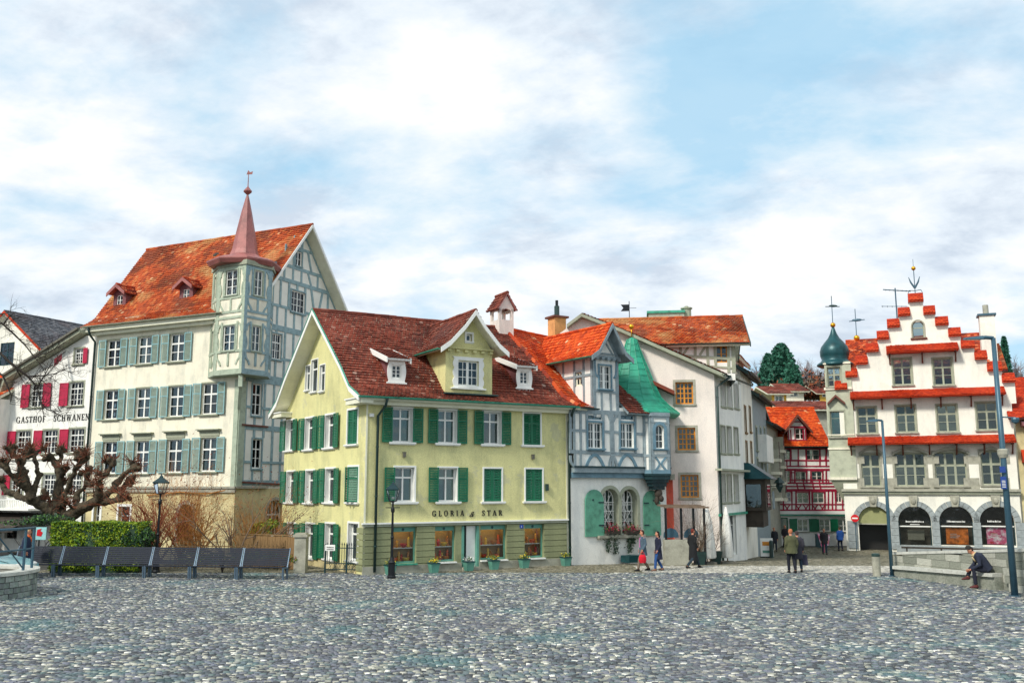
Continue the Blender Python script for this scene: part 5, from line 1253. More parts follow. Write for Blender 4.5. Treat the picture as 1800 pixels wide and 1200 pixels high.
for p, q in ((e4, f4), (f4, f5)): mb.face([(p.x, p.y, -1.5), (q.x, q.y, -1.5), (q.x, q.y, z4e + .2), (p.x, p.y, z4e + .2)])
mb.build('rear_wall', M['white'], h4, Matrix(), fix=False)
# flowers hanging over the sills
def leafmass(name, pts, mats, W, parent=None, kind='stuff', size=.05, seed=1):
    rr = random.Random(seed); mb = MB()
    for (x, y, z, m_) in pts:
        s_ = size * rr.uniform(.6, 1.3); a = Vector((rr.gauss(0, 1), rr.gauss(0, 1), rr.gauss(0, 1))).normalized(); b = a.cross(Vector((rr.gauss(0, 1), rr.gauss(0, 1), rr.gauss(0, 1)))).normalized()
        p = Vector((x, y, z)); mb.face([p - a * s_, p + b * s_ * .5, p + a * s_, p - b * s_ * .5], M[m_])
    o = mb.build(name, None, parent, W, fix=False)
    if kind: o['kind'] = kind
    return o
M['leaf_dark'] = mat('dark leaf', '2c4a33', rough=.6, var=.25, scale=6, bump=0); M['leaf_mid'] = mat('mid green leaf', '4d7a2c', rough=.6, var=.25, scale=6, bump=0)
M['leaf_lime'] = mat('lime leaf', '93a81d', rough=.6, var=.25, scale=6, bump=0); M['petal_red'] = mat('red petal', 'a32742', rough=.6, var=.2, bump=0); M['petal_yellow'] = mat('yellow petal', 'ecd02a', rough=.6, var=.1, bump=0)
M['leaf_dry'] = mat('dry rust leaf', '8c4a2a', rough=.8, var=.25, scale=6, bump=0)
for k, px in enumerate((1073, 1107)):
    x, z = F4.uv(px, 937); rr = random.Random(k + 5); pts = []
    for i in range(420): pts.append((x + rr.gauss(0, .24), -.12 + rr.gauss(0, .1), z + .1 + abs(rr.gauss(0, .16)), rr.choice(['petal_red', 'leaf_dark', 'leaf_mid', 'petal_red'])))
    for q in ((-.22, .9), (.2, 1.0), ) if k == 0 else ((-.12, .95), (.05, .5)):
        for i in range(300): t = rr.random(); pts.append((x + q[0] + rr.gauss(0, .07 + .05 * (1 - t)), -.14 + rr.gauss(0, .05), z - t * q[1] * .95, 'leaf_dark'))
    b = empty('window_box', F4.W @ T(x, -.15, z), f'window box of red flowers with dark trailing greenery under the {"left" if k == 0 else "right"} arched window', 'window box')
    mb = MB(); mb.box(-.42, .42, -.12, .1, -.02, .16); mb.build('trough', M['dark_wood'], b, F4.W @ T(x, -.15, z))
    leafmass('flowers', [(a - x, c + .15, e - z, m_) for a, c, e, m_ in pts], None, F4.W @ T(x, -.15, z), b, size=.045, seed=k)
p = G(1097, 993); mb = MB(); mb.box(-.42, .42, -.3, .3, 0, .32); o = mb.build('stone_trough', M['copper_teal'], None, Matrix.Translation(F4.pt(F4.x(1097), -.45, gz(40)))@ RZ(math.atan2(F4.e.y, F4.e.x))); tag(o, 'dark green box standing at the foot of the white wall below the arched windows', 'planter')

# ================================================================== tall white house with orange windows
Fq = Fr(atY(1262, 855, 46.5).xy, (.99, -.14)); xl5 = Fq.x(1060, 700)
F5 = Fr(Fq.pt(xl5, 0), (.99, -.14)); W5 = -xl5
h5 = empty('plaster_house', F5.W, 'tall whitish plaster house with orange framed windows and a shallow roof', 'house'); F5.root = h5
E5 = F5.pt(W5, 0); S5 = Fr(E5, (.47, .883), h5); D5 = S5.x(1309, 855)
z5e = F5.z(1262, 655)
print('B5', W5, D5, z5e)
so5 = dict(cols=2, sub=2, rows=[.25, .5, .75], thick=[], mull=.08, mw=.045, fw=.07, fc='orange_wood', rev=.16, trim=(.12, 'sandstone', .02), sill=(.14, .06, .1, 'sandstone'), curtain=0, cell=True)
for px, py in ((1203, 690.5), (1207, 771), (1212.5, 854)): F5.win(px, py, .90, 1.14, so5)
ga, gb, gc = F5.uv(1023, 553), F5.uv(1090, 579), F5.uv(1268, 655)
gd = (F5.x(1000), F5.z(1000, 572))
F5.wall([(0, -1.2), (W5, -1.2), (W5, z5e - .1), (gb[0], gb[1] - .15), (ga[0], ga[1] - .15), (gd[0] - .4, gd[1] - .4), (gd[0] - .4, gd[1] - 3), (0, gd[1] - 3)], 'pink')
mb = MB()
for (xa, za), (xb, zb_) in ((gd, ga), (ga, gb), (gb, (W5 + .55, z5e - .15))):
    mb.hexa([(xa, -.45, za - .18), (xb, -.45, zb_ - .18), (xb, 9, zb_ - .18), (xa, 9, za - .18), (xa, -.45, za), (xb, -.45, zb_), (xb, 9, zb_), (xa, 9, za)])
r5 = mb.build('roof', M['stone_trim'], h5, F5.W)
X5 = Fr(F5.pt(0, 0), F5.p, h5)
for (xa, za), (xb, zb_) in ((ga, gb), (gb, (W5 + .6, z5e - .12))):
    tile_field(r5, X5.W, [(-xb, zb_ + .0), (-xa, za + .0)], const(-.5), const(9), 'tile_mix', .2, .2, seed=22)
S5st = dict(cols=1, rows=[.5], fc='stone_trim', rev=.2, trim=(.06, 'stone_trim', .02), sill=(.12, .06, .08, 'stone_trim'), curtain=.1, glass='glass_teal', fw=.05, cell=False)
for pys in (688, 773, 858):
    for px in (1271, 1282, 1294): S5.win(px, pys + (px - 1282) * (855 - pys) / 800 * .9, .92, 1.7 if pys < 700 else 1.4, S5st)
S5.win(1281, 940, 2.9, 2.1, dict(cols=2, rows=[.75], fc='white_paint', rev=.1, curtain=0, fw=.1, trim=(.1, 'white_paint', .04)), )
S5.wall([(0, -1.2), (D5, -1.4), (D5, z5e - .1), (0, z5e - .1)], 'white')
mb = MB(); zz5 = S5.z(1284, 828); mb.box(-.4, D5, -.35, 0, zz5, zz5 + .1); mb.build('string_course', M['stone_trim'], h5, S5.W)
mb = MB(); zz5 = S5.z(1284, 905); mb.box(-.1, D5, -.12, 0, zz5, zz5 + .12); mb.build('string_course', M['copper_gutter'], h5, S5.W)
pipe(h5, S5, [(.5, -.75, z5e - .15), (.35, -.4, z5e - .45), (.12, -.1, z5e - .7), (.12, -.1, -1)], 'pipe', .06)
gutter(h5, S5, (-.4, -.6, z5e - .12), (D5, -.6, z5e - .12), 'pipe')
# upper half storey with its own orange roof
F5u = F5.off(.55); xa, xb = F5u.x(1160, 620), F5u.x(1291, 620); zt5 = F5u.z(1230, 604)
F5u.win(1268, 622, .62, .9, dict(cols=2, rows=[.5], fc='orange_wood', rev=.05, trim=(.08, 'stone_trim', .03), curtain=0, cell=False))
F5u.wall([(xa, zt5 - 1.95), (xb, zt5 - 1.95), (xb, zt5), (xa, zt5)], 'white', name='upper_wall')
for a, b, w in (((1195, 625), (1292, 631), .14), ((1196, 606), (1197, 650), .14), ((1222, 606), (1222, 650), .14), ((1243, 606), (1245, 650), .14), ((1258, 606), (1258, 650), .12), ((1280, 606), (1281, 655), .14), ((1289, 606), (1290, 655), .2), ((1200, 624), (1212, 607), .12), ((1230, 624), (1241, 607), .12), ((1190, 606), (1292, 606), .14), ((1238, 643), (1290, 647), .1)):
    F5u.beam(a, b, w, 'stone_trim')
zr5 = F5u.off(2.6).z(1200, 559)
R5u = roof(h5, F5u, [(-.5, zt5 - .08), (2.6, zr5)], [(5.7, zt5 - .08), (2.6, zr5)], const(F5u.x(1150, 604) - 3.2), const(xb + .75), 'tile_orange', verge='r', vm='pipe', slab='ivory_paint', seed=31, tw=.2, cr=.19, tiles_back=False)
gutter(h5, F5u, (xa, -.58, zt5 - .06), (xb + .7, -.58, zt5 - .06), 'pipe', r=.07)
C5 = Fr(F5u.pt(xb, 0), F5.p, h5); C5.wall([(0, zt5 - 2), (5.2, zt5 - 2), (5.2, zt5), (2.6, zr5 - .15), (0, zt5)], 'lilac_timber', name='bay_wall')
mb = MB(); f9 = F5.pt(0, 10); e9 = F5.pt(W5, 10)
for p, q in ((F5.pt(0, 0), f9),): mb.face([(p.x, p.y, -1.5), (q.x, q.y, -1.5), (q.x, q.y, 8), (p.x, p.y, 8)])
mb.build('rear_wall', M['pink'], h5, Matrix(), fix=False)
# flat roof hut, chimney pipe and weather vane behind the ridge
Fh = F5.off(8); hh = empty('roof_hut', Fh.W @ T(Fh.x(1168), 0, Fh.z(1168, 562) - 1), 'pale flat roofed lift hut with round flue behind the orange roof', 'roof hut')
mb = MB(); xa, xb = Fh.x(1140, 555), Fh.x(1203, 555); za, zb_ = Fh.z(1170, 575), Fh.z(1170, 550); mb.box(xa, xb, 0, 2.5, za - 2, zb_); mb.build('body', M['sandstone'], hh, Fh.W)
mb = MB(); mb.box(xa - .1, xb + .05, -.1, 2.6, zb_, zb_ + .14); mb.build('roof_edge', M['copper_gutter'], hh, Fh.W)
mb = MB(); x = Fh.x(1207.5, 550); mb.tube([(x, .4, za - 2), (x, .4, Fh.z(1207, 541))], .28, 12); mb.tube([(x, .4, Fh.z(1207, 541)), (x, .4, Fh.z(1207, 539))], .36, 12); mb.tube([(x, .4, Fh.z(1207, 539)), (x, .4, Fh.z(1207, 536))], .12, 8); mb.build('flue', M['stone_trim'], hh, Fh.W)
x, z = Fh.uv(1107, 563); wv = empty('weather_vane', Fh.W @ T(x, -2, z - 1.5), 'dark weather vane with a swallow tailed flag above the ridge behind the copper cone', 'weather vane')
mb = MB(); mb.tube([(0, 0, 0), (0, 0, 1.5), (0, 0, 2.3)], .025, 5); mb.build('rod', M['black_iron'], wv, WM[wv.name])
mb = MB(); mb.prism([(-.5, 1.7), (-.02, 1.7), (-.02, 2.1), (-.5, 2.1), (-.35, 1.9)], -.01, .01); mb.bar((0, 0, 1.88), (.42, 0, 1.88), .02); mb.build('flag', M['black_iron'], wv, WM[wv.name])
# small shed roof right of the cone, red alley wall
FR_ = F5.off(-.9); hx = empty('annexe', FR_.W, 'narrow red walled annexe between the copper coned oriel and the tall white house', 'annexe')
xa, xb = FR_.x(1166, 880), FR_.x(1184, 880)
M['coral'] = mat('coral plaster', 'd85a43', var=.12, scale=1)
mb = MB(); mb.box(xa - .8, xb, .3, .88, -1.2, FR_.z(1175, 838)); mb.build('wall', M['coral'], hx, FR_.W)
xa, xb = FR_.x(1138), FR_.x(1186, 690); za, zb_ = FR_.z(1147, 668), FR_.z(1186, 693)
mb = MB(); mb.hexa([(xa, .1, za), (xb, .1, zb_), (xb, .88, zb_), (xa, .88, za), (xa, .1, za + .2), (xb, .1, zb_ + .2), (xb, .88, zb_ + .2), (xa, .88, za + .2)]); mb.build('roof', M['tile_brown'], hx, FR_.W)
mb = MB(); x, z = FR_.uv(1182, 838); mb.box(x - .3, x + .12, -.1, .3, z - .14, z + .14); mb.build('stone_bracket', M['sandstone'], hx, FR_.W)

# ================================================================== houses stepping back along the street
def street_house(pa, pb, ya, yb, top, m, wl_, label, mroof='tile_mix', rise=2.2, wins=(), wm='stone_trim'):
    A = atY(pa, 855, ya).xy; Bq = atY(pb, 855, yb).xy; F = Fr(A, Bq - A); W = (Bq - A).length
    h = empty('house', F.W, label, 'house'); F.root = h; z1 = F.z((pa + pb) / 2, top)
    for (fx, py, w, hh_) in wins: F.win(W * fx, F.z(pa + (pb - pa) * fx, py), w, hh_, dict(cols=2, rows=[.5], fc=wm, trim=(.12, wm, .03), sill=(.12, .1, .08, wm), curtain=.3, cell=False, rev=.15), pxc=False)
    F.wall([(0, -1.6), (W, -1.6), (W, z1), (0, z1)], m)
    Fl = Fr(F.pt(0, 7), -F.p, h); Fl.wall([(0, -1.6), (7, -1.6), (7, z1), (3.5, z1 + rise), (0, z1)], m, name='side_wall')
    roof(h, F, [(-.5, z1 - .1), (3.5, z1 + rise)], [(7.5, z1 - .1), (3.5, z1 + rise)], const(-.3), const(W + .2), mroof, seed=int(pa), tw=.22, cr=.22, tiles_back=False, slab='dark_wood', verge='l', vm='pipe')
    gutter(h, F, (-.3, -.6, z1 - .08), (W + .2, -.6, z1 - .08), 'pipe', r=.08)
    return h, F, W, z1
def wg(fs, pys, w, h): return [(f, p, w, h) for p in pys for f in fs]
h6, F6, W6, z6 = street_house(1309, 1328, 53.0, 58.5, 668, 'warmwhite', 0, 'narrow ochre house with a dark timber bay over the alley, behind the tall white house', wins=wg((.28, .72), (740, 800), .8, 1.5), wm='brown_wood', rise=2.4)
h7, F7, W7, z7 = street_house(1328, 1352, 58.6, 66.5, 706, 'lilac_timber', 0, 'pale blue grey house with grey windows on the left side of the street', wins=wg((.2, .5, .8), (772, 826), .8, 1.5), rise=2.2)
h8, F8, W8, z8 = street_house(1352, 1374, 66.6, 76, 752, 'sandstone', 0, 'grey beige stone house with stacked bays at the narrow end of the street', wins=wg((.2, .5, .8), (800, 842), .8, 1.6), rise=2.0)
# upper gable of the second house with an orange roof
A6 = F6.off(-.2); z = A6.z(1318, 640); mb = MB(); mb.box(.2, W6 - .3, .4, 6, z6 - .3, z + .2); mb.build('upper_storey', M['white'], h6, F6.W)
roof(h6, F6, [(.0, z + .1), (2.6, A6.z(1318, 592))], [(6, z), (2.6, A6.z(1318, 592))], const(.0), const(W6 - .1), 'tile_orange', seed=41, tw=.2, cr=.2, tiles_back=False, verge='lr', vm='copper_gutter', ridge=False, name='upper_roof')
# dark timber bay
bx = Fr(F6.pt(-.6, -.0), F6.e, h6)
mb = MB(); zb0, zb1 = F6.z(1312, 924), F6.z(1312, 842); mb.box(-1.6, 1.7, -1.3, 0, zb0 + .9, zb1); mb.box(-1.4, 1.5, -1.1, 0, zb0, zb0 + .9); mb.build('timber_bay', M['dark_wood'], h6, F6.W)
mb = MB(); mb.box(-1.61, -1.63, -1.05, -.25, zb0 + 1.1, zb1 - .3); mb.box(-.9, .7, -1.33, -1.3, zb0 + 1.1, zb1 - .3)
o = mb.build('bay_window', M['glass_teal'], h6, F6.W)
mb = MB(); mb.hexa([(-1.9, -1.7, zb1), (1.9, -1.7, zb1), (1.9, .1, zb1), (-1.9, .1, zb1), (-1.3, -.4, zb1 + .9), (1.9, -.4, zb1 + .9), (1.9, .1, zb1 + .9), (-1.3, .1, zb1 + .9)]); mb.build('bay_roof', M['copper_teal'], h6, F6.W)
mb = MB(); z = F7.z(1340, 790); mb.box(W7 * .25, W7 * .75, -.6, 0, z - .9, z + .9); mb.build('bay', M['white'], h7, F7.W)
for k, px in enumerate((1357, 1366)):
    z0_, z1_ = F8.z(px, 880), F8.z(px, 790 - k * 20); x = F8.x(px, 830); mb = MB(); mb.box(x - .7, x + .5, -.6, 0, z0_, z1_, M['sandstone'])
    for i in range(4): zz8 = z0_ + (z1_ - z0_) * i / 4; mb.box(x - .8, x + .6, -.7, 0, zz8, zz8 + .22, M['cream']); mb.box(x - .4, x + .2, -.615, -.6, zz8 + .6, zz8 + 1.5, M['black'])
    mb.build('bay', None, h8, F8.W)
# hanging lantern sign on the street
x = F7.x(1342, 880); sg = empty('hanging_sign', F7.W @ T(x, 0, F7.z(1342, 878)), 'pale arched shop sign with dark lantern hanging over the street', 'sign'); mb = MB(); Wq = WM[sg.name]
mb.bar((0, 0, .9), (0, -1.1, .9), .05); mb.build('bracket', M['black_iron'], sg, Wq)
mb = MB(); mb.prism(arch_pts(1.0, -.7, .5, 8), -.9, -.84); mb.build('panel', M['lilac_timber'], sg, Wq @ T(0, .2, .1)); mb = MB(); mb.lathe([(.05, .5), (.28, .9), (.22, 1.1), (.42, 1.12), (.08, 1.5)], 6, (0, -1.1)); mb.build('lantern', M['pipe'], sg, Wq)

# ================================================================== red half-timbered house at the end of the street
F9 = Fr(atY(1350, 855, 74).xy, (.995, -.02)); W9 = F9.x(1491, 855)
h9 = empty('half_timbered_house', F9.W, 'red and white half timbered house closing the street with green ground floor shutters', 'house'); F9.root = h9
z9e = F9.z(1420, 784); mr = 'red_timber'
w9 = dict(cols=2, sub=1, rows=[.5], rev=.05, fc='pink', fw=.06, trim=(.06, 'red_timber', .05), curtain=.6, cell=False)
for px, py, w, h in ((1382, 797, .75, .95), (1429, 799, 1.1, .85), (1383, 837, .75, .9), (1407.5, 837.5, .85, .82), (1436, 837, .85, .82), (1473, 834, .6, .9), (1382, 873, .8, .8), (1411, 874.5, .95, .85), (1438, 874, .95, .85), (1474, 872, .5, .95)):
    F9.win(px, py, w, h, w9, curtain=.9 if (px, py) in ((1407.5, 837.5), (1436, 837), (1429, 799)) else .3)
for px in (1411.5, 1450, 1483): F9.win(px, 922.5, .9, .98, dict(cols=2, rows=[.45], rev=.08, trim=(.05, 'white_paint', .03), sill=(.1, .1, .06, 'sandstone'), cell=False, curtain=.2, shut='left' if px > 1412 else 'open', shm='green_shutter', shk='board', shw=.62))
F9.win(1378, 925, .7, 1.4, dict(cols=1, rows=[], rev=.1, fc='green_shutter', curtain=0, cell=False))
zg = F9.z(1420, 903)
F9.wall([(0, -1.6), (W9, -1.6), (W9, z9e), (0, z9e)], 'white')
mb = MB(); mb.box(0, W9, -.35, 0, zg, zg + .25, M['white_paint']); mb.box(0, W9, -.28, 0, zg - .12, zg, M['copper_gutter']); mb.build('canopy', None, h9, F9.W)
for y_, w in ((788, .14), (809, .13), (819, .10), (825, .16), (848.5, .12), (854.5, .12), (861, .2), (886, .10), (896, .12)):
    F9.beam((1351, y_), (1491, y_ - (0 if y_ > 800 else 0)), w, mr)
for x in (1389, 1403, 1417, 1441, 1452, 1466): F9.beam((x, 787), (x, 820), .10, mr)
for x in (1389, 1397, 1418, 1425, 1446, 1452, 1465, 1480): F9.beam((x, 826), (x, 850), .10, mr)
for x in (1377, 1392, 1399, 1423, 1428, 1450, 1456, 1463, 1469, 1481): F9.beam((x, 861), (x, 898), .10, mr)
for x in (1380, 1400, 1412, 1428, 1440, 1476): F9.beam((x, 848), (x + 3, 861), .10, mr)
for x in (1383, 1396, 1412, 1428, 1440, 1456, 1470): F9.beam((x, 809 if x % 2 else 842), (x, 826 if x % 2 else 850), .08, mr)
for x in (1404, 1417, 1433, 1446, 1384):
    F9.beam((x - 5, 887), (x + 2, 897), .08, mr); F9.beam((x + 4, 887), (x - 3, 897), .08, mr)
F9.beam((1389, 843), (1462, 843), .08, mr); F9.beam((1389, 830), (1396, 830), .08, mr); F9.beam((1454, 789), (1450, 808), .1, mr)
z9r = F9.off(3.6).z(1410, 717)
P9 = [(-.5, z9e - .05), (3.6, z9r)]
roof(h9, F9, P9, [(8, z9e), (3.6, z9r)], const(F9.x(1372)), const(F9.x(1462)), 'tile_orange2', seed=51, tw=.24, cr=.22, tiles_back=False, slab='dark_wood')
roof(h9, F9, [(-.3, F9.z(1475, 817)), (3, F9.z(1475, 790))], [(3, F9.z(1475, 790))], const(F9.x(1462)), const(W9 + .3), 'tile_dark', seed=52, tw=.24, cr=.22, tiles_back=False, slab='dark_wood', ridge=False, name='side_roof')
gutter(h9, F9, (F9.x(1372), -.58, z9e - .02), (F9.x(1462), -.58, z9e - .02), 'pipe', r=.09)
D9 = F9.off(.05); xa, xb = D9.x(1389), D9.x(1422); ze, zr = D9.z(1405, 757), D9.z(1405, 729); zb = D9.z(1405, 783); cxd = (xa + xb) / 2
D9.win(1406.5, 762, .82, .9, w9)
D9.wall([(xa, zb), (xb, zb), (xb, ze + .1), (cxd, zr - .1), (xa, ze + .1)], 'white', name='dormer_wall')
for x in (xa + .06, xb - .06, cxd - .5, cxd + .5): D9.beam((x, zb), (x, ze + .1), .09, mr, px=False)
D9.beam((xa, D9.z(1405, 750)), (xb, D9.z(1405, 750)), .12, mr, px=False); D9.beam((xa, D9.z(1405, 773)), (xb, D9.z(1405, 773)), .09, mr, px=False); D9.beam((xa + .3, D9.z(1405, 741)), (xb - .3, D9.z(1405, 741)), .09, mr, px=False)
X9 = cross(F9, cxd, .05); wd = (xb - xa) / 2
roof(h9, X9, [(-wd - .4, ze - .1), (0, zr)], [(wd + .4, ze - .1), (0, zr)], const(-.45), lambda y, z: yat(P9, z) + .1, 'tile_orange2', th=.08, slab='brown', verge='l', vm='brown', tw=.24, cr=.22, name='dormer_roof', seed=53)

# ================================================================== stepped gable house (right)
A10 = G(1489, 967); e10 = (.925, -.378)
F10 = Fr(A10, e10); W10 = F10.x(1786, 800)
h10 = empty('stepped_gable_house', F10.W, 'white house with stepped gable, red tile canopies and an arcade of stone arches', 'house'); F10.root = h10
print('B10', W10, A10)
q0 = F10.z(1640, 862)
w10 = dict(cols=2, sub=1, rows=[.36, .68], thick=[1], mull=.12, mw=.03, rev=.16, fc='stone_trim', fw=.09, trim=(.10, 'stone_trim', .02), sill=(.16, .14, .1, 'sandstone'), curtain=.12, glass='glass', cell=True)
for px in (1586, 1657.5): F10.win(px, 653, 1.25, 1.95, w10)
for i, px in enumerate((1524, 1592.5, 1665, 1735)): F10.win(px, (738.5, 736, 735, 731)[i], 1.30, 1.95, w10, blind=(.36, 'olive_blind') if i < 2 else None)
for px, py, n, w in ((1531, 826, 2, 1.3), (1600, 825, 3, 2.05), (1671, 824, 3, 2.05), (1743, 822, 2, 1.3)):
    F10.win(px, py, w, 2.35, dict(w10, cols=n, rows=[.32, .62], thick=[1], mull=.15, trim=(.14, 'sandstone', .03)), blind=(.40, 'olive_blind'))
F10.win(1614, 578.5, .80, 1.28, dict(arch=True, cols=1, rows=[.6], thick=[0], rev=.2, fc='stone_trim', trim=(.08, 'sandstone', .03), sill=(.16, .12, .1, 'brown'), curtain=0))
arches = []
for px in (1537, 1608, 1681, 1753):
    x = F10.x(px, 920); zt, zb = F10.z(px, 889), F10.z(px, 958 if px > 1540 else 970); arches.append((x, zb, zt))
    F10.hole(arch_pts(2.15, zb, zt, 14, x), .35)
# stepped outline: steps measured in pixels, alternate sides
stL = [(1477, 677), (1496, 655), (1514, 633), (1532, 611), (1551, 589), (1569, 568), (1588, 548)]
stR = [(1774, 664), (1751, 644), (1725, 624), (1703, 604), (1679, 583.5), (1657, 564), (1634, 545)]
hwp = 10.0
XL = [F10.x(a - 9, b) for a, b in stL]; XR = [F10.x(a + 9, b) for a, b in stR]
ZL = [F10.z(a, b + 5) for a, b in stL]; ZR = [F10.z(a, b + 5) for a, b in stR]
ztop = F10.z(1609, 528); xtl, xtr = F10.x(1597, 524), F10.x(1622, 524)
out = [(0.0, -2.5), (W10, -2.5), (W10, ZR[0] - 1.4), (XR[0], ZR[0] - 1.4), (XR[0], ZR[0])]
for i in range(1, 7): out += [(XR[i], ZR[i - 1]), (XR[i], ZR[i])]
out += [(xtr, ZR[6]), (xtr, ztop), (xtl, ztop), (xtl, ZL[6])]
for i in range(6, 0, -1): out += [(XL[i], ZL[i]), (XL[i], ZL[i - 1])]
out += [(XL[0], ZL[0]), (XL[0], ZL[0] - 1.2), (0, ZL[0] - 1.2)]
def dedupe(o):
    r = []
    for p in o:
        if not r or abs(p[0] - r[-1][0]) + abs(p[1] - r[-1][1]) > 1e-4: r.append(p)
    return r
out = dedupe(out)
F10.wall(out, 'warmwhite')
# back side of the parapet and its thickness at the steps
mb = MB(); zbk = ZL[0] - 1.4
steps_ = []
for i in range(7):
    nx = XL[i + 1] if i < 6 else xtl; steps_.append((XL[i], nx, ZL[i]))
    nx = XR[i + 1] if i < 6 else xtr; steps_.append((nx, XR[i], ZR[i]))
steps_.append((xtl, xtr, ztop))
for xa, xb, z in steps_: mb.box(xa, xb, .01, .45, z - 1.6, z - .003)
mb.build('parapet', M['warmwhite'], h10, F10.W)
for xa, xb, z in steps_:
    c_ = (xa + xb) / 2; w = (xb - xa) / 2 + .04
    cp = MB(); zz = .42
    cp.hexa([(-w, -.32, -.12), (w, -.32, -.12), (w, .6, -.12), (-w, .6, -.12), (-w, -.30, .0), (w, -.30, .0), (w, .12, .56), (-w, .12, .56)], M['tile_red'])
    ob = cp.build('step_cap', None, h10, F10.W @ T(c_, 0, z))
    t = tile_field(ob, F10.W @ T(c_, 0, z), [(-.34, -.02), (.12, .58)], const(-w), const(w), 'tile_red', w * 2 / 4, .2, seed=int(z * 10), name='cap_tiles')
def canopy(pa, pb, pyt, pyb):
    xa, xb = F10.x(pa, pyt), F10.x(pb, pyt); zt, zb = F10.z((pa + pb) / 2, pyt), F10.z((pa + pb) / 2, pyb)
    mb = MB(); mb.hexa([(xa, -.95, zb - .02), (xb, -.95, zb - .02), (xb, 0, zb - .02), (xa, 0, zb - .02), (xa, -.93, zb + .05), (xb, -.93, zb + .05), (xb, 0, zt), (xa, 0, zt)], M['tile_red'])
    o = mb.build('tile_canopy', None, h10, F10.W)
    tile_field(o, F10.W, [(-.97, zb + .04), (0, zt + .02)], const(xa), const(xb), 'tile_red', .17, .15, seed=int(pa), name='canopy_tiles')
    n = max(3, int((xb - xa) / 1.5))
    for i in range(n):
        br = MB(); x = xa + .2 + (xb - xa - .4) * i / (n - 1); br.hexa([(x - .06, -.7, zb - .12), (x + .06, -.7, zb - .12), (x + .06, 0, zb - .12), (x - .06, 0, zb - .12), (x - .06, -.7, zb - .03), (x + .06, -.7, zb - .03), (x + .06, 0, zb - .03), (x - .06, 0, zb - .03)]); br.bar((x, -.05, zb - .75), (x, -.55, zb - .1), .1); br.build('canopy_bracket', M['brown'], o, F10.W)
canopy(1557, 1683, 605, 620); canopy(1494, 1765, 684, 698); canopy(1490, 1783, 766, 780)
mb = MB(); mb.box(-.15, W10 + .1, -.3, 0, q0 - .06, q0 + .12, M['sandstone']); mb.box(-.1, W10 + .05, -.18, 0, q0 - .24, q0 - .06, M['stone_trim']); mb.build('cornice', None, h10, F10.W)
# grey quoins beside the second floor windows
for px in (1513, 1564, 1637, 1708, 1768):
    for py, hh_ in ((808, .55), (849, .75)):
        x, z = F10.uv(px, py); w = 1.0 if px in (1564, 1637, 1708) else .5
        if py == 849: w += .0
        mb = MB(); mb.box(x - w / 2, x + w / 2, -.022, 0, z - hh_ / 2, z + hh_ / 2); mb.build('stone_quoin', M['sandstone'], h10, F10.W)
for i, (px, w) in enumerate(((1531, 1.6), (1600, 2.4), (1671, 2.4), (1743, 1.6))):
    x, z = F10.uv(px, 796); mb = MB(); n = 9; r_ = w / 2
    P_ = [(x - r_ + 2 * r_ * k / n, z - .12 + .36 * math.sin(PI * k / n)) for k in range(n + 1)]
    for k in range(n):
        a, b = P_[k], P_[k + 1]; mb.hexa([(a[0], -.2, a[1]), (b[0], -.2, b[1]), (b[0], 0, b[1]), (a[0], 0, a[1]), (a[0], -.2, a[1] + .2), (b[0], -.2, b[1] + .2), (b[0], 0, b[1] + .2), (a[0], 0, a[1] + .2)])
    mb.build('stone_lintel', M['sandstone'], h10, F10.W)
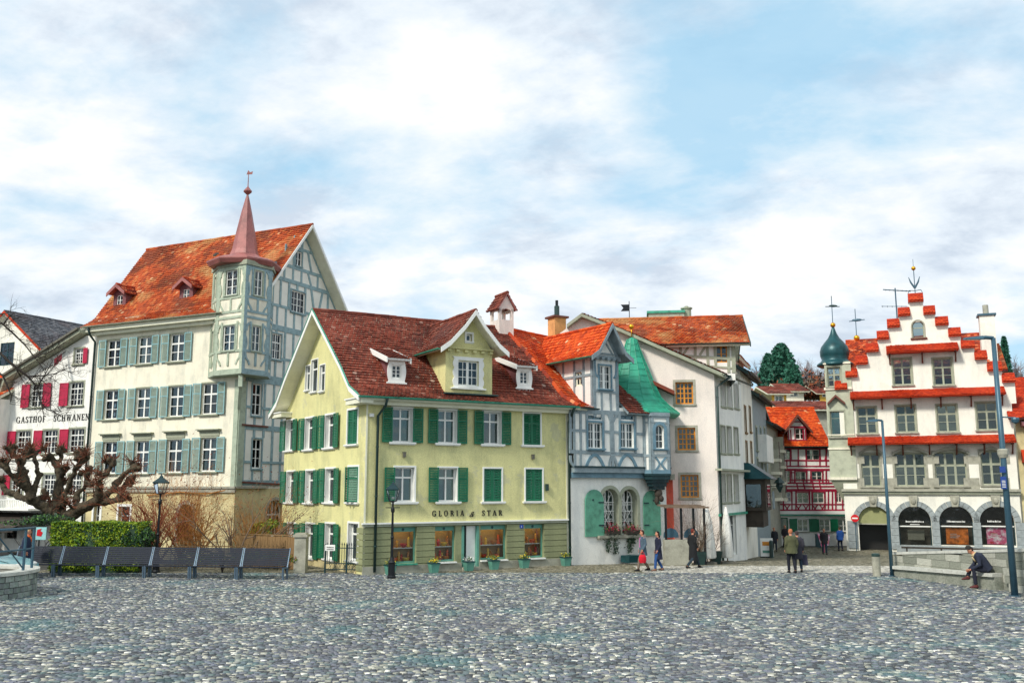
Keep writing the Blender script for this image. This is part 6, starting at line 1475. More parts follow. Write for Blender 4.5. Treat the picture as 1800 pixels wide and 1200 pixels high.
# arcade: voussoirs, keystones, shop glass
M['bay_stone'] = mat('light sage stone', 'bcc0a8', var=.1, scale=2)
M['poster_amber'] = island_mat('amber poster', [(0, '7a2a10'), (.5, 'd0601c'), (1, 'f6b04a')], None, grain=.7, gs=3)
M['poster_pink'] = island_mat('pink poster', [(0, '8a1d2e'), (.5, 'd0507c'), (1, 'f0b0c8')], [(.5, .6, 'f4e4ea', .9), (.45, .38, 'b01822', .9)], 2.5, grain=.4, gs=4)
for i, (x, zb, zt) in enumerate(arches):
    zc = zt - 1.075; n = 11
    for k in range(n):
        a0 = PI * k / n + .012; a1 = PI * (k + 1) / n - .012; r0, r1 = 1.09, 1.46
        mb = MB(); pts = [(x + r0 * math.cos(a0), zc + r0 * math.sin(a0)), (x + r1 * math.cos(a0), zc + r1 * math.sin(a0)), (x + r1 * math.cos((a0 + a1) / 2), zc + r1 * math.sin((a0 + a1) / 2)), (x + r1 * math.cos(a1), zc + r1 * math.sin(a1)), (x + r0 * math.cos(a1), zc + r0 * math.sin(a1))]
        mb.prism(pts, -.10 - (k % 2) * .012, .02); mb.build('voussoir', M['greystone'], h10, F10.W)
    mb = MB(); mb.prism([(x - .2, zt - .05), (x + .2, zt - .05), (x + .3, zt + .75), (x - .3, zt + .75)], -.25, 0); mb.ball((x, -.26, zt + .35), (.18, .12, .24), 8); mb.build('keystone', M['sandstone'], h10, F10.W)
    if i:
        mb = MB(); zs_ = zb + (zt - zb) * .48; y = .25
        mb.box(x - 1.07, x + 1.07, y, y + .08, zs_ - .04, zs_ + .04, M['white_paint']); mb.box(x - 1.07, x - 1.0, y, y + .08, zb, zc, M['iron']); mb.box(x + 1.0, x + 1.07, y, y + .08, zb, zc, M['iron']); o = mb.build('shop_window', None, h10, F10.W)
        mb = MB(); mb.prism(arch_pts(2.1, zb, zt - .03, 12, x), y + .03, y + .036); mb.build('pane', M['shopglass'], o, F10.W)
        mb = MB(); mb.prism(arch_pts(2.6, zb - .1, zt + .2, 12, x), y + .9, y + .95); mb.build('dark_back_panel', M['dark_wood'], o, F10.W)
        mb = MB()
        for k in range(15 if i != 3 else 11): mb.box(x - .58 + k * .08, x - .58 + k * .08 + rnd.choice((.04, .05, .06)), y - .006, y, zs_ + .28, zs_ + .28 + rnd.choice((.09, .09, .12)))
        if i == 1:
            for k in range(9): mb.box(x - .3 + k * .07, x - .3 + k * .07 + .045, y - .006, y, zs_ + .1, zs_ + .17)
        mb.build('window_lettering', M['white_paint'], o, F10.W)
        if i == 1: mb = MB(); mb.box(x - .5, x + .6, y + .5, y + .53, zb + .35, zs_ - .3); mb.build('display_board', M['greydark'], o, F10.W)
        if i > 1:
            mb = MB(); mb.box(x - .68, x + .74, y + .2, y + .22, zb + .06, zs_ - .1); mb.build('poster', M['poster_amber' if i == 2 else 'poster_pink'], o, F10.W)
            mb = MB()
            for k in range(3): mb.box(x - .42, x + (.1, .2, .0)[k], y + .185, y + .2, zb + .5 + k * .12, zb + .54 + k * .12)
            mb.build('poster_lettering', M['greystone' if i == 2 else 'white_paint'], o, F10.W)
    else:
        mb = MB(); zs_ = zb + (zt - zb) * .62; mb.prism([p for p in arch_pts(2.1, zs_, zt - .02, 12, x)], .2, .28, M['olive_blind']); mb.box(x - 1.07, x + 1.07, .15, .3, zs_ - .08, zs_, M['sandstone']); mb.build('fanlight_panel', None, h10, F10.W)
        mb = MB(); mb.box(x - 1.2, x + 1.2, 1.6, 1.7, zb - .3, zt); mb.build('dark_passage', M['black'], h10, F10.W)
for j, xx in enumerate([arches[0][0] - 1.5] + [(arches[k][0] + arches[k + 1][0]) / 2 for k in range(3)] + [arches[3][0] + 1.45]):
    w = ((arches[1][0] - arches[0][0]) - 2.15) / 2 - .02 if 0 < j < 4 else .34; zb, zc = arches[1][1] - .3, arches[1][2] - 1.08; n = 4
    for k in range(n):
        mb = MB(); hh_ = (zc - zb) / n; mb.box(-w, w, -.09, 0, .012, hh_ - .012); mb.build('pier_stone', M['greystone'], h10, F10.W @ T(xx, rnd.uniform(-.008, .008), zb + k * hh_))
x0, x1 = arches[1][0] - 1.3, W10 + 6
mb = MB(); zz = F10.z(1650, 958.5); mb.box(x0, x1, -.5, -.1, -2.5, zz); mb.build('plinth', M['greystone'], h10, F10.W)
mb = MB(); mb.box(x0 + .3, x1, -1.5, -1.1, zz - .15, zz - .05, M['dark_wood']); [mb.box(x0 + .6 + k * 2.2, x0 + .7 + k * 2.2, -1.45, -1.15, -2, zz - .15, M['dark_wood']) for k in range(5)]
o = mb.build('bench', None, None, F10.W); tag(o, 'long dark bench in front of the stone arcade behind the terrace wall', 'bench')
# roof behind the gable, chimney, small dormer cupola
zr10 = ztop - 1.2; cxr = (xtl + xtr) / 2
FY = F10.off(.5); zr10 = F10.off(6).z(1515, 598)
roof(h10, FY, [(0.0, FY.z(1500, 672)), (5.5, zr10)], [(11, FY.z(1500, 672)), (5.5, zr10)], const(FY.x(1484, 640)), const(W10 - .9), 'tile_mix', seed=61, tw=.24, cr=.24, tiles_back=False, slab='redwood')
FX = F10.off(3.0); x, z = FX.uv(1737, 600); mb = MB(); zt = FX.z(1736, 556); wch = 1.0
mb.box(x - .5, x + .5, -.5, .5, z - 4, zt, M['warmwhite']); mb.box(x - .62, x + .62, -.62, .62, zt, zt + .14, M['lamp_grey']); mb.tube([(x, 0, zt + .14), (x, 0, FX.z(1736, 536))], .2, 10, M['sandstone']); mb.build('chimney', None, h10, FX.W)
x, z = FX.uv(1762, 620); mb = MB()
# side wing with red roofs, right
FW_ = F10.off(1.5); FWf = Fr(FW_.pt(W10 - 1.2, 0), FW_.e, h10)
zz1, zz0 = FWf.z(1765, 592), FWf.z(1765, 650)
roof(h10, FWf, [(-.2, zz0), (3.5, zz1)], [(3.5, zz1)], const(-1.2), const(1.3), 'tile_orange', seed=63, tw=.22, cr=.22, ridge=False, name='side_roof', slab='redwood')
mb = MB(); mb.box(-1.0, 1.0, .0, 3, -2, zz0 - .1); mb.build('side_wall', M['warmwhite'], h10, FWf.W)
# finial, antennas
def rod(root, pts, r, m='lamp_grey', name='rod', W=None):
    mb = MB(); mb.tube(pts, r, 6); return mb.build(name, M[m], root, W)
x = cxr; z = ztop + .45
ff = empty('roof_finial', F10.W @ T(x, .1, z), 'grey double headed finial with gilt ball on the topmost gable step', 'finial'); Wf = WM[ff.name]
mb = MB(); mb.tube([(0, 0, 0), (0, 0, 1.9)], .03, 6, M['lamp_grey']); mb.tube([(0, 0, .5), (-.25, 0, .95), (-.38, 0, 1.35)], [.07, .06, .02], 6, M['lamp_grey']); mb.tube([(0, 0, .5), (.25, 0, .95), (.38, 0, 1.35)], [.07, .06, .02], 6, M['lamp_grey']); mb.tube([(0, 0, .3), (-.4, 0, .35), (-.5, 0, .1), (-.3, 0, .08)], .03, 5, M['lamp_grey']); mb.tube([(0, 0, .3), (.4, 0, .35), (.5, 0, .1), (.3, 0, .08)], .03, 5, M['lamp_grey']); mb.build('ironwork', None, ff, Wf)
mb = MB(); mb.ball((0, 0, 2.0), .16, 10); mb.build('gilt_ball', M['gold'], ff, Wf, smooth=True); rod(ff, [(0, 0, 2.1), (0, 0, 2.7)], .015, W=Wf)
FA = F10.off(5); x, z = FA.uv(1577, 560)
aa = empty('antenna', FA.W @ T(x, 0, z), 'grey television aerial on a mast left of the topmost gable step', 'antenna'); Wa = WM[aa.name]; za = FA.z(1577, 506) - z
mb = MB(); mb.tube([(0, 0, -2), (0, 0, za)], .05, 6); mb.build('mast', M['lamp_grey'], aa, Wa)
mb = MB(); mb.bar((-.9, 0, za - .05), (1.1, 0, za - .35), .07); mb.bar((-1.1, 0, za - 1.4), (.8, 0, za - 1.55), .04)
for k in range(7): xx = -.7 + k * .3; mb.bar((xx, -.25, za - .1 - k * .04), (xx, .25, za - .1 - k * .04), .03)
for k in range(5): xx = -1.0 + k * .35; mb.bar((xx, -.3, za - 1.42 - k * .03), (xx, .3, za - 1.42 - k * .03), .03)
mb.build('aerial_arms', M['lamp_grey'], aa, Wa)
# onion-domed tower at the left corner
tc_ = F10.off(.2).pt(F10.off(.2).x(1469, 640), 0); Tw = Matrix.Translation((tc_.x, tc_.y, 0)); zt = lambda py: F10.z(1470, py)
h11 = h10
FT = Fr(F10.pt(F10.x(1452, 700), -.1), e10, h10); w11 = FT.x(1491, 700)
FT.win(w11 * .42, FT.z(1468, 662), .95, 1.5, dict(w10, rows=[.32, .62], thick=[1], cols=2, curtain=.4), pxc=False)
FT.win(w11 * .45, FT.z(1466, 745), 1.0, 1.9, dict(w10, cols=1, rows=[.75], glass='glass_teal', curtain=.9), pxc=False)
FT.wall([(0, zt(843)), (w11 + .3, zt(843)), (w11 + .3, zt(636)), (0, zt(636))], 'bay_stone', name='bay_wall')
Fl = Fr(FT.pt(0, 2.6), -FT.p, h10); Fl.wall([(0, zt(843)), (2.6, zt(843)), (2.6, zt(636)), (0, zt(636))], 'stone_trim', name='bay_wall')
for py, d_, hh_ in ((843, .1, .2), (790, .06, .14), (685, .1, .18), (640, .08, .1), (765, .04, .08)): mb = MB(); mb.box(-d_, w11 + .3, -d_, 0, zt(py), zt(py) + hh_); mb.build('bay_moulding', M['cream'], h10, FT.W)
mb = MB(); mb.hexa([(.9, .7, zt(885)), (w11, .7, zt(885)), (w11, 2.5, zt(885)), (.9, 2.5, zt(885)), (0, 0, zt(843)), (w11 + .3, 0, zt(843)), (w11 + .3, 2.6, zt(843)), (0, 2.6, zt(843))]); mb.build('bay_corbel', M['stone_trim'], h10, FT.W)
mb = MB(); mb.prism([(.1, zt(708)), (w11 * .45, zt(694)), (w11 * .85, zt(708)), (w11 * .85, zt(712)), (w11 * .45, zt(698)), (.1, zt(712))], -.35, 0); mb.build('bay_gable', M['brown'], h10, FT.W)
mb = MB(); c_ = FT.pt(w11 * .5 - .05, 1.1); z0 = zt(636)
kd = c_.y / FPX; dm = [(hw * kd, p) for hw, p in ((25, 643), (31, 640), (31, 637), (25, 633), (22, 629), (24.5, 622), (25, 614), (22.5, 606), (16.5, 598), (10, 590.5), (6, 583), (3, 574), (2, 570))]
mb.lathe([(r, zt(p)) for r, p in dm], 16, (c_.x, c_.y)); od = mb.build('onion_dome', M['copper_teal'], h10, Matrix(), smooth=True)
mb = MB(); mb.ball((c_.x, c_.y, zt(573.5)), .12, 10); mb.ball((c_.x, c_.y, zt(567)), .2, 12); mb.build('gilt_ball', M['gold'], od, Matrix(), smooth=True)
rod(od, [(c_.x, c_.y, zt(563)), (c_.x, c_.y, zt(515))], .03, name='vane_rod', W=Matrix())
mb = MB(); zz = zt(534); mb.bar((c_.x - .5, c_.y, zz), (c_.x + .6, c_.y, zz), .05); mb.ball((c_.x + .1, c_.y, zz + .05), (.35, .05, .1), 8); mb.build('weather_vane', M['pipe'], od, Matrix())
FV = F10.off(6); x, z = FV.uv(1506, 596); vv = empty('weather_vane', FV.W @ T(x, 0, z), 'second weather vane with gilt ball on the ridge right of the onion dome', 'weather vane'); Wv = WM[vv.name]; zt2 = FV.z(1502, 543) - z
mb = MB(); mb.tube([(0, 0, -.8), (0, 0, zt2)], .03, 6); mb.bar((-.5, 0, zt2 * .6), (.7, 0, zt2 * .63), .06); mb.ball((.1, 0, zt2 * .63), (.4, .06, .12), 8); mb.build('rod', M['lamp_grey'], vv, Wv)
mb = MB(); mb.ball((0, 0, .1), .24, 10); mb.build('gilt_ball', M['gold'], vv, Wv, smooth=True)
# no entry sign on the pier, brackets
x, z = F10.uv(1503, 910); ne = empty('no_entry_sign', F10.W @ T(x, -.35, z), 'round red no entry sign with white bar beside the first arch', 'traffic sign'); Wn = WM[ne.name]
M['sign_red'] = mat('traffic red', 'd3121e', rough=.4, bump=0, var=.03)
mb = MB(); mb.tube([(0, 0, 0), (0, .02, 0)], .27, 20); mb.build('disc', M['sign_red'], ne, Wn); mb = MB(); mb.box(-.19, .19, -.012, -.002, -.05, .05); mb.build('bar', M['white_paint'], ne, Wn); mb = MB(); mb.tube([(0, .04, -2.6), (0, .04, .2)], .03, 6); mb.build('pole', M['lamp_grey'], ne, Wn)
# neighbour at the right edge
F11 = Fr(F10.pt(W10 + .15, .3), e10); hN = empty('yellow_house', F11.W, 'yellow house with red eaves and purple framed windows cut by the right picture edge', 'house'); F11.root = hN
F11.win(1.1, F11.z(1797, 830), .9, 1.6, dict(arch=True, cols=2, rows=[.5], fc='copper_teal', trim=(.15, 'redwood', .03), curtain=0), pxc=False)
F11.wall([(0, -2.5), (6, -2.5), (6, F11.z(1795, 735)), (0, F11.z(1795, 735))], 'sand')
zz0 = F11.z(1795, 735); roof(hN, F11, [(-1.0, zz0), (4, zz0 + 3.3)], [(4, zz0 + 3.3)], const(-.5), const(7), 'tile_red', seed=71, tw=.22, cr=.22, ridge=False, slab='redwood')
mb = MB(); mb.hexa([(.3, -1.4, zz0 - .6), (3, -1.4, zz0 - .6), (3, 0, zz0 - .6), (.3, 0, zz0 - .6), (.3, -1.2, zz0 - .4), (3, -1.2, zz0 - .4), (3, 0, zz0 - .1), (.3, 0, zz0 - .1)]); mb.build('eave_bracket', M['redwood'], hN, F11.W)
mb = MB(); q = F11.z(1795, 790); mb.hexa([(.2, -1.2, q - .9), (3, -1.2, q - .9), (3, 0, q - .9), (.2, 0, q - .9), (.2, -1.15, q - .75), (3, -1.15, q - .75), (3, 0, q), (.2, 0, q)]); mb.build('porch_roof', M['tile_red'], hN, F11.W)

# ================================================================== hillside far behind
mb = MB(); nx = 40; rr = random.Random(5)
hill_h = {}
for j, Y in enumerate((105, 130, 165, 200, 240, 320)):
    for i in range(nx + 1):
        X = -200 + 500 * i / nx; base = (-1.2, 4, 14, 21, 25, 26)[j]; hill_h[(i, j)] = (X, Y, base + rr.uniform(-1, 1) * (j > 0) + (3 if X < 0 else 0) * 0)
for j in range(5):
    for i in range(nx): mb.face([hill_h[(i, j)], hill_h[(i + 1, j)], hill_h[(i + 1, j + 1)], hill_h[(i, j + 1)]])
M['hill'] = mat('wooded hillside ground', '5d5a48', var=.25, scale=.15, bump=0)
hl = mb.build('hill', M['hill'], None, Matrix(), smooth=True); hl['kind'] = 'structure'
def far_house(px, py0, py1, pw, Y, m, mroof, label, ridgepy, wins=True):
    A = atY(px - pw / 2, py0, Y); F = Fr(A.xy, (1, 0)); h = empty('house', F.W, label, 'house'); F.root = h; W = F.x(px + pw / 2, py0); z0, z1, zr = F.z(px, py0), F.z(px, py1), F.z(px, ridgepy)
    if wins:
        n = max(1, int(W / 3))
        for k in range(n): F.win(W * (k + .5) / n, (z0 + z1) / 2, min(1.2, W / n * .5), (z1 - z0) * .5, dict(cols=2, rows=[.5], cell=False, curtain=0, trim=(.12, 'white_paint', .05)), pxc=False)
    F.wall([(0, z0 - 6), (W, z0 - 6), (W, z1), (0, z1)], m)
    roof(h, F, [(-.8, z1 - .2), (5, zr)], [(10.8, z1 - .2), (5, zr)], const(-.8), const(W + .8), mroof, seed=int(px), tw=.5, cr=.5, tiles_back=False, ridge=False)
    return h, F, W
M['ochre2'] = mat('deep yellow plaster', 'e6b64a', var=.08)
far_house(1370, 712, 690, 26, 125, 'ochre2', 'tile_brown', 'deep yellow house with brown roof on the lower hillside', 672)
far_house(1422, 724, 717, 84, 100, 'sandstone', 'tile_brown', 'long brown roof with a small skylight rising behind the red half timbered house', 697, wins=False)
far_house(1396, 700, 686, 34, 150, 'cream', 'tile_brown', 'wide hillside villa with reddish roof below the conifer', 668)
far_house(1452, 700, 690, 22, 160, 'ochre2', 'tile_brown', 'hillside house half hidden by brown trees left of the onion dome', 672)
far_house(1392, 690, 676, 18, 190, 'ochre2', 'tile_brown', 'small hillside house with a square chimney under the conifer', 664, wins=False)

# ================================================================== plants
def twigs(seed, base, dirs, length, levels, r0, spread=.5, kids=4, grav=0.0, wob=.25, segs=4, bend=0.0, sides=4):
    rr = random.Random(seed); mb = MB(); tips = []
    def grow(p, d, L, r, lv):
        pts = [Vector(p)]; rad = [r]; d = Vector(d).normalized()
        for i in range(segs):
            d = (d + Vector((rr.gauss(0, wob), rr.gauss(0, wob), rr.gauss(0, wob) - grav * (i / segs))) * .5).normalized()
            pts.append(pts[-1] + d * L / segs); rad.append(r * (1 - .75 * (i + 1) / segs))
        mb.tube(pts, rad, sides if r > .012 else 3, cap=False)
        if lv > 0:
            for _ in range(kids + rr.randint(-1, 1)):
                k = rr.randint(1, segs); t = (pts[k] - pts[k - 1]).normalized()
                nd = (t + Vector((rr.gauss(0, spread), rr.gauss(0, spread), rr.gauss(0, spread) + .1))).normalized()
                grow(pts[k], nd, L * rr.uniform(.45, .7), rad[k] * .75 + .001, lv - 1)
        else: tips.append(pts[-1])
    for d in dirs: grow(base if not isinstance(d[0], (tuple, Vector)) else d[0], d if not isinstance(d[0], (tuple, Vector)) else d[1], length * rr.uniform(.8, 1.15), r0, levels)
    return mb, tips
M['bark'] = mat('mossy plane bark', '4e4433', rough=.95, var=.3, scale=4, bump=.8, bscale=14, fine=.25)
M['bark_dark'] = mat('dark bark', '3b342e', rough=.95, var=.2, scale=4, bump=.3)
M['twig_red'] = mat('reddish twigs', '9c5638', rough=.9, var=.25, scale=5, bump=0)
M['twig_brown'] = mat('brown twigs', 'b27a3e', rough=.9, var=.25, scale=4, bump=0)
M['twig_grey'] = mat('grey twigs', '7d6a58', rough=.9, var=.2, scale=4, bump=0)
# pollarded plane tree behind the hedge
YT = 43.0
def zp(zx, zy, dy=0): return atY(zx / 4, 760 + zy / 4, YT + dy)
limbs = [
 [((420, 700), .50, 0), ((415, 620), .42, 0), ((400, 560), .36, 0)],
 [((405, 600), .33, 0), ((300, 520), .27, -.4), ((225, 470), .24, -.6), ((190, 380), .20, -.8), ((150, 250), .17, -.9), ((105, 160), .15, -1), ((75, 110), .19, -1)],
 [((190, 380), .18, -.8), ((110, 340), .15, -1.1), ((60, 270), .12, -1.3), ((20, 215), .14, -1.4)],
 [((250, 490), .2, -.5), ((140, 450), .15, .2), ((50, 410), .12, .6), ((0, 345), .14, .8)],
 [((225, 440), .17, -.6), ((275, 300), .13, -.2), ((250, 190), .09, 0), ((222, 115), .13, .1)],
 [((400, 560), .32, 0), ((400, 450), .25, .3), ((418, 350), .2, .6), ((400, 240), .16, .8), ((370, 170), .16, .9), ((335, 180), .15, .9)],
 [((400, 250), .14, .8), ((435, 170), .12, 1.0), ((425, 120), .15, 1.0)],
 [((418, 330), .12, .6), ((450, 270), .12, .4), ((462, 250), .13, .3)],
 [((430, 560), .2, .2), ((455, 440), .16, -.2), ((500, 320), .14, -.5), ((560, 220), .13, -.6), ((552, 150), .15, -.6)],
 [((560, 225), .12, -.6), ((605, 195), .12, -.4), ((598, 145), .15, -.3)],
 [((420, 610), .34, 0), ((520, 560), .29, -.2), ((620, 515), .26, -.5), ((690, 470), .22, -.7), ((700, 380), .17, -.9), ((705, 320), .14, -1), ((765, 260), .13, -1), ((795, 195), .17, -1)],
 [((690, 480), .22, -.6), ((770, 420), .18, 0), ((835, 340), .15, .4), ((890, 280), .14, .6), ((970, 240), .17, .6)],
 [((680, 500), .2, -.5), ((790, 480), .17, -.8), ((885, 462), .14, -.9)],
 [((560, 545), .2, -.3), ((530, 470), .17, .4), ((590, 390), .14, .7), ((622, 330), .12, .8), ((608, 285), .16, .8)],
 [((745, 440), .17, -.1), ((850, 385), .14, -.3), ((925, 335), .17, -.4)],
 [((600, 380), .12, .6), ((640, 350), .13, .5)], [((150, 260), .12, -.9), ((178, 190), .11, -.8), ((180, 160), .13, -.7)], [((240, 480), .16, -.3), ((330, 440), .12, .5), ((300, 400), .11, .6)],
]
mb = MB(); rr = random.Random(3); knobs = []
for L_ in limbs:
    pts = [zp(*p, d) for p, r, d in L_]; rad = [r * .88 for p, r, d in L_]
    P2_ = []; R_ = []
    for i in range(len(pts) - 1):
        for k in range(3):
            t = k / 3; P2_.append(pts[i].lerp(pts[i + 1], t) + Vector([rr.gauss(0, .03) for _ in range(3)])); R_.append((rad[i] * (1 - t) + rad[i + 1] * t) * rr.uniform(.82, 1.22))
    P2_.append(pts[-1]); R_.append(rad[-1]); mb.tube(P2_, R_, 9)
    if len(L_) > 3 or L_[-1][1] >= .13:
        e = pts[-1]; knobs.append(e)
        for _ in range(5): mb.ball(tuple(e + Vector([rr.gauss(0, .1) for _ in range(3)])), rr.uniform(.10, .17), 8)
    for q in P2_[4::3]:
        if rr.random() < .55:
            d = Vector((rr.gauss(0, 1), rr.gauss(0, .8), rr.gauss(.6, .8))).normalized(); L2 = rr.uniform(.25, .6); e2_ = q + d * L2; mb.tube([q, q + d * L2 * .5 + Vector((rr.gauss(0, .05), 0, .03)), e2_], [.09, .065, .07], 7); mb.ball(tuple(e2_), rr.uniform(.09, .13), 7); knobs.append(e2_)
    for q in P2_[3::4]:
        if rr.random() < .5: mb.ball(tuple(q + Vector([rr.gauss(0, .08) for _ in range(3)])), rr.uniform(.08, .14), 7)
tree = empty('pollard_tree', zp(420, 700) * 1.0, 'heavily pollarded plane tree with knobbly limbs rising behind the clipped hedge', 'tree')
me = remesh(mb, .05, 1, M['bark'], 'trunk'); 
from mathutils import noise as mn
for v in me.vertices:
    c_ = v.co; f_ = mn.noise(c_ * 2.6) * .07 + mn.noise(c_ * 8) * .035 + mn.noise(Vector((c_.x * 18, c_.y * 18, c_.z * 7))) * .018
    v.co = c_ + v.normal * f_
me.update(); inst('trunk', me, tree, Matrix())
tw = MB()
for e in knobs:
    for _ in range(30):
        d = Vector((rr.gauss(0, 1), rr.gauss(0, 1), rr.gauss(.7, .7))).normalized(); s_ = e + d * .1; L_ = rr.uniform(.18, .6)
        d2 = (d + Vector((rr.gauss(0, .4), rr.gauss(0, .4), rr.gauss(.2, .3)))).normalized(); tw.tube([s_, s_ + d * L_ * .5, s_ + d * L_ * .5 + d2 * L_ * .5], [.018, .014, .006], 3, cap=False)
M['twig_plane'] = mat('plane tree shoots', '7a4a34', rough=.9, var=.25, bump=0); o = tw.build('crown', M['twig_plane'], tree, Matrix(), fix=False); o['kind'] = 'stuff'
# bare tree whose branches enter from the left edge
YB = 33.0
def zb(zx, zy, dy=0): return atY(zx / 4, 520 + zy / 4, YB + dy)
bt = empty('bare_tree', atY(-170, 1000, YB), 'dark leafless tree reaching its thin branches in from the left edge before the inn', 'tree')
mb = MB(); tr0 = atY(-170, 1010, YB)
mb.tube([Vector((tr0.x, YB, -.2)), atY(-160, 800, YB), atY(-110, 660, YB)], [.34, .28, .22], 9); mb.build('trunk', M['bark_dark'], bt, Matrix(), smooth=True)
mb = MB(); rr = random.Random(21); ends = []
brs = [[(-440, 560), (-120, 470), (0, 400), (60, 460), (200, 570), (262, 640), (285, 740), (312, 850)], [(-440, 560), (-150, 250), (10, 190), (100, 270), (180, 350), (250, 440), (310, 515)], [(195, 565), (300, 560), (380, 548), (450, 522), (530, 540)],
       [(20, 205), (60, 150), (110, 110)], [(-150, 250), (0, 130), (60, 120)], [(262, 640), (300, 580), (350, 490), (420, 470)], [(-120, 470), (20, 560), (80, 700), (70, 760)], [(240, 430), (330, 400), (420, 350)], [(120, 520), (140, 560), (190, 640)], [(285, 740), (330, 800), (400, 810), (470, 830)], [(262, 640), (215, 700), (200, 780)]]
for k, b in enumerate(brs):
    r0 = (.07, .055, .03, .04, .05, .03, .05, .03, .03, .02, .02)[k]; n = len(b); pts = [zb(*q, rr.gauss(0, .12)) for q in b]; mb.tube(pts, [r0 * (1 - .82 * i / (n - 1)) for i in range(n)], 6, cap=False)
    for i in range(1, n):
        for _ in range(6):
            t = rr.random(); s_ = pts[i - 1].lerp(pts[i], t)
            if s_.x < atY(-10, 700, YB).x: continue
            m2, _t = twigs(rr.randint(0, 9999), s_, [Vector((rr.gauss(.5, .6), rr.gauss(0, .4), rr.gauss(0, .7)))], rr.uniform(.4, .95), 2, .011, spread=.5, kids=3, wob=.35)
            off = len(mb.v); mb.v += m2.v; mb.f += [tuple(off + q for q in f) for f in m2.f]; mb.m += m2.m
mb.build('branches', M['bark_dark'], bt, Matrix(), fix=False)
# clipped hedge
HL, HR_ = atY(84, 990, 38.4).x, atY(241, 990, 38.4).x; hz = atY(160, 918, 38.4).z; rr = random.Random(9); pts = []
for i in range(15000):
    f = rr.random()
    x = rr.uniform(HL, HR_); y = rr.uniform(38.4, 39.6); z = rr.uniform(.1, hz)
    if f < .55: y = 38.4 + abs(rr.gauss(0, .05))
    elif f < .85: z = hz - abs(rr.gauss(0, .05))
    else: x = (HR_ if rr.random() < .7 else HL) + rr.gauss(0, .04)
    w_ = .05 * math.sin(x * 3.1 + z * 2) + .035 * math.sin(x * 7.3); y -= w_ * (y < 38.6); z += .6 * w_ * (z > hz - .2)
    n_ = .3 * math.sin(x * 5.1) * math.sin(z * 6.3 + 1) + rr.gauss(.25, .6)
    pts.append((x, y, z, 'leaf_lime' if n_ > .1 else ('leaf_mid' if n_ > -.8 else 'leaf_dark')))
hd = empty('hedge', ((HL + HR_) / 2, 39, 0), 'clipped yellow green box hedge behind the left benches', 'hedge')
mb = MB(); mb.box(HL + .06, HR_ - .06, 38.48, 39.55, 0, hz - .08); mb.build('branches', M['leaf_dark'], hd, Matrix())
leafmass('foliage', pts, None, Matrix(), hd, size=.055, seed=4)
def bush(px, py0, py1, pw, Y, ms, label, n=1800, size=.06, name='shrub'):
    c = atY(px, (py0 + py1) / 2, Y); w = pw / 2 * Y / FPX; h = (py1 - py0) / 2 * Y / FPX; rr = random.Random(int(px)); pts = []
    cl = [(rr.gauss(0, .45), rr.gauss(0, .45), rr.gauss(0, .4), rr.uniform(.35, .6)) for _ in range(9)]
    for i in range(n):
        q = rr.choice(cl); v = Vector((rr.gauss(0, 1), rr.gauss(0, 1), rr.gauss(0, 1))).normalized() * q[3] * rr.uniform(.75, 1.05)
        pts.append((c.x + (q[0] + v.x) * w, c.y + (q[1] + v.y) * w * .8, max(gz(Y) + .05, c.z + (q[2] + v.z) * h), rr.choice(ms)))
    b = empty(name, (c.x, c.y, gz(Y)), label, 'shrub'); mb, _ = twigs(int(px), Vector((c.x, c.y, gz(Y))), [Vector((rr.gauss(0, .4), rr.gauss(0, .4), 1)) for _ in range(5)], max(.5, c.z + h * .6 - gz(Y)), 1, .03); mb.build('stems', M['bark_dark'], b, Matrix(), fix=False)
    leafmass('foliage', pts, None, Matrix(), b, size=size, seed=int(px)); return b
bush(256, 925, 968, 40, 38.6, ['leaf_dark', 'leaf_dark', 'leaf_mid'], 'low dark evergreen bush at the foot of the left old street lamp')
bush(240, 918, 965, 26, 39.2, ['leaf_dark', 'leaf_mid'], 'grey green bush against the right end of the hedge', 900)
bush(456, 910, 944, 54, 42.6, ['leaf_lime', 'leaf_lime', 'leaf_mid'], 'bright lime green bush before the timbered side wall of the tall house')
bush(504, 972, 995, 24, 38.3, ['leaf_lime', 'leaf_dry', 'leaf_mid'], 'small yellow and rust bush beside the stone gate post', 500, .045)
bush(392, 968, 985, 150, 38.6, ['leaf_mid', 'leaf_dark', 'leaf_lime'], 'low planting along the foot of the picket fence', 1500, .05)
bush(60, 905, 925, 90, 41.5, ['leaf_dark', 'leaf_dark', 'leaf_mid'], 'dark low shrubbery under the left arms of the pollard tree', 1500, .06)
def shrub(px, py, Y, dirs, L, lv, r0, m, label, leaf=None, nleaf=0, **k):
    b0 = atY(px, py, Y); b0.z = gz(Y); b = empty('bare_shrub', b0, label, 'shrub'); mb, tips = twigs(int(px * 7), b0, dirs, L, lv, r0, **k); o = mb.build('stems', M[m], b, Matrix(), fix=False)
    if leaf:
        rr = random.Random(int(px)); pts = [(t.x + rr.gauss(0, .06), t.y + rr.gauss(0, .06), t.z + rr.gauss(0, .06), leaf) for t in rr.sample(tips, min(len(tips), nleaf))]; leafmass('dry_leaves', pts, None, Matrix(), b, size=.045, seed=int(px))
    return b
rr = random.Random(77); fan = lambda n, s, u=1.0: [Vector((rr.uniform(-s, s), rr.uniform(-s, s) * .6, u)) for _ in range(n)]
shrub(275, 965, 41.5, fan(22, .6), 2.9, 2, .032, 'twig_red', 'tall reddish bare shrub drooping beside the left old street lamp', 'leaf_dry', 700, grav=.5, kids=5, spread=.4)
shrub(318, 965, 44.5, fan(20, .6), 3.1, 2, .028, 'twig_brown', 'ochre brown climbing shrub round the arched cream house window', 'leaf_dry', 600, grav=.4, kids=5, spread=.4)
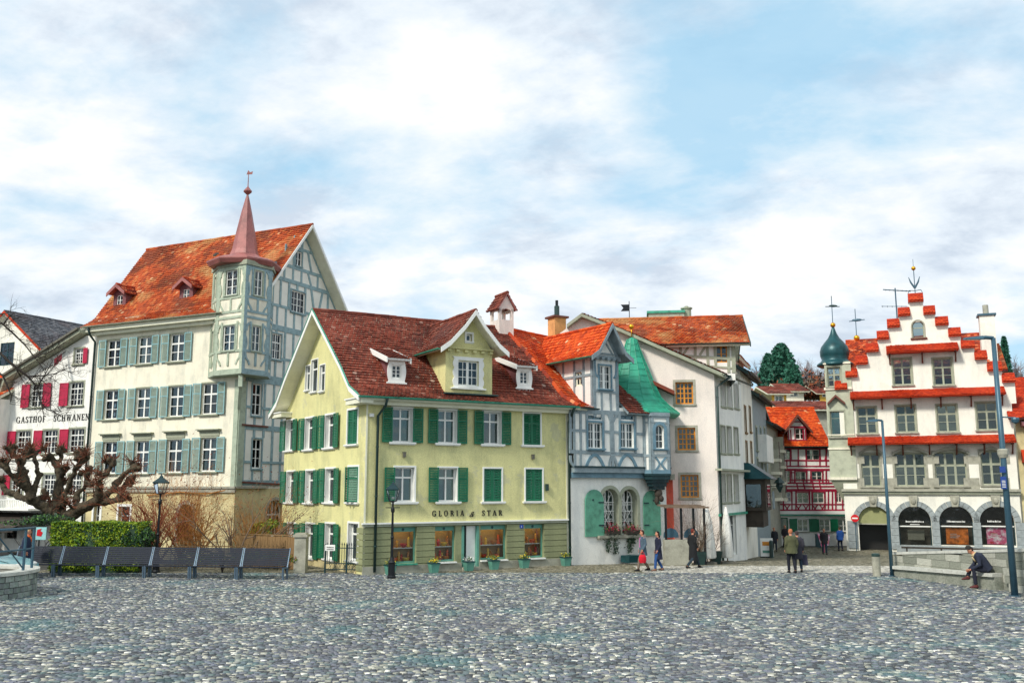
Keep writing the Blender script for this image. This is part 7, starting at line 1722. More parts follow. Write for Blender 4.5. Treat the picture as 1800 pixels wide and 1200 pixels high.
shrub(348, 965, 42.0, fan(18, .4), 2.4, 2, .03, 'twig_brown', 'upright straw coloured bare shrub behind the picket fence', None, 0, grav=.1, kids=5, spread=.3)
shrub(415, 968, 40.5, [Vector((-.8, 0, .8)), Vector((-.35, .1, 1.2)), Vector((-.05, 0, 1.5)), Vector((.25, -.1, 1.3)), Vector((.75, 0, .9)), Vector((1.0, .1, .75))], 2.7, 3, .055, 'twig_grey', 'spreading bare shrub with orange brown stems in front of the turret house corner', 'leaf_dry', 450, kids=4, spread=.5, wob=.2, sides=5)
shrub(432, 968, 41.5, fan(34, .35), 2.1, 1, .022, 'twig_brown', 'dense broom of straight brown shoots behind the picket fence', None, 0, kids=5, spread=.2)
shrub(478, 968, 44.5, fan(14, .7, .9), 2.9, 2, .024, 'twig_brown', 'wide brown shrub hanging against the arched side window of the tall house', 'leaf_dry', 500, grav=.3, kids=5, spread=.5)
shrub(232, 965, 44.0, [Vector((.9, 0, .7)), Vector((.5, 0, 1)), Vector((-.2, 0, 1.1)), Vector((.2, .2, 1.2))], 3.0, 3, .03, 'twig_brown', 'thin arching bare shrub between hedge and lamp', None, 0, grav=.35, kids=4)
# vine trained on the cream wall
vb = F2.pt(-2.6, -.12, 0); vn = empty('wall_vine', F2.W @ T(-2.6, -.12, 0), 'leafless vine trained in upright rods on the cream wall over the arched window', 'vine'); mb = MB(); rr = random.Random(8)
for i in range(26):
    x = -6.3 + i * .21 + rr.gauss(0, .05); z0 = 3.2 + rr.uniform(-.9, .2); mb.tube([(x, -.07, z0), (x + rr.gauss(0, .05), -.06, z0 + .8), (x + rr.gauss(0, .1), -.06, z0 + rr.uniform(1.0, 1.9))], [.014, .01, .004], 3, cap=False)
mb.tube([(-6.6, -.1, 3.0), (-4, -.12, 3.2), (-2, -.12, 3.1), (-.6, -.1, 3.3)], .035, 5); mb.tube([(-2.6, -.12, 0), (-2.7, -.14, 1.6), (-2.5, -.12, 3.1)], .03, 6); mb.build('stems', M['twig_brown'], vn, F2.W, fix=False)

# ================================================================== fences and gate left of the yellow house
A_, B_ = atY(300, 985, 39.6), atY(512, 985, 39.9); Fp = Fr(A_.xy, (B_ - A_).xy); pf = empty('picket_fence', Fp.W, 'rusty iron picket fence behind the benches', 'fence'); Wl = (B_ - A_).length; zt = Fp.z(400, 950)
mb = MB(); mb.box(0, Wl, 0, .03, .5, .54); mb.box(0, Wl, 0, .03, zt - .25, zt - .21); mb.build('rail', M['brown_wood'], pf, Fp.W)
mp_ = MB(); mp_.box(-.015, .015, -.02, .01, .1, zt - .06); mp_.prism([(-.02, zt - .06), (.02, zt - .06), (0, zt + .03)], -.02, .01); mpk = mp_.mesh('picket', M['brown_wood'])
n = int(Wl / .17)
for i in range(n): inst('picket', mpk, pf, Fp.W @ T(i * .17, 0, rnd.uniform(-.02, .01)))
A_, B_ = atY(414, 985, 41.2), atY(522, 985, 39.6); Fp = Fr(A_.xy, (B_ - A_).xy); pf = empty('board_fence', Fp.W, 'weathered brown board fence between the shrubs and the stone gate post', 'fence'); Wl = (B_ - A_).length; zt = Fp.z(470, 941)
mp_ = MB(); mp_.box(-.065, .065, -.012, .012, .05, zt); mpk = mp_.mesh('board', M['brown_wood']); n = int(Wl / .14)
for i in range(n): inst('board', mpk, pf, Fp.W @ T(i * .14 + .07, rnd.uniform(-.008, .008), rnd.uniform(-.02, .02)))
mb = MB(); mb.box(0, Wl, .015, .06, zt - .3, zt - .2); mb.box(0, Wl, -.05, .06, zt + .02, zt + .06); mb.build('rail', M['brown_wood'], pf, Fp.W)
p = G(528, 1006); mb = MB(); zt = atY(528, 936, p.y).z
mb.box(p.x - .24, p.x + .24, p.y - .24, p.y + .24, -.1, zt - .16); mb.box(p.x - .30, p.x + .30, p.y - .30, p.y + .30, zt - .16, zt - .06); mb.box(p.x - .22, p.x + .22, p.y - .22, p.y + .22, zt - .06, zt); o = mb.build('gate_post', M['sandstone'], None, Matrix()); tag(o, 'square stone gate post with cap at the right end of the benches', 'gate post')
A_, B_ = G(571, 1007), G(632, 1008); Fp = Fr(A_.xy, (B_ - A_).xy); gt = empty('iron_gate', Fp.W, 'wrought iron garden gate with spikes and a white notice before the yellow side wall', 'gate'); Wl = (B_ - A_).length; zt = Fp.z(600, 958)
mb = MB(); zr_ = Fp.z(600, 990)
for z in (.15, zr_, zt - .12): mb.box(0, Wl, -.015, .015, z, z + .035)
for x in (0, Wl * .62, Wl): mb.box(x - .03, x + .03, -.03, .03, 0, zt + .05)
mb.build('gate_frame', M['iron'], gt, Fp.W); mp_ = MB(); mp_.tube([(0, 0, zr_ * .9), (0, 0, zt)], .012, 5); mp_.tube([(0, 0, zt), (0, 0, zt + .03), (0, 0, zt + .13)], [.012, .028, .003], 5); mpk = mp_.mesh('gate_bar', M['iron'])
for i in range(13): inst('gate_bar', mpk, gt, Fp.W @ T(.09 + i * (Wl - .15) / 13, 0, 0))
mb = MB()
for i in range(7):
    x = .15 + i * Wl / 7.2; mb.tube([(x, 0, zr_), (x + .1, 0, zr_ - .12), (x + .05, 0, zr_ - .28), (x - .03, 0, zr_ - .2)], .01, 4); mb.tube([(x, 0, .2), (x + .12, 0, .35), (x, 0, .5)], .01, 4)
mb.build('scrollwork', M['iron'], gt, Fp.W)
x, z = Fp.uv(581, 962); mb = MB(); mb.box(x - .21, x + .21, -.05, -.03, z - .12, z + .12); o = mb.build('notice', M['white_paint'], gt, Fp.W)
for k, t in enumerate(('Parkieren', 'verboten')): lettering(o, Fp, t, x - .15, z + .0 - k * .08, .07, 'black', width=.3, y=-.056)
# ================================================================== benches
BA, BB = G(94, 1013), G(500, 1019); Fb = Fr(BA.xy, (BB - BA).xy); xs = [Fb.x(p, 1015) for p in (12, 94, 172, 254, 334, 416, 500)]
M['bench_paint'] = mat('dark blue grey bench paint', '18202f', rough=.75, var=.12, bump=.1); M['bench_frame'] = mat('steel bench frame', '5d7284', rough=.4, var=.1, metal=.4, bump=.05)
ord_ = ['leftmost', 'second from the left', 'third from the left', 'fourth from the left', 'fifth from the left', 'rightmost']
hint = ['half hidden behind the rounded stone wall', 'standing before the middle of the hedge', 'standing before the right end of the hedge', 'with the old street lamp rising behind it', 'in front of the spreading bare shrub', 'next to the stone gate post']
for i in range(6):
    w = xs[i + 1] - xs[i] - .02; Wb = Fb.W @ T(xs[i], .0, 0); b = empty('park_bench', Wb, f'dark park bench {hint[i]}', 'bench', 'slatted benches in a row before the gardens')
    sl_ = MB(); sl_.box(.04, w - .04, -.02, .02, -.031, .031); smb = sl_.mesh('slat', M['bench_paint'])
    for k in range(9):
        t = k / 8; inst('slat', smb, b, Wb @ T(0, .40 + .17 * t, .52 + .58 * t) @ Matrix.Rotation(R(-16), 4, 'X'))
    ss = MB(); ss.box(.04, w - .04, -.035, .035, -.016, .016); ssm = ss.mesh('seat_slat', M['bench_paint'])
    for k in range(5): inst('seat_slat', ssm, b, Wb @ T(0, -.06 + .095 * k, .45 + (.02 if k == 0 else 0)))
    for x in (.03, w - .03):
        mb = MB(); mb.bar((x, .38, .45), (x, .60, 1.14), .05, .04); mb.bar((x, -.08, .43), (x, .42, .43), .05, .05); mb.bar((x, -.02, 0), (x, -.05, .43), .06, .06); mb.bar((x, .40, 0), (x, .36, .43), .06, .06); mb.build('bench_frame', M['bench_frame'], b, Wb)
# ================================================================== old street lamps
def old_lamp(p, h, label):
    Wl = Matrix.Translation(p); l = empty('street_lamp', Wl, label, 'street lamp', 'old style street lamps')
    mb = MB(); mb.lathe([(.001, 0), (.17, 0), (.17, .08), (.14, .12), (.13, .55), (.15, .6), (.10, .68), (.06, .80), (.055, 1.5), (.075, 1.55), (.05, 1.62), (.042, h - 1.25), (.075, h - 1.2), (.075, h - 1.1), (.04, h - 1.02), (.035, h - .86), (.12, h - .80), (.001, h - .78)], 10); mb.build('post', M['black_iron'], l, Wl, smooth=False)
    mb = MB(); mb.bar((-.28, 0, h - 1.05), (.28, 0, h - 1.05), .03); 
    a, b_ = .13, .23; z0, z1 = h - .80, h - .36
    for sx in (-1, 1):
        for sy in (-1, 1): mb.bar((sx * a, sy * a, z0), (sx * b_, sy * b_, z1), .022)
    mb.box(-a, a, -a, a, z0 - .02, z0 + .02)
    mb.build('lantern_frame', M['black_iron'], l, Wl)
    mb = MB(); 
    for (x0, y0, x1, y1) in ((-1, -1, 1, -1), (1, -1, 1, 1), (1, 1, -1, 1), (-1, 1, -1, -1)): mb.face([(x0 * a, y0 * a, z0), (x1 * a, y1 * a, z0), (x1 * b_, y1 * b_, z1), (x0 * b_, y0 * b_, z1)])
    mb.build('lantern_glass', M['shopglass'], l, Wl, fix=False)
    mb = MB(); mb.lathe([(.30 * 1.2, z1 - .02), (.30 * 1.25, z1 + .02), (.18, z1 + .16), (.09, z1 + .22), (.08, z1 + .27), (.035, z1 + .30), (.02, z1 + .38), (.001, z1 + .40)], 4, a0=PI / 4); mb.build('lantern_roof', M['iron'], l, Wl)
    mb = MB(); mb.ball((0, 0, z0 + .12), .06, 8); mb.build('bulb', M['white_paint'], l, Wl)
p = G(258.5, 1010); old_lamp(Vector((p.x, p.y + .9, 0)), atY(262, 833, p.y + .9).z, 'dark old style street lamp standing behind the benches right of the hedge')
p = G(688, 1016); old_lamp(p, atY(687, 844, p.y).z, 'dark old style street lamp in front of the yellow shop facade')
# ================================================================== modern lamp masts and bin
def mast(p, h, arm, label, r=.085):
    Wl = Matrix.Translation(p); l = empty('lamp_mast', Wl, label, 'street lamp', None)
    mb = MB(); mb.tube([(0, 0, 0), (0, 0, h * .5), (0, 0, h)], [r, r * .84, r * .66], 12); mb.build('post', M['lamp_grey'], l, Wl, smooth=True)
    mb = MB(); mb.tube([(0, 0, h), (arm * .25, 0, h + .02), (arm * .5, 0, h)], r * .6, 8); mb.build('arm', M['lamp_grey'], l, Wl)
    mb = MB(); mb.hexa([(arm * .4, -.16, h - .05), (arm, -.13, h - .05), (arm, .13, h - .05), (arm * .4, .16, h - .05), (arm * .4, -.10, h + .07), (arm * .98, -.08, h + .01), (arm * .98, .08, h + .01), (arm * .4, .10, h + .07)]); mb.build('lamp_head', M['lamp_grey'], l, Wl)
    mb = MB(); mb.box(min(arm * .5, arm * .95), max(arm * .5, arm * .95), -.1, .1, h - .06, h - .05); mb.build('diffuser', M['white_paint'], l, Wl)
    mb = MB(); mb.tube([(0, 0, 0), (0, 0, .03)], r + .07, 12); mb.build('base_plate', M['lamp_grey'], l, Wl)
    return l, Wl
p = G(1568, 1012); hh_ = atY(1551, 739, p.y).z; mast(p, hh_, -.62, 'slim grey lamp mast at the left end of the terrace wall', .075)
p = G(1784, 1047); hh_ = atY(1744, 594, p.y).z; lm, Wl = mast(p, hh_, -.98, 'tall grey lamp mast with cameras and blue plates beside the seated person', .11)
ym = p.y
z = atY(1768, 738, ym).z; mb = MB(); mb.bar((0, 0, z + .1), (.45, -.1, z + .08), .04); mb.lathe([(.001, z - .14), (.11, z - .08), (.13, z + .02), (.1, z + .08), (.001, z + .08)], 10, (.45, -.1)); mb.build('dome_camera', M['lamp_grey'], lm, Wl)
z = atY(1768, 798, ym).z; mb = MB(); mb.lathe([(.12, z - .12), (.17, z), (.17, z + .14), (.12, z + .18)], 10); mb.build('sensor_collar', M['sandstone'], lm, Wl)
z = atY(1760, 848, ym).z; z2_ = atY(1760, 828, ym).z; M['sign_blue'] = mat('blue sign plate', '2a4a94', rough=.4, bump=0, var=.04); mb = MB(); mb.box(-.22, -.03, -.14, -.12, z - .2, z + .2); mb.box(-.22, -.03, -.142, -.122, z2_ - .04, z2_ + .16); pl = mb.build('blue_plate', M['sign_blue'], lm, Wl)
mb = MB()
for k in range(5): mb.box(-.19, -.07, -.148, -.143, z - .15 + k * .05, z - .13 + k * .05)
mb.build('plate_lettering', M['white_paint'], pl, Wl)
p = G(1541.5, 1012); hb = atY(1541, 972, p.y).z; b = empty('bollard', p, 'round concrete bollard with dark cap beside the slim lamp mast', 'bollard'); Wq = WM[b.name]
mb = MB(); mb.tube([(0, 0, 0), (0, 0, hb - .12)], .155, 16); mb.build('body', M['sandstone'], b, Wq, smooth=False); mb = MB(); mb.tube([(0, 0, hb - .12), (0, 0, hb - .02), (0, 0, hb)], [.16, .16, .13], 16); mb.build('cap', M['pipe'], b, Wq)
# ================================================================== terrace wall on the right with stone bench ledge
TA, TB = G(1573, 1010), G(1795, 1041); Fw = Fr(TA.xy, (TB - TA).xy); Lw = (TB - TA).length
tw_ = empty('terrace_wall', Fw.W, 'low grey stone wall with a stone seat ledge on the right of the square', 'wall'); Ht = 1.0; rr = random.Random(6)
M['wallstone'] = island_mat('grey wall stone', [(0, '7f8276'), (.5, '9a9c8f'), (1, 'b7b7aa')], [(.56, .7, '6d7466', .6)], 1.6, objrand=True, grain=.3, gs=16)
M['coping'] = mat('pale coping stone', 'c6c6bc', var=.12, scale=3)
xe = Fw.x(1764, 1020); hc = .26; top = lambda x: .80 + .54 * x / Lw
for r_ in range(6):
    x = -.02 - (.3 if r_ % 2 else 0)
    while x < Lw + 1.5:
        w = rr.uniform(.55, 1.0); a, b_ = max(x, -.02), min(x + w, Lw + 1.5)
        z0 = hc * r_; ha, hb2 = min(hc, top(a) - z0), min(hc, top(b_) - z0); q = (b_ - a) / 2 - .006
        if b_ - a > .1 and min(ha, hb2) > .03:
            mb = MB(); mb.hexa([(-q, 0, .005), (q, 0, .005), (q, .5, .005), (-q, .5, .005), (-q, 0, ha - .006), (q, 0, hb2 - .006), (q, .5, hb2 - .006), (-q, .5, ha - .006)]); mb.build('wall_stone', M['wallstone'], tw_, Fw.W @ T((a + b_) / 2, rr.uniform(-.01, .006) + (-.14 if a > xe else 0), z0))
        x += w
x = -.05
while x < Lw + 1.5:
    w = 1.5; mb = MB(); y0 = -.04 - (.14 if x > xe - .5 else 0); zb_, zt_2 = top(x), top(x + w); mb.hexa([(0, y0, zb_), (w - .012, y0, zt_2), (w - .012, .56, zt_2), (0, .56, zb_), (0, y0, zb_ + .1), (w - .012, y0, zt_2 + .1), (w - .012, .56, zt_2 + .1), (0, .56, zb_ + .1)]); mb.build('coping_stone', M['coping'], tw_, Fw.W @ T(x, 0, 0)); x += w
x = .35
while x < xe - .3:
    w = min(1.45, xe - x); mb = MB(); sl2 = lambda v: .27 + .20 * (x + v) / Lw; q = w - .012; a, b_ = sl2(0), sl2(q); mb.hexa([(0, -.44, a), (q, -.44, b_), (q, -.012, b_), (0, -.012, a), (0, -.44, a + .12), (q, -.44, b_ + .12), (q, -.012, b_ + .12), (0, -.012, a + .12)], M['coping']); mb.hexa([(0, -.34, -.1), (q, -.34, -.1), (q, -.012, -.1), (0, -.012, -.1), (0, -.34, a - .004), (q, -.34, b_ - .004), (q, -.012, b_ - .004), (0, -.012, a - .004)], M['wallstone']); mb.build('seat_slab', None, tw_, Fw.W @ T(x, 0, 0)); x += w
# ================================================================== rounded stone wall with railing (left)
CC = Vector((-18.1, 30.4)); CR_ = 2.4; hz_ = .82; cw = empty('rounded_wall', (CC.x, CC.y, 0), 'rounded block wall carrying a steel railing at the left edge', 'wall'); rr = random.Random(12)
M['blockstone'] = island_mat('mossy block stone', [(0, '6d7070'), (.4, '85888a'), (.7, '9aa09c'), (1, 'b3b5ae')], [(.52, .68, '7f9480', .6)], 1.5, objrand=True, grain=.3, gs=16)
nb = 44; rows = 4
for r_ in range(rows):
    for k in range(nb):
        a = (k + .5 * (r_ % 2)) * 2 * PI / nb
        if not (-2.3 < ((a + PI) % (2 * PI) - PI) < 1.2): continue
        w = 2 * PI * CR_ / nb; mb = MB(); j = rr.uniform(-.012, .012); mb.hexa([(-w / 2 + .016, -.22 + j, .012), (w / 2 - .016, -.22 + j, .012), (w / 2 * .9, .1, .008), (-w / 2 * .9, .1, .008), (-w / 2 + .016, -.21 + j, .172), (w / 2 - .016, -.21 + j, .172), (w / 2 * .9, .1, .185), (-w / 2 * .9, .1, .185)])
        mb.build('block', M['blockstone'], cw, Matrix.Translation((CC.x, CC.y, r_ * .18 - .02)) @ RZ(a + PI / 2) @ T(0, -CR_ + .22, 0))
mb = MB(); mb.lathe([(CR_ - .5, -.1), (CR_ - .08, -.1), (CR_ - .08, hz_ - .12), (CR_ - .5, hz_ - .12)], 44, tuple(CC)); mb.build('wall_core', M['greydark'], cw, Matrix())
mb = MB(); prf = [(CR_ - .55, hz_ - .10), (CR_ + .06, hz_ - .10), (CR_ + .06, hz_), (CR_ - .55, hz_)]; nn2 = 60
for k in range(nn2):
    a0, a1 = 2 * PI * k / nn2, 2 * PI * (k + 1) / nn2; P0 = [(CC.x + r * math.cos(a0), CC.y + r * math.sin(a0), z) for r, z in prf]; P1 = [(CC.x + r * math.cos(a1), CC.y + r * math.sin(a1), z) for r, z in prf]
    for q in range(4): mb.face([P0[q], P1[q], P1[(q + 1) % 4], P0[(q + 1) % 4]])
mb.build('coping', M['coping'], cw, Matrix(), fix=False)
mb = MB(); mb.lathe([(.01, hz_ - .25), (CR_ - .5, hz_ - .25)], 30, tuple(CC)); mb.build('inner_floor', M['greydark'], cw, Matrix())
rl = empty('railing', (CC.x, CC.y, hz_), 'blue grey steel railing with diagonal braces on the rounded wall', 'railing'); rr_ = CR_ - .2; zt_ = hz_ + 1.33; zm_ = hz_ + .66
mb = MB(); angs = [R(a) for a in (-130, -95, -62, -34, 0, 24)]
pt_ = lambda a, z: (CC.x + rr_ * math.cos(a), CC.y + rr_ * math.sin(a), z)
for a in angs: q = MB(); q.tube([pt_(a, hz_), pt_(a, zt_)], .045, 8); q.build('post', M['lamp_grey'], rl, Matrix())
for z, r in ((zt_, .045), (zm_, .03)): q = MB(); q.tube([pt_(R(a), z) for a in range(-140, 26, 6)], r, 7); q.build('rail', M['lamp_grey'], rl, Matrix())
for a, b_ in ((angs[1], angs[2]), (angs[3], angs[4])): q = MB(); q.tube([pt_(a, zt_), pt_(b_, hz_ + .05)], .025, 6); q.build('brace', M['lamp_grey'], rl, Matrix())
# ================================================================== parked car (left edge)
cx_c = atY(75, 975, 35.5).x; car = empty('parked_car', T(cx_c - 2.6, 35.5, -.12), 'pale turquoise parked car partly hidden by the railing at the left edge', 'car'); Wc = WM[car.name]
M['car_paint'] = mat('pale turquoise car paint', '9fd2d8', rough=.2, var=.02, fine=.01, bump=0, metal=.2); M['tyre'] = mat('black rubber', '151515', rough=.8, bump=0)
side = [(-2.1, .35), (-2.15, .7), (-2.0, .95), (-1.5, 1.0), (-1.0, 1.42), (.1, 1.47), (.95, 1.02), (1.7, .86), (2.05, .68), (2.1, .4), (1.7, .25), (-1.8, .25)]
mb = MB(); n = len(side)
for yy, sc_ in ((-.80, .97), (-.84, 1.0), (.84, 1.0), (.80, .97)):
    for x, z in side: t = max(0, (z - .9) / .6); mb.v.append((x * (1 if z < .9 else sc_), yy * (1 - .2 * t), z))
for k in range(3):
    for i in range(n): mb.f.append((k * n + i, k * n + (i + 1) % n, (k + 1) * n + (i + 1) % n, (k + 1) * n + i)); mb.m.append(0)
mb.f += [tuple(range(n)), tuple(range(3 * n, 4 * n))]; mb.m += [0, 0]; mb.build('body', M['car_paint'], car, Wc)
mb = MB(); 
for sy in (-1, 1):
    y0 = sy * .80
    mb.hexa([(-1.35, y0 * 1.01, 1.02), (.75, y0 * 1.01, 1.02), (.05, y0 * .86, 1.40), (-1.0, y0 * .86, 1.38)] + [(-1.35, y0 * 1.03, 1.02), (.75, y0 * 1.03, 1.02), (.05, y0 * .88, 1.40), (-1.0, y0 * .88, 1.38)])
mb.hexa([(.98, -.68, 1.03), (.98, .68, 1.03), (.18, .6, 1.46), (.18, -.6, 1.46), (1.0, -.68, 1.04), (1.0, .68, 1.04), (.2, .6, 1.47), (.2, -.6, 1.47)]); mb.build('windows', M['black'], car, Wc)
for sx in (-1.35, 1.35):
    for sy in (-1, 1):
        mb = MB(); mb.tube([(0, -.1, 0), (0, .1, 0)], .31, 16); w_ = mb.build('wheel', M['tyre'], car, Wc @ T(sx, sy * .78, .31)); q = MB(); q.tube([(0, -.115, 0), (0, .115, 0)], .19, 12); q.build('rim', M['lamp_grey'], w_, Wc @ T(sx, sy * .78, .31))
for sy in (-1, 1): mb = MB(); mb.ball((1.98, sy * .6, .70), (.12, .16, .08), 8); mb.build('headlight', M['white_paint'], car, Wc)
mb = MB(); mb.box(.4, .6, -.95, -.83, 1.0, 1.12); mb.build('wing_mirror', M['car_paint'], car, Wc)
mb = MB(); mb.box(-2.0, 2.0, -.86, .86, .25, .42); mb.build('sill_skirt', M['black'], car, Wc)
# poster stand behind the railing
p = Vector((atY(68, 950, 39).x, 39, 0)); ps = empty('poster_stand', p, 'teal and white poster board with a red motif behind the railing', 'poster'); Wp = WM[ps.name]; z0, z1 = atY(68, 948, 39).z, atY(68, 926, 39).z
mb = MB(); mb.box(-.25, .3, -.02, .02, z0, z1); mb.build('board', mat('pale teal poster', '9fd6d6', bump=0), ps, Wp); mb = MB(); mb.tube([(0, .03, 0), (0, .03, z1)], .03, 6); mb.build('post', M['black_iron'], ps, Wp); mb = MB(); mb.prism([(-.1, z1 - .35), (.1, z1 - .38), (.16, z1 - .22), (.05, z1 - .15), (.1, z1 - .06), (-.08, z1 - .1)], -.03, -.021); mb.build('red_motif', M['sign_red'], ps, Wp)

# ================================================================== flower tubs along the shop front
lb = ['behind the old street lamp', 'under the second shop window, left corner', 'beside the shop door', 'under the third shop window', 'between the third and fourth shop windows', 'at the right end of the shop front']
for k, px in enumerate((679, 755, 816, 860, 913, 986)):
    x = F3.x(px, 1000); Wt = F3.W @ T(x, -.42, gz(F3.pt(x, -.4).y)); t = empty('flower_tub', Wt, f'teal metal tub with yellow primroses {lb[k]}', 'flower tub', 'teal flower tubs along the shop front')
    mb = MB(); mb.hexa([(-.14, -.14, 0), (.14, -.14, 0), (.14, .14, 0), (-.14, .14, 0), (-.2, -.2, .38), (.2, -.2, .38), (.2, .2, .38), (-.2, .2, .38)]); mb.build('tub', M['teal_shop'], t, Wt)
    mb = MB(); mb.box(-.215, .215, -.215, .215, .36, .40); mb.build('rim', M['copper_teal'], t, Wt)
    rr = random.Random(k); pts = [(rr.gauss(0, .1), rr.gauss(0, .1), .42 + abs(rr.gauss(0, .08)), rr.choice(['leaf_mid', 'leaf_dark', 'petal_yellow' if k not in (2,) else 'white_paint'])) for _ in range(160)]; leafmass('flowers', pts, None, Wt, t, size=.035, seed=k)
# ================================================================== pergola, parasols, A-board
PA = atY(1172, 985, 42.6); Fg = Fr(PA.xy, (1, .12)); pg = empty('pergola', Fg.W, 'dark wooden pergola with bare vines before the pink plaster wall', 'pergola'); zt = Fg.z(1200, 892); wdt = Fg.x(1240, 980)
for x in (.0, wdt * .4, wdt * .72, wdt):
    mb = MB(); mb.bar((x, 0, -.5), (x, 0, zt), .09); mb.build('post', M['black_iron'], pg, Fg.W)
for y_ in (-.1, .5, 1.0): mb = MB(); mb.bar((-.1, y_, zt + .04 + y_ * .06), (wdt + .2, y_, zt + .02 + y_ * .06), .08); mb.build('beam', M['twig_grey'], pg, Fg.W)
mb, _ = twigs(31, Vector((wdt * .8, .2, -.4)), [Vector((rnd.uniform(-.3, .3), 0, 1)) for _ in range(9)], 2.6, 2, .02, kids=5); mb.build('vine', M['twig_grey'], pg, Fg.W, fix=False)
mb = MB(); mb.box(-.1, wdt * .62, -.1, .25, -.7, Fg.z(1190, 948)); o = mb.build('low_wall', M['sandstone'], None, Fg.W); tag(o, 'low whitewashed garden wall below the pergola', 'wall')
for k, (px, w) in enumerate(((1183, .22), (1219, .34))):
    x = Fg.x(px, 940); o = MB(); o.prism(arch_pts(.7, Fg.z(px, 945), Fg.z(px, 928), 8, x), .3, .36); q = o.build('chair_back', M['lamp_grey'], None, Fg.W); tag(q, f'rounded grey chair back behind the low wall, {"near the coral wall" if k == 0 else "near the closed parasols"}', 'chair')
for k, (px, Y) in enumerate(((1241, 43.6), (1276, 44.6))):
    b = atY(px + 3, 980, Y); b.z = gz(Y); ps = empty('parasol', b, f'closed off white parasol, {"left one beside the pergola" if k == 0 else "right one against the street corner"}', 'parasol', 'closed parasols'); Wp = WM[ps.name]; h = atY(px, 889, Y).z - b.z
    mb = MB(); mb.tube([(0, 0, 0), (0, 0, h)], .03, 8); mb.build('pole', M['brown_wood'], ps, Wp); mb = MB(); n = 18; prf = [(.30, .28), (.34, .35), (.27, h * .5), (.20, h * .75), (.10, h * .93), (.03, h)]
    bi = len(mb.v)
    for r, z in prf: mb.v += [(r * (1 + .22 * math.cos(6 * 2 * PI * j / n)) * math.cos(2 * PI * j / n) * (1 - .25 * k), r * (1 + .22 * math.cos(6 * 2 * PI * j / n)) * math.sin(2 * PI * j / n) * (1 - .25 * k), z) for j in range(n)]
    for i in range(len(prf) - 1):
        for j in range(n): mb.f.append((i * n + j, i * n + (j + 1) % n, (i + 1) * n + (j + 1) % n, (i + 1) * n + j)); mb.m.append(0)
    mb.build('canopy', M['white'], ps, Wp, smooth=True); mb = MB(); mb.box(-.35, .35, -.35, .35, 0, .12); mb.build('foot', M['greydark'], ps, Wp)
for k, (px, Y) in enumerate(((1229, 43.0), (1257, 44.2))):
    b = atY(px, 985, Y); b.z = gz(Y); ps = empty('plant_pot', b, f'dark plant tub with sparse winter twigs {"left of the left parasol" if k == 0 else "between the two parasols"}', 'plant pot'); Wp = WM[ps.name]
    mb = MB(); mb.hexa([(-.2, -.2, 0), (.2, -.2, 0), (.2, .2, 0), (-.2, .2, 0), (-.3, -.3, .6), (.3, -.3, .6), (.3, .3, .6), (-.3, .3, .6)]); mb.build('tub', M['pipe'], ps, Wp); mb, _ = twigs(k + 60, Vector((0, 0, .6)), [Vector((rnd.uniform(-.6, .6), rnd.uniform(-.5, .5), 1)) for _ in range(9)], 1.1, 2, .012); mb.build('twigs', M['twig_grey'], ps, Wp, fix=False)
p = atY(1345, 900, 55.5); sg = empty('pavement_sign', Matrix.Translation((p.x, p.y, gz(p.y))) @ RZ(R(-12)), 'white A board with orange and green print in the street mouth', 'sign'); Wp = WM[sg.name]; h = 1.15
mb = MB(); mb.hexa([(-.38, -.3, .1), (.38, -.3, .1), (.38, -.27, .1), (-.38, -.27, .1), (-.36, -.04, h), (.36, -.04, h), (.36, -.01, h), (-.36, -.01, h)]); mb.build('front_panel', M['white_paint'], sg, Wp)
mb = MB(); mb.hexa([(-.38, .3, 0), (.38, .3, 0), (.38, .27, 0), (-.38, .27, 0), (-.36, .04, h), (.36, .04, h), (.36, .01, h), (-.36, .01, h)]); mb.build('rear_panel', M['pipe'], sg, Wp)
for z0, z1, m_ in ((.72, .95, 'orange_wood'), (.3, .45, 'teal_shop')):
    f = lambda z: -.3 + .26 * (z - .1) / (h - .1) - .006; mb = MB(); mb.face([(-.25, f(z0), z0), (.28, f(z0), z0), (.28, f(z1), z1), (-.25, f(z1), z1)]); mb.build('print', M[m_], sg, Wp)
p = atY(1353, 900, 55.0); p.z = gz(55.0); o = MB(); o.tube([(0, 0, 0), (0, 0, .95), (0, 0, 1.02)], [.12, .12, .08], 12); q = o.build('bollard', M['pipe'], None, Matrix.Translation(p)); tag(q, 'short dark green bollard in front of the A board', 'bollard')
# folded cafe banner in the street
p = atY(1448, 944, 66); fl = empty('cafe_banner', (p.x, p.y, -1.1), 'pink and white slanted advertising banner on a navy stand at the street end', 'banner'); Wp = WM[fl.name]
mb = MB(); mb.hexa([(-.6, 0, .4), (-.2, 0, .3), (-.2, .05, .3), (-.6, .05, .4), (-.6, 0, 1.3), (-.4, 0, 1.3), (-.4, .05, 1.3), (-.6, .05, 1.3)]); mb.build('stand', M['iron'], fl, Wp); mb = MB(); mb.prism([(-.45, 1.35), (.45, 1.2), (.3, .5), (-.2, .4)], -.02, 0); mb.bar((0, .05, 0), (0, .05, .5), .05); mb.build('banner_cloth', M['poster_pink'], fl, Wp)

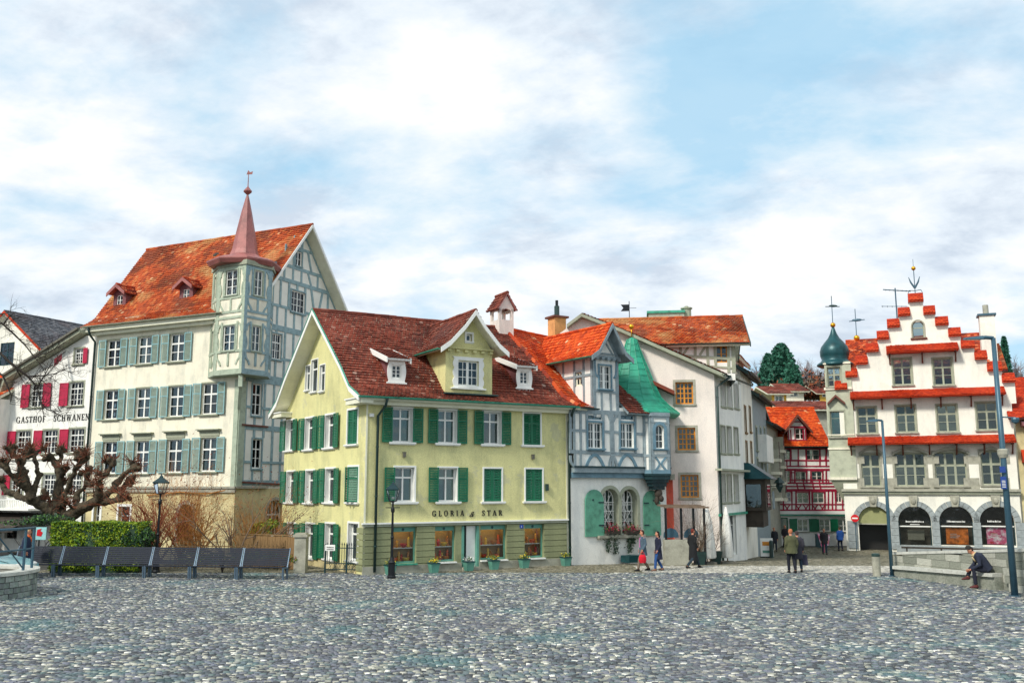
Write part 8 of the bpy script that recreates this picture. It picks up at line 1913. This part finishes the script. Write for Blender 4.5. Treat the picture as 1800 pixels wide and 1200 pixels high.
# ================================================================== people
M['skin'] = mat('skin', 'c98a6c', rough=.55, var=.05, bump=0)
def cloth(col):
    k = 'cloth' + col
    if k not in M: M[k] = mat('cloth ' + col, col, rough=.9, var=.1, scale=6, bump=.2, bscale=60)
    return M[k]
def person(p, head, label, ht=1.72, coat='2a2e3a', legs='20242e', hair='2a1c14', shoes='151515', coatlen=.62, stride=.22, J=None, scarf=None, hatc=None, skirt=None, arms=None, shirt=None, hairlen=0, bulk=1.0, name='person'):
    s = ht / 1.72; W = Matrix.Translation(p) @ RZ(head) @ Matrix.Scale(s, 4)
    root = bpy.data.objects.new(name, None); Wr = Matrix.Translation(p) @ RZ(head); link(root, None, Wr); tag(root, label, 'person')
    j = dict(pelvis=(0, 0, .94), chest=(0, .01, 1.25), neck=(0, 0, 1.46), head=(0, .03, 1.61), hd=(0, 1, -.05),
             sl=(-.185, 0, 1.40), sr=(.185, 0, 1.40), el=(-.23, -.05, 1.13), er=(.23, -.05, 1.13), wl=(-.22, .08, .90), wr=(.22, .06, .90),
             hl=(-.09, 0, .92), hr=(.09, 0, .92), kl=(-.10, stride * .55 + .05, .50), kr=(.10, -stride * .2 + .05, .50), al=(-.10, stride, .09), ar=(.10, -stride * 1.05, .11))
    if J: j.update(J)
    v = {k: Vector(q) for k, q in j.items()}
    b = MB(); hd = v['hd'].normalized(); sdv = hd.cross(Vector((0, 0, 1))).normalized(); up = sdv.cross(hd).normalized(); hc = v['head']
    b.tube([hc - up * .10 + hd * .015, hc - up * .06 + hd * .02, hc, hc + up * .06 - hd * .005, hc + up * .10 - hd * .01], [.042, .062, .078, .072, .04], 12)
    b.ball(tuple(hc - hd * .02 + up * .02), (.078, .078, .088), 10)
    b.tube([hc + hd * .07 + up * .02, hc + hd * .105 - up * .018, hc + hd * .085 - up * .03], [.010, .017, .012], 6)
    b.ball(tuple(hc + hd * .07 - up * .055), .025, 6)
    for sg in (-1, 1): b.ball(tuple(hc + sdv * sg * .078 - up * .005), (.018, .022, .03), 6)
    b.tube([v['neck'] - Vector((0, 0, .06)), hc - up * .07 - hd * .01], [.062, .055], 8)
    b.tube([v['pelvis'], v['chest'], v['neck'] - Vector((0, 0, .04))], [(.14, .10), (.15, .10), (.07, .06)], 10)
    for a in 'lr':
        b.tube([v['s' + a], v['e' + a], v['w' + a]], [.048, .038, .028], 8); b.tube([v['h' + a], v['k' + a], v['a' + a]], [.075, .052, .036], 8); b.tube([v['s' + a], v['neck'] - Vector((0, 0, .05))], [.05, .05], 8)
    me = remesh(b, .016, 2, M['skin'], 'body'); body = inst('body', me, root, W)
    mb = MB()
    for sg in (-1, 1): mb.ball(tuple(hc + hd * .076 + sdv * sg * .03 + up * .012), (.011, .011, .008), 6)
    mb.build('eyes', M['black'], body, W)
    mb = MB(); mb.ball(tuple(hc + hd * .078 - up * .042), (.022, .010, .006), 6); mb.build('mouth', M['redwood'], body, W)
    # hair
    hm = MB(); hm.ball(tuple(hc - hd * .022 + up * .035), (.088, .092, .088), 10); hm.ball(tuple(hc - hd * .05 - up * .01), (.075, .06, .08), 10)
    if hairlen: hm.tube([hc - hd * .06, hc - hd * .08 - up * .12, hc - hd * .07 - up * (.12 + hairlen)], [(.08, .05), (.09, .05), (.05, .03)], 8)
    me = remesh(hm, .02, 2, cloth(hair), 'hair'); inst('hair', me, root, W)
    if hatc:
        mb = MB(); T0 = Matrix.Translation(hc + up * .06) ; mb.lathe([(.001, .10), (.06, .095), (.09, .05), (.094, -.01), (.001, -.01)], 12, (0, 0)); mb.box(-.06, .06, .05, .15, -.02, 0); mb.build('cap', cloth(hatc), root, W @ T0 @ RZ(math.atan2(-hd.x, hd.y)), smooth=False)
    # trousers and shoes
    t = MB()
    for a in 'lr': t.tube([v['h' + a] + Vector((0, 0, .03)), v['h' + a].lerp(v['k' + a], .5), v['k' + a], v['k' + a].lerp(v['a' + a], .5), v['a' + a] + Vector((0, 0, .02))], [.10, .088, .070, .064, .058], 10)
    t.tube([v['hl'] + Vector((0, 0, .02)), v['hr'] + Vector((0, 0, .02))], .10, 8)
    me = remesh(t, .02, 2, cloth(legs), 'trousers'); inst('trousers', me, root, W)
    for a in 'lr':
        f = Vector((0, 1, 0)) if not J or 'f' + a not in J else v['f' + a].normalized(); q = v['a' + a]
        mb = MB(); pitch = .0
        mb.tube([q - f * .06 + Vector((0, 0, -.035)), q + f * .02 + Vector((0, 0, -.035)), q + f * .12 + Vector((0, 0, -.055)), q + f * .18 + Vector((0, 0, -.06))], [(.042, .05), (.045, .055), (.045, .033), (.03, .022)], 8); mb.build('shoe', cloth(shoes), root, W, smooth=True)
    # coat
    c = MB(); ax = (v['neck'] - v['pelvis']).normalized(); pel, ch, nk = v['pelvis'], v['chest'], v['neck']
    c.tube([nk - ax * .0, nk - ax * .06, ch + ax * .08, ch - ax * .08, pel + ax * .08, pel], [(.085, .07), (.17 * bulk, .10 * bulk), (.195 * bulk, .135 * bulk), (.18 * bulk, .135 * bulk), (.175 * bulk, .135 * bulk), (.185 * bulk, .145 * bulk)], 14)
    if coatlen > .15 and not J: c.tube([pel + Vector((0, 0, .05)), pel - Vector((0, 0, coatlen * .5)), pel - Vector((0, 0, coatlen * .8))], [(.18 * bulk, .14 * bulk), (.20 * bulk, .17 * bulk), (.21 * bulk, .19 * bulk)], 14)
    for a in 'lr':
        c.tube([v['s' + a], v['s' + a].lerp(v['e' + a], .5), v['e' + a], v['e' + a].lerp(v['w' + a], .5), v['w' + a]], [.075, .07, .062, .055, .05], 10); c.tube([v['s' + a], nk - ax * .08], [.08, .085], 8)
    me = remesh(c, .02, 2, cloth(coat), 'coat'); inst('coat', me, root, W)
    if scarf: mb = MB(); mb.tube([nk + ax * .02 + hd * .02, nk + ax * .0 + hd * .02 - ax * .07], [(.09, .085), (.11, .10)], 12); mb.tube([nk + hd * .10 - ax * .04, nk + hd * .135 - ax * .2], [.04, .035], 8); mb.build('scarf', cloth(scarf), root, W, smooth=True)
    if shirt: mb = MB(); mb.hexa([tuple(ch + Vector((x, y, z))) for x, y, z in ((-.035, .10, -.25), (.035, .10, -.25), (.035, .146, -.25), (-.035, .146, -.25), (-.03, .08, .16), (.03, .08, .16), (.03, .13, .16), (-.03, .13, .16))]); mb.build('shirt', cloth(shirt), root, W)
    for a in 'lr':
        d = (v['w' + a] - v['e' + a]).normalized(); w0 = v['w' + a]; sg = -1 if a == 'l' else 1; fwd = Vector((0, 1, 0)); pn = (fwd - d * fwd.dot(d)); pn = pn.normalized() if pn.length > .05 else Vector((0, 0, 1)); sx = d.cross(pn)
        hb_ = MB(); hb_.tube([w0, w0 + d * .05, w0 + d * .09], [(.022, .028), (.038, .018), (.036, .016)], 8)
        for k in range(4):
            o_ = pn * (.027 - .018 * k); L_ = (.07, .08, .075, .058)[k]; b0 = w0 + d * .085 + o_; cur = -sx * sg * .02
            hb_.tube([b0, b0 + d * L_ * .5 + cur * .4, b0 + d * L_ + cur * 1.6], [.0095, .009, .006], 5)
        hb_.tube([w0 + d * .03 + pn * .03, w0 + d * .055 + pn * .055, w0 + d * .085 + pn * .06], [.012, .011, .007], 5)
        hb_.build('hand', M['skin'], root, W, smooth=True)
    return root, W, v
L90 = R(90)
def onG(px, py): q = G(px, py); return Vector((q.x, q.y, gz(q.y)))
r_, W_, v_ = person(onG(1131, 1003), R(100), 'walking person in grey blue jacket with pink shirt carrying a red bag', 1.68, coat='4d6170', legs='7a6a5c', hair='3a2218', coatlen=.35, stride=.26, shirt='d978b8', J=None)
q = W_ @ v_['wr']; q.x -= .28; q.y -= .12
mb = MB(); mb.lathe([(.001, -.32), (.12, -.31), (.16, -.2), (.15, -.06), (.10, .02), (.001, .03)], 10, ell=.6); mb.tube([(-.08, 0, 0), (-.05, 0, .12), (.05, 0, .12), (.08, 0, 0)], .01, 5); q2 = W_ @ (v_['wl'] + Vector((0, .02, -.14))); o = mb.build('bag', cloth('d3102a'), None, Matrix.Translation(q2 + Vector((-.0, -.02, -.08)))); tag(o, 'bright red bag in the hand of the person in the grey blue jacket', 'bag')
person(onG(1158, 1003), R(95), 'walking person with long dark hair in a navy coat and blue jeans', 1.64, coat='1c2138', legs='27508a', hair='15100e', shoes='7a5a4a', coatlen=.55, stride=.18, hairlen=.1)
person(onG(1219, 998), R(-60), 'striding person with reddish hair in black coat and full dark skirt beside the pergola', 1.68, coat='15171a', legs='22343f', hair='6a2418', coatlen=.75, stride=.42, bulk=1.05)
r_, W_, v_ = person(onG(1393, 1007), R(4), 'person with red and dark head, seen from behind in olive jacket and black trousers', 1.78, coat='4f5136', legs='171b26', hair='b8704c', coatlen=.22, stride=.08, bulk=1.22)
r_, W_, v_ = person(onG(1404, 1005), R(-8), 'second person in dark coat close beside the olive jacket', 1.68, coat='33323c', legs='223443', hair='3a3030', coatlen=.5, stride=.16)
mb = MB(); mb.hexa([(-.05, -.16, -.42), (.05, -.16, -.42), (.05, .16, -.42), (-.05, .16, -.42), (-.035, -.13, 0), (.035, -.13, 0), (.035, .13, 0), (-.035, .13, 0)]); mb.tube([(0, -.08, 0), (0, -.04, .12), (0, .04, .12), (0, .08, 0)], .009, 5); o = mb.build('bag', cloth('3b3a4c'), None, Matrix.Translation(W_ @ (v_['wr'] + Vector((.03, .0, -.18)))) @ RZ(R(70))); tag(o, 'dark violet carrier bag beside the couple seen from behind', 'bag')
person(onG(1450, 974), R(170), 'person in dark brown jacket standing in the middle of the street', 1.75, coat='29262a', legs='2a3d4a', hair='6a5a2a', coatlen=.25, stride=.12, bulk=1.2)
person(onG(1478, 968), R(5), 'person in bright blue jacket near the no entry sign', 1.72, coat='1f4f96', legs='1b2436', hair='4a3a2a', coatlen=.2, stride=.08, bulk=1.15)
person(onG(1351, 970), R(175), 'dark clad person nearest the A board in the shaded street', 1.72, coat='1d2026', legs='1a1c22', hair='7a4a34', coatlen=.5, stride=.15)
person(onG(1362, 969), R(170), 'dark clad person with brown hair, right one of the pair in the shaded street', 1.70, coat='23242c', legs='1c2230', hair='8a5034', coatlen=.45, stride=.18)
person(onG(1381, 962), R(-170), 'far dark person crossing behind the olive jacket in the street', 1.68, coat='2a2428', legs='202028', hair='a04a30', coatlen=.3, stride=.15)
person(onG(1556, 964), R(10), 'person in teal coat standing in the mouth of the first stone arch', 1.68, coat='3f8f8a', legs='2a4a4a', hair='3a3028', coatlen=.5, stride=.06)
pp = Vector((atY(48, 950, 36.8).x, 36.8, 0)); person(pp, R(-85), 'blond person in navy coat and orange scarf behind the railing', 1.86, coat='27304a', legs='20242e', hair='c9b07a', coatlen=.5, stride=.1, scarf='e0621c')
# seated person on the ledge
sp = Fw.pt(Fw.x(1749, 1030), -.24, 0); hdg = math.atan2(-(-.97), -.22)
S_ = dict(pelvis=(0, -.02, .56), chest=(0, .20, .90), neck=(0, .36, 1.06), head=(0, .47, 1.15), hd=(0, 1, -.95), sl=(-.17, .30, 1.02), sr=(.17, .30, 1.02), el=(-.24, .28, .72), er=(.24, .30, .74), wl=(-.10, .50, .58), wr=(.06, .52, .56),
          hl=(-.09, .02, .55), hr=(.09, .02, .55), kl=(-.11, .44, .60), kr=(.11, .46, .60), al=(-.10, .40, .10), ar=(.06, .58, .34), fl=(0, 1, 0), fr=(0, 1, -.1))
person(Vector((sp.x, sp.y, .02)), R(78), 'person in dark padded jacket and beige scarf hunched forward on the stone ledge, lower right', 1.93, coat='252b3d', legs='1d2030', hair='2c2018', shoes='5a2a2a', coatlen=0, J=S_, scarf='c9b48a', hatc='2c2a26', bulk=1.15)
# ================================================================== hillside trees
def foliage_tree(px, pyb, pyt, pw, Y, kind, label, m=('leaf_dark', 'leaf_mid')):
    b = atY(px, pyb, Y); t = atY(px, pyt, Y); H_ = t.z - b.z; w = pw / 2 * Y / FPX; rr = random.Random(int(px)); r = empty('conifer_tree' if kind == 'conifer' else 'bare_tree', b, label, 'tree')
    if kind == 'conifer':
        mb = MB(); mb.tube([b - Vector((0, 0, 3)), b + Vector((0, 0, H_ * .95))], [.7, .1], 8); mb.build('trunk', M['bark_dark'], r, Matrix()); pts = []
        for i in range(14000):
            f = rr.random() ** .7; z = H_ * (1 - f) ; a = rr.uniform(0, 2 * PI); lob = 1 + .28 * math.sin(a * 5 + f * 20) + .18 * math.sin(a * 3 - f * 33); rad = w * (.12 + .9 * f ** .6) * (.72 + .38 * ((f * 8 + .3 * math.sin(a * 2)) % 1)) * (1 + .22 * math.sin(a * 7 + f * 9)) * rr.uniform(.5, 1.03)
            pts.append((b.x + rad * math.cos(a), b.y + rad * math.sin(a), b.z + z - rad * .12, rr.choice(m)))
        leafmass('crown', pts, None, Matrix(), r, size=.42, seed=int(px))
    else:
        mb, tips = twigs(int(px * 3), b, [Vector((rr.gauss(0, .3), rr.gauss(0, .3), 1)) for _ in range(4)], H_ * .6, 3, .5, spread=.6, kids=5, wob=.18); mb.build('trunk', M['twig_far'], r, Matrix(), fix=False)
    return r
M['twig_far'] = mat('lilac grey winter twigs', '8f8688', rough=.9, var=.15, bump=0); M['fir'] = mat('deep green fir needles', '3a7a62', rough=.8, var=.2, scale=1, bump=0); M['fir2'] = mat('blue green fir needles', '2a5c4a', rough=.8, var=.2, scale=1, bump=0)
foliage_tree(1376, 680, 604, 62, 170, 'conifer', 'large dark green conifer on the hillside above the red house', ('fir', 'fir2'))
foliage_tree(1352, 676, 622, 34, 185, 'conifer', 'smaller conifer left of the large one, above the street roofs', ('fir', 'fir2'))
foliage_tree(1395, 676, 640, 26, 160, 'conifer', 'short conifer at the right foot of the large one', ('fir', 'fir2'))
foliage_tree(1770, 660, 592, 14, 190, 'conifer', 'slim conifer on the hill right of the stepped gable', ('fir', 'fir2'))
lb = ['bare grey tree right of the conifer', 'tall bare grey tree in the middle of the hill gap', 'bare tree just left of the onion dome', 'low bare tree above the brown roofs', 'thin bare tree at the far left of the hill gap', 'bare tree on the hill behind the right eaves', 'bare tree at the far right of the hill']
for k, (px, pyb, pyt, w) in enumerate(((1412, 690, 632, 40), (1428, 690, 626, 46), (1446, 690, 640, 34), (1402, 690, 650, 30), (1338, 680, 630, 20), (1785, 690, 622, 40), (1808, 690, 630, 40))): foliage_tree(px, pyb, pyt, w, 180 + k * 3, 'bare', lb[k])
for k, (px, pyb, pyt, w) in enumerate(((1405, 700, 672, 60), (1432, 700, 670, 60), (1454, 698, 664, 40))):
    bb_ = atY(px, pyb, 168); rr = random.Random(k); pts = []
    for i in range(1600): pts.append((bb_.x + rr.gauss(0, w / 2 * .1), bb_.y + rr.gauss(0, 3), bb_.z + abs(rr.gauss(0, 1)) * 1.6, rr.choice(['twig_grey', 'leaf_dry', 'bark_dark'])))
    o = leafmass('undergrowth', pts, None, Matrix(), None, size=.4, seed=k); tag(o, 'brown winter undergrowth on the hillside', 'undergrowth')
print('objects', len(bpy.data.objects))
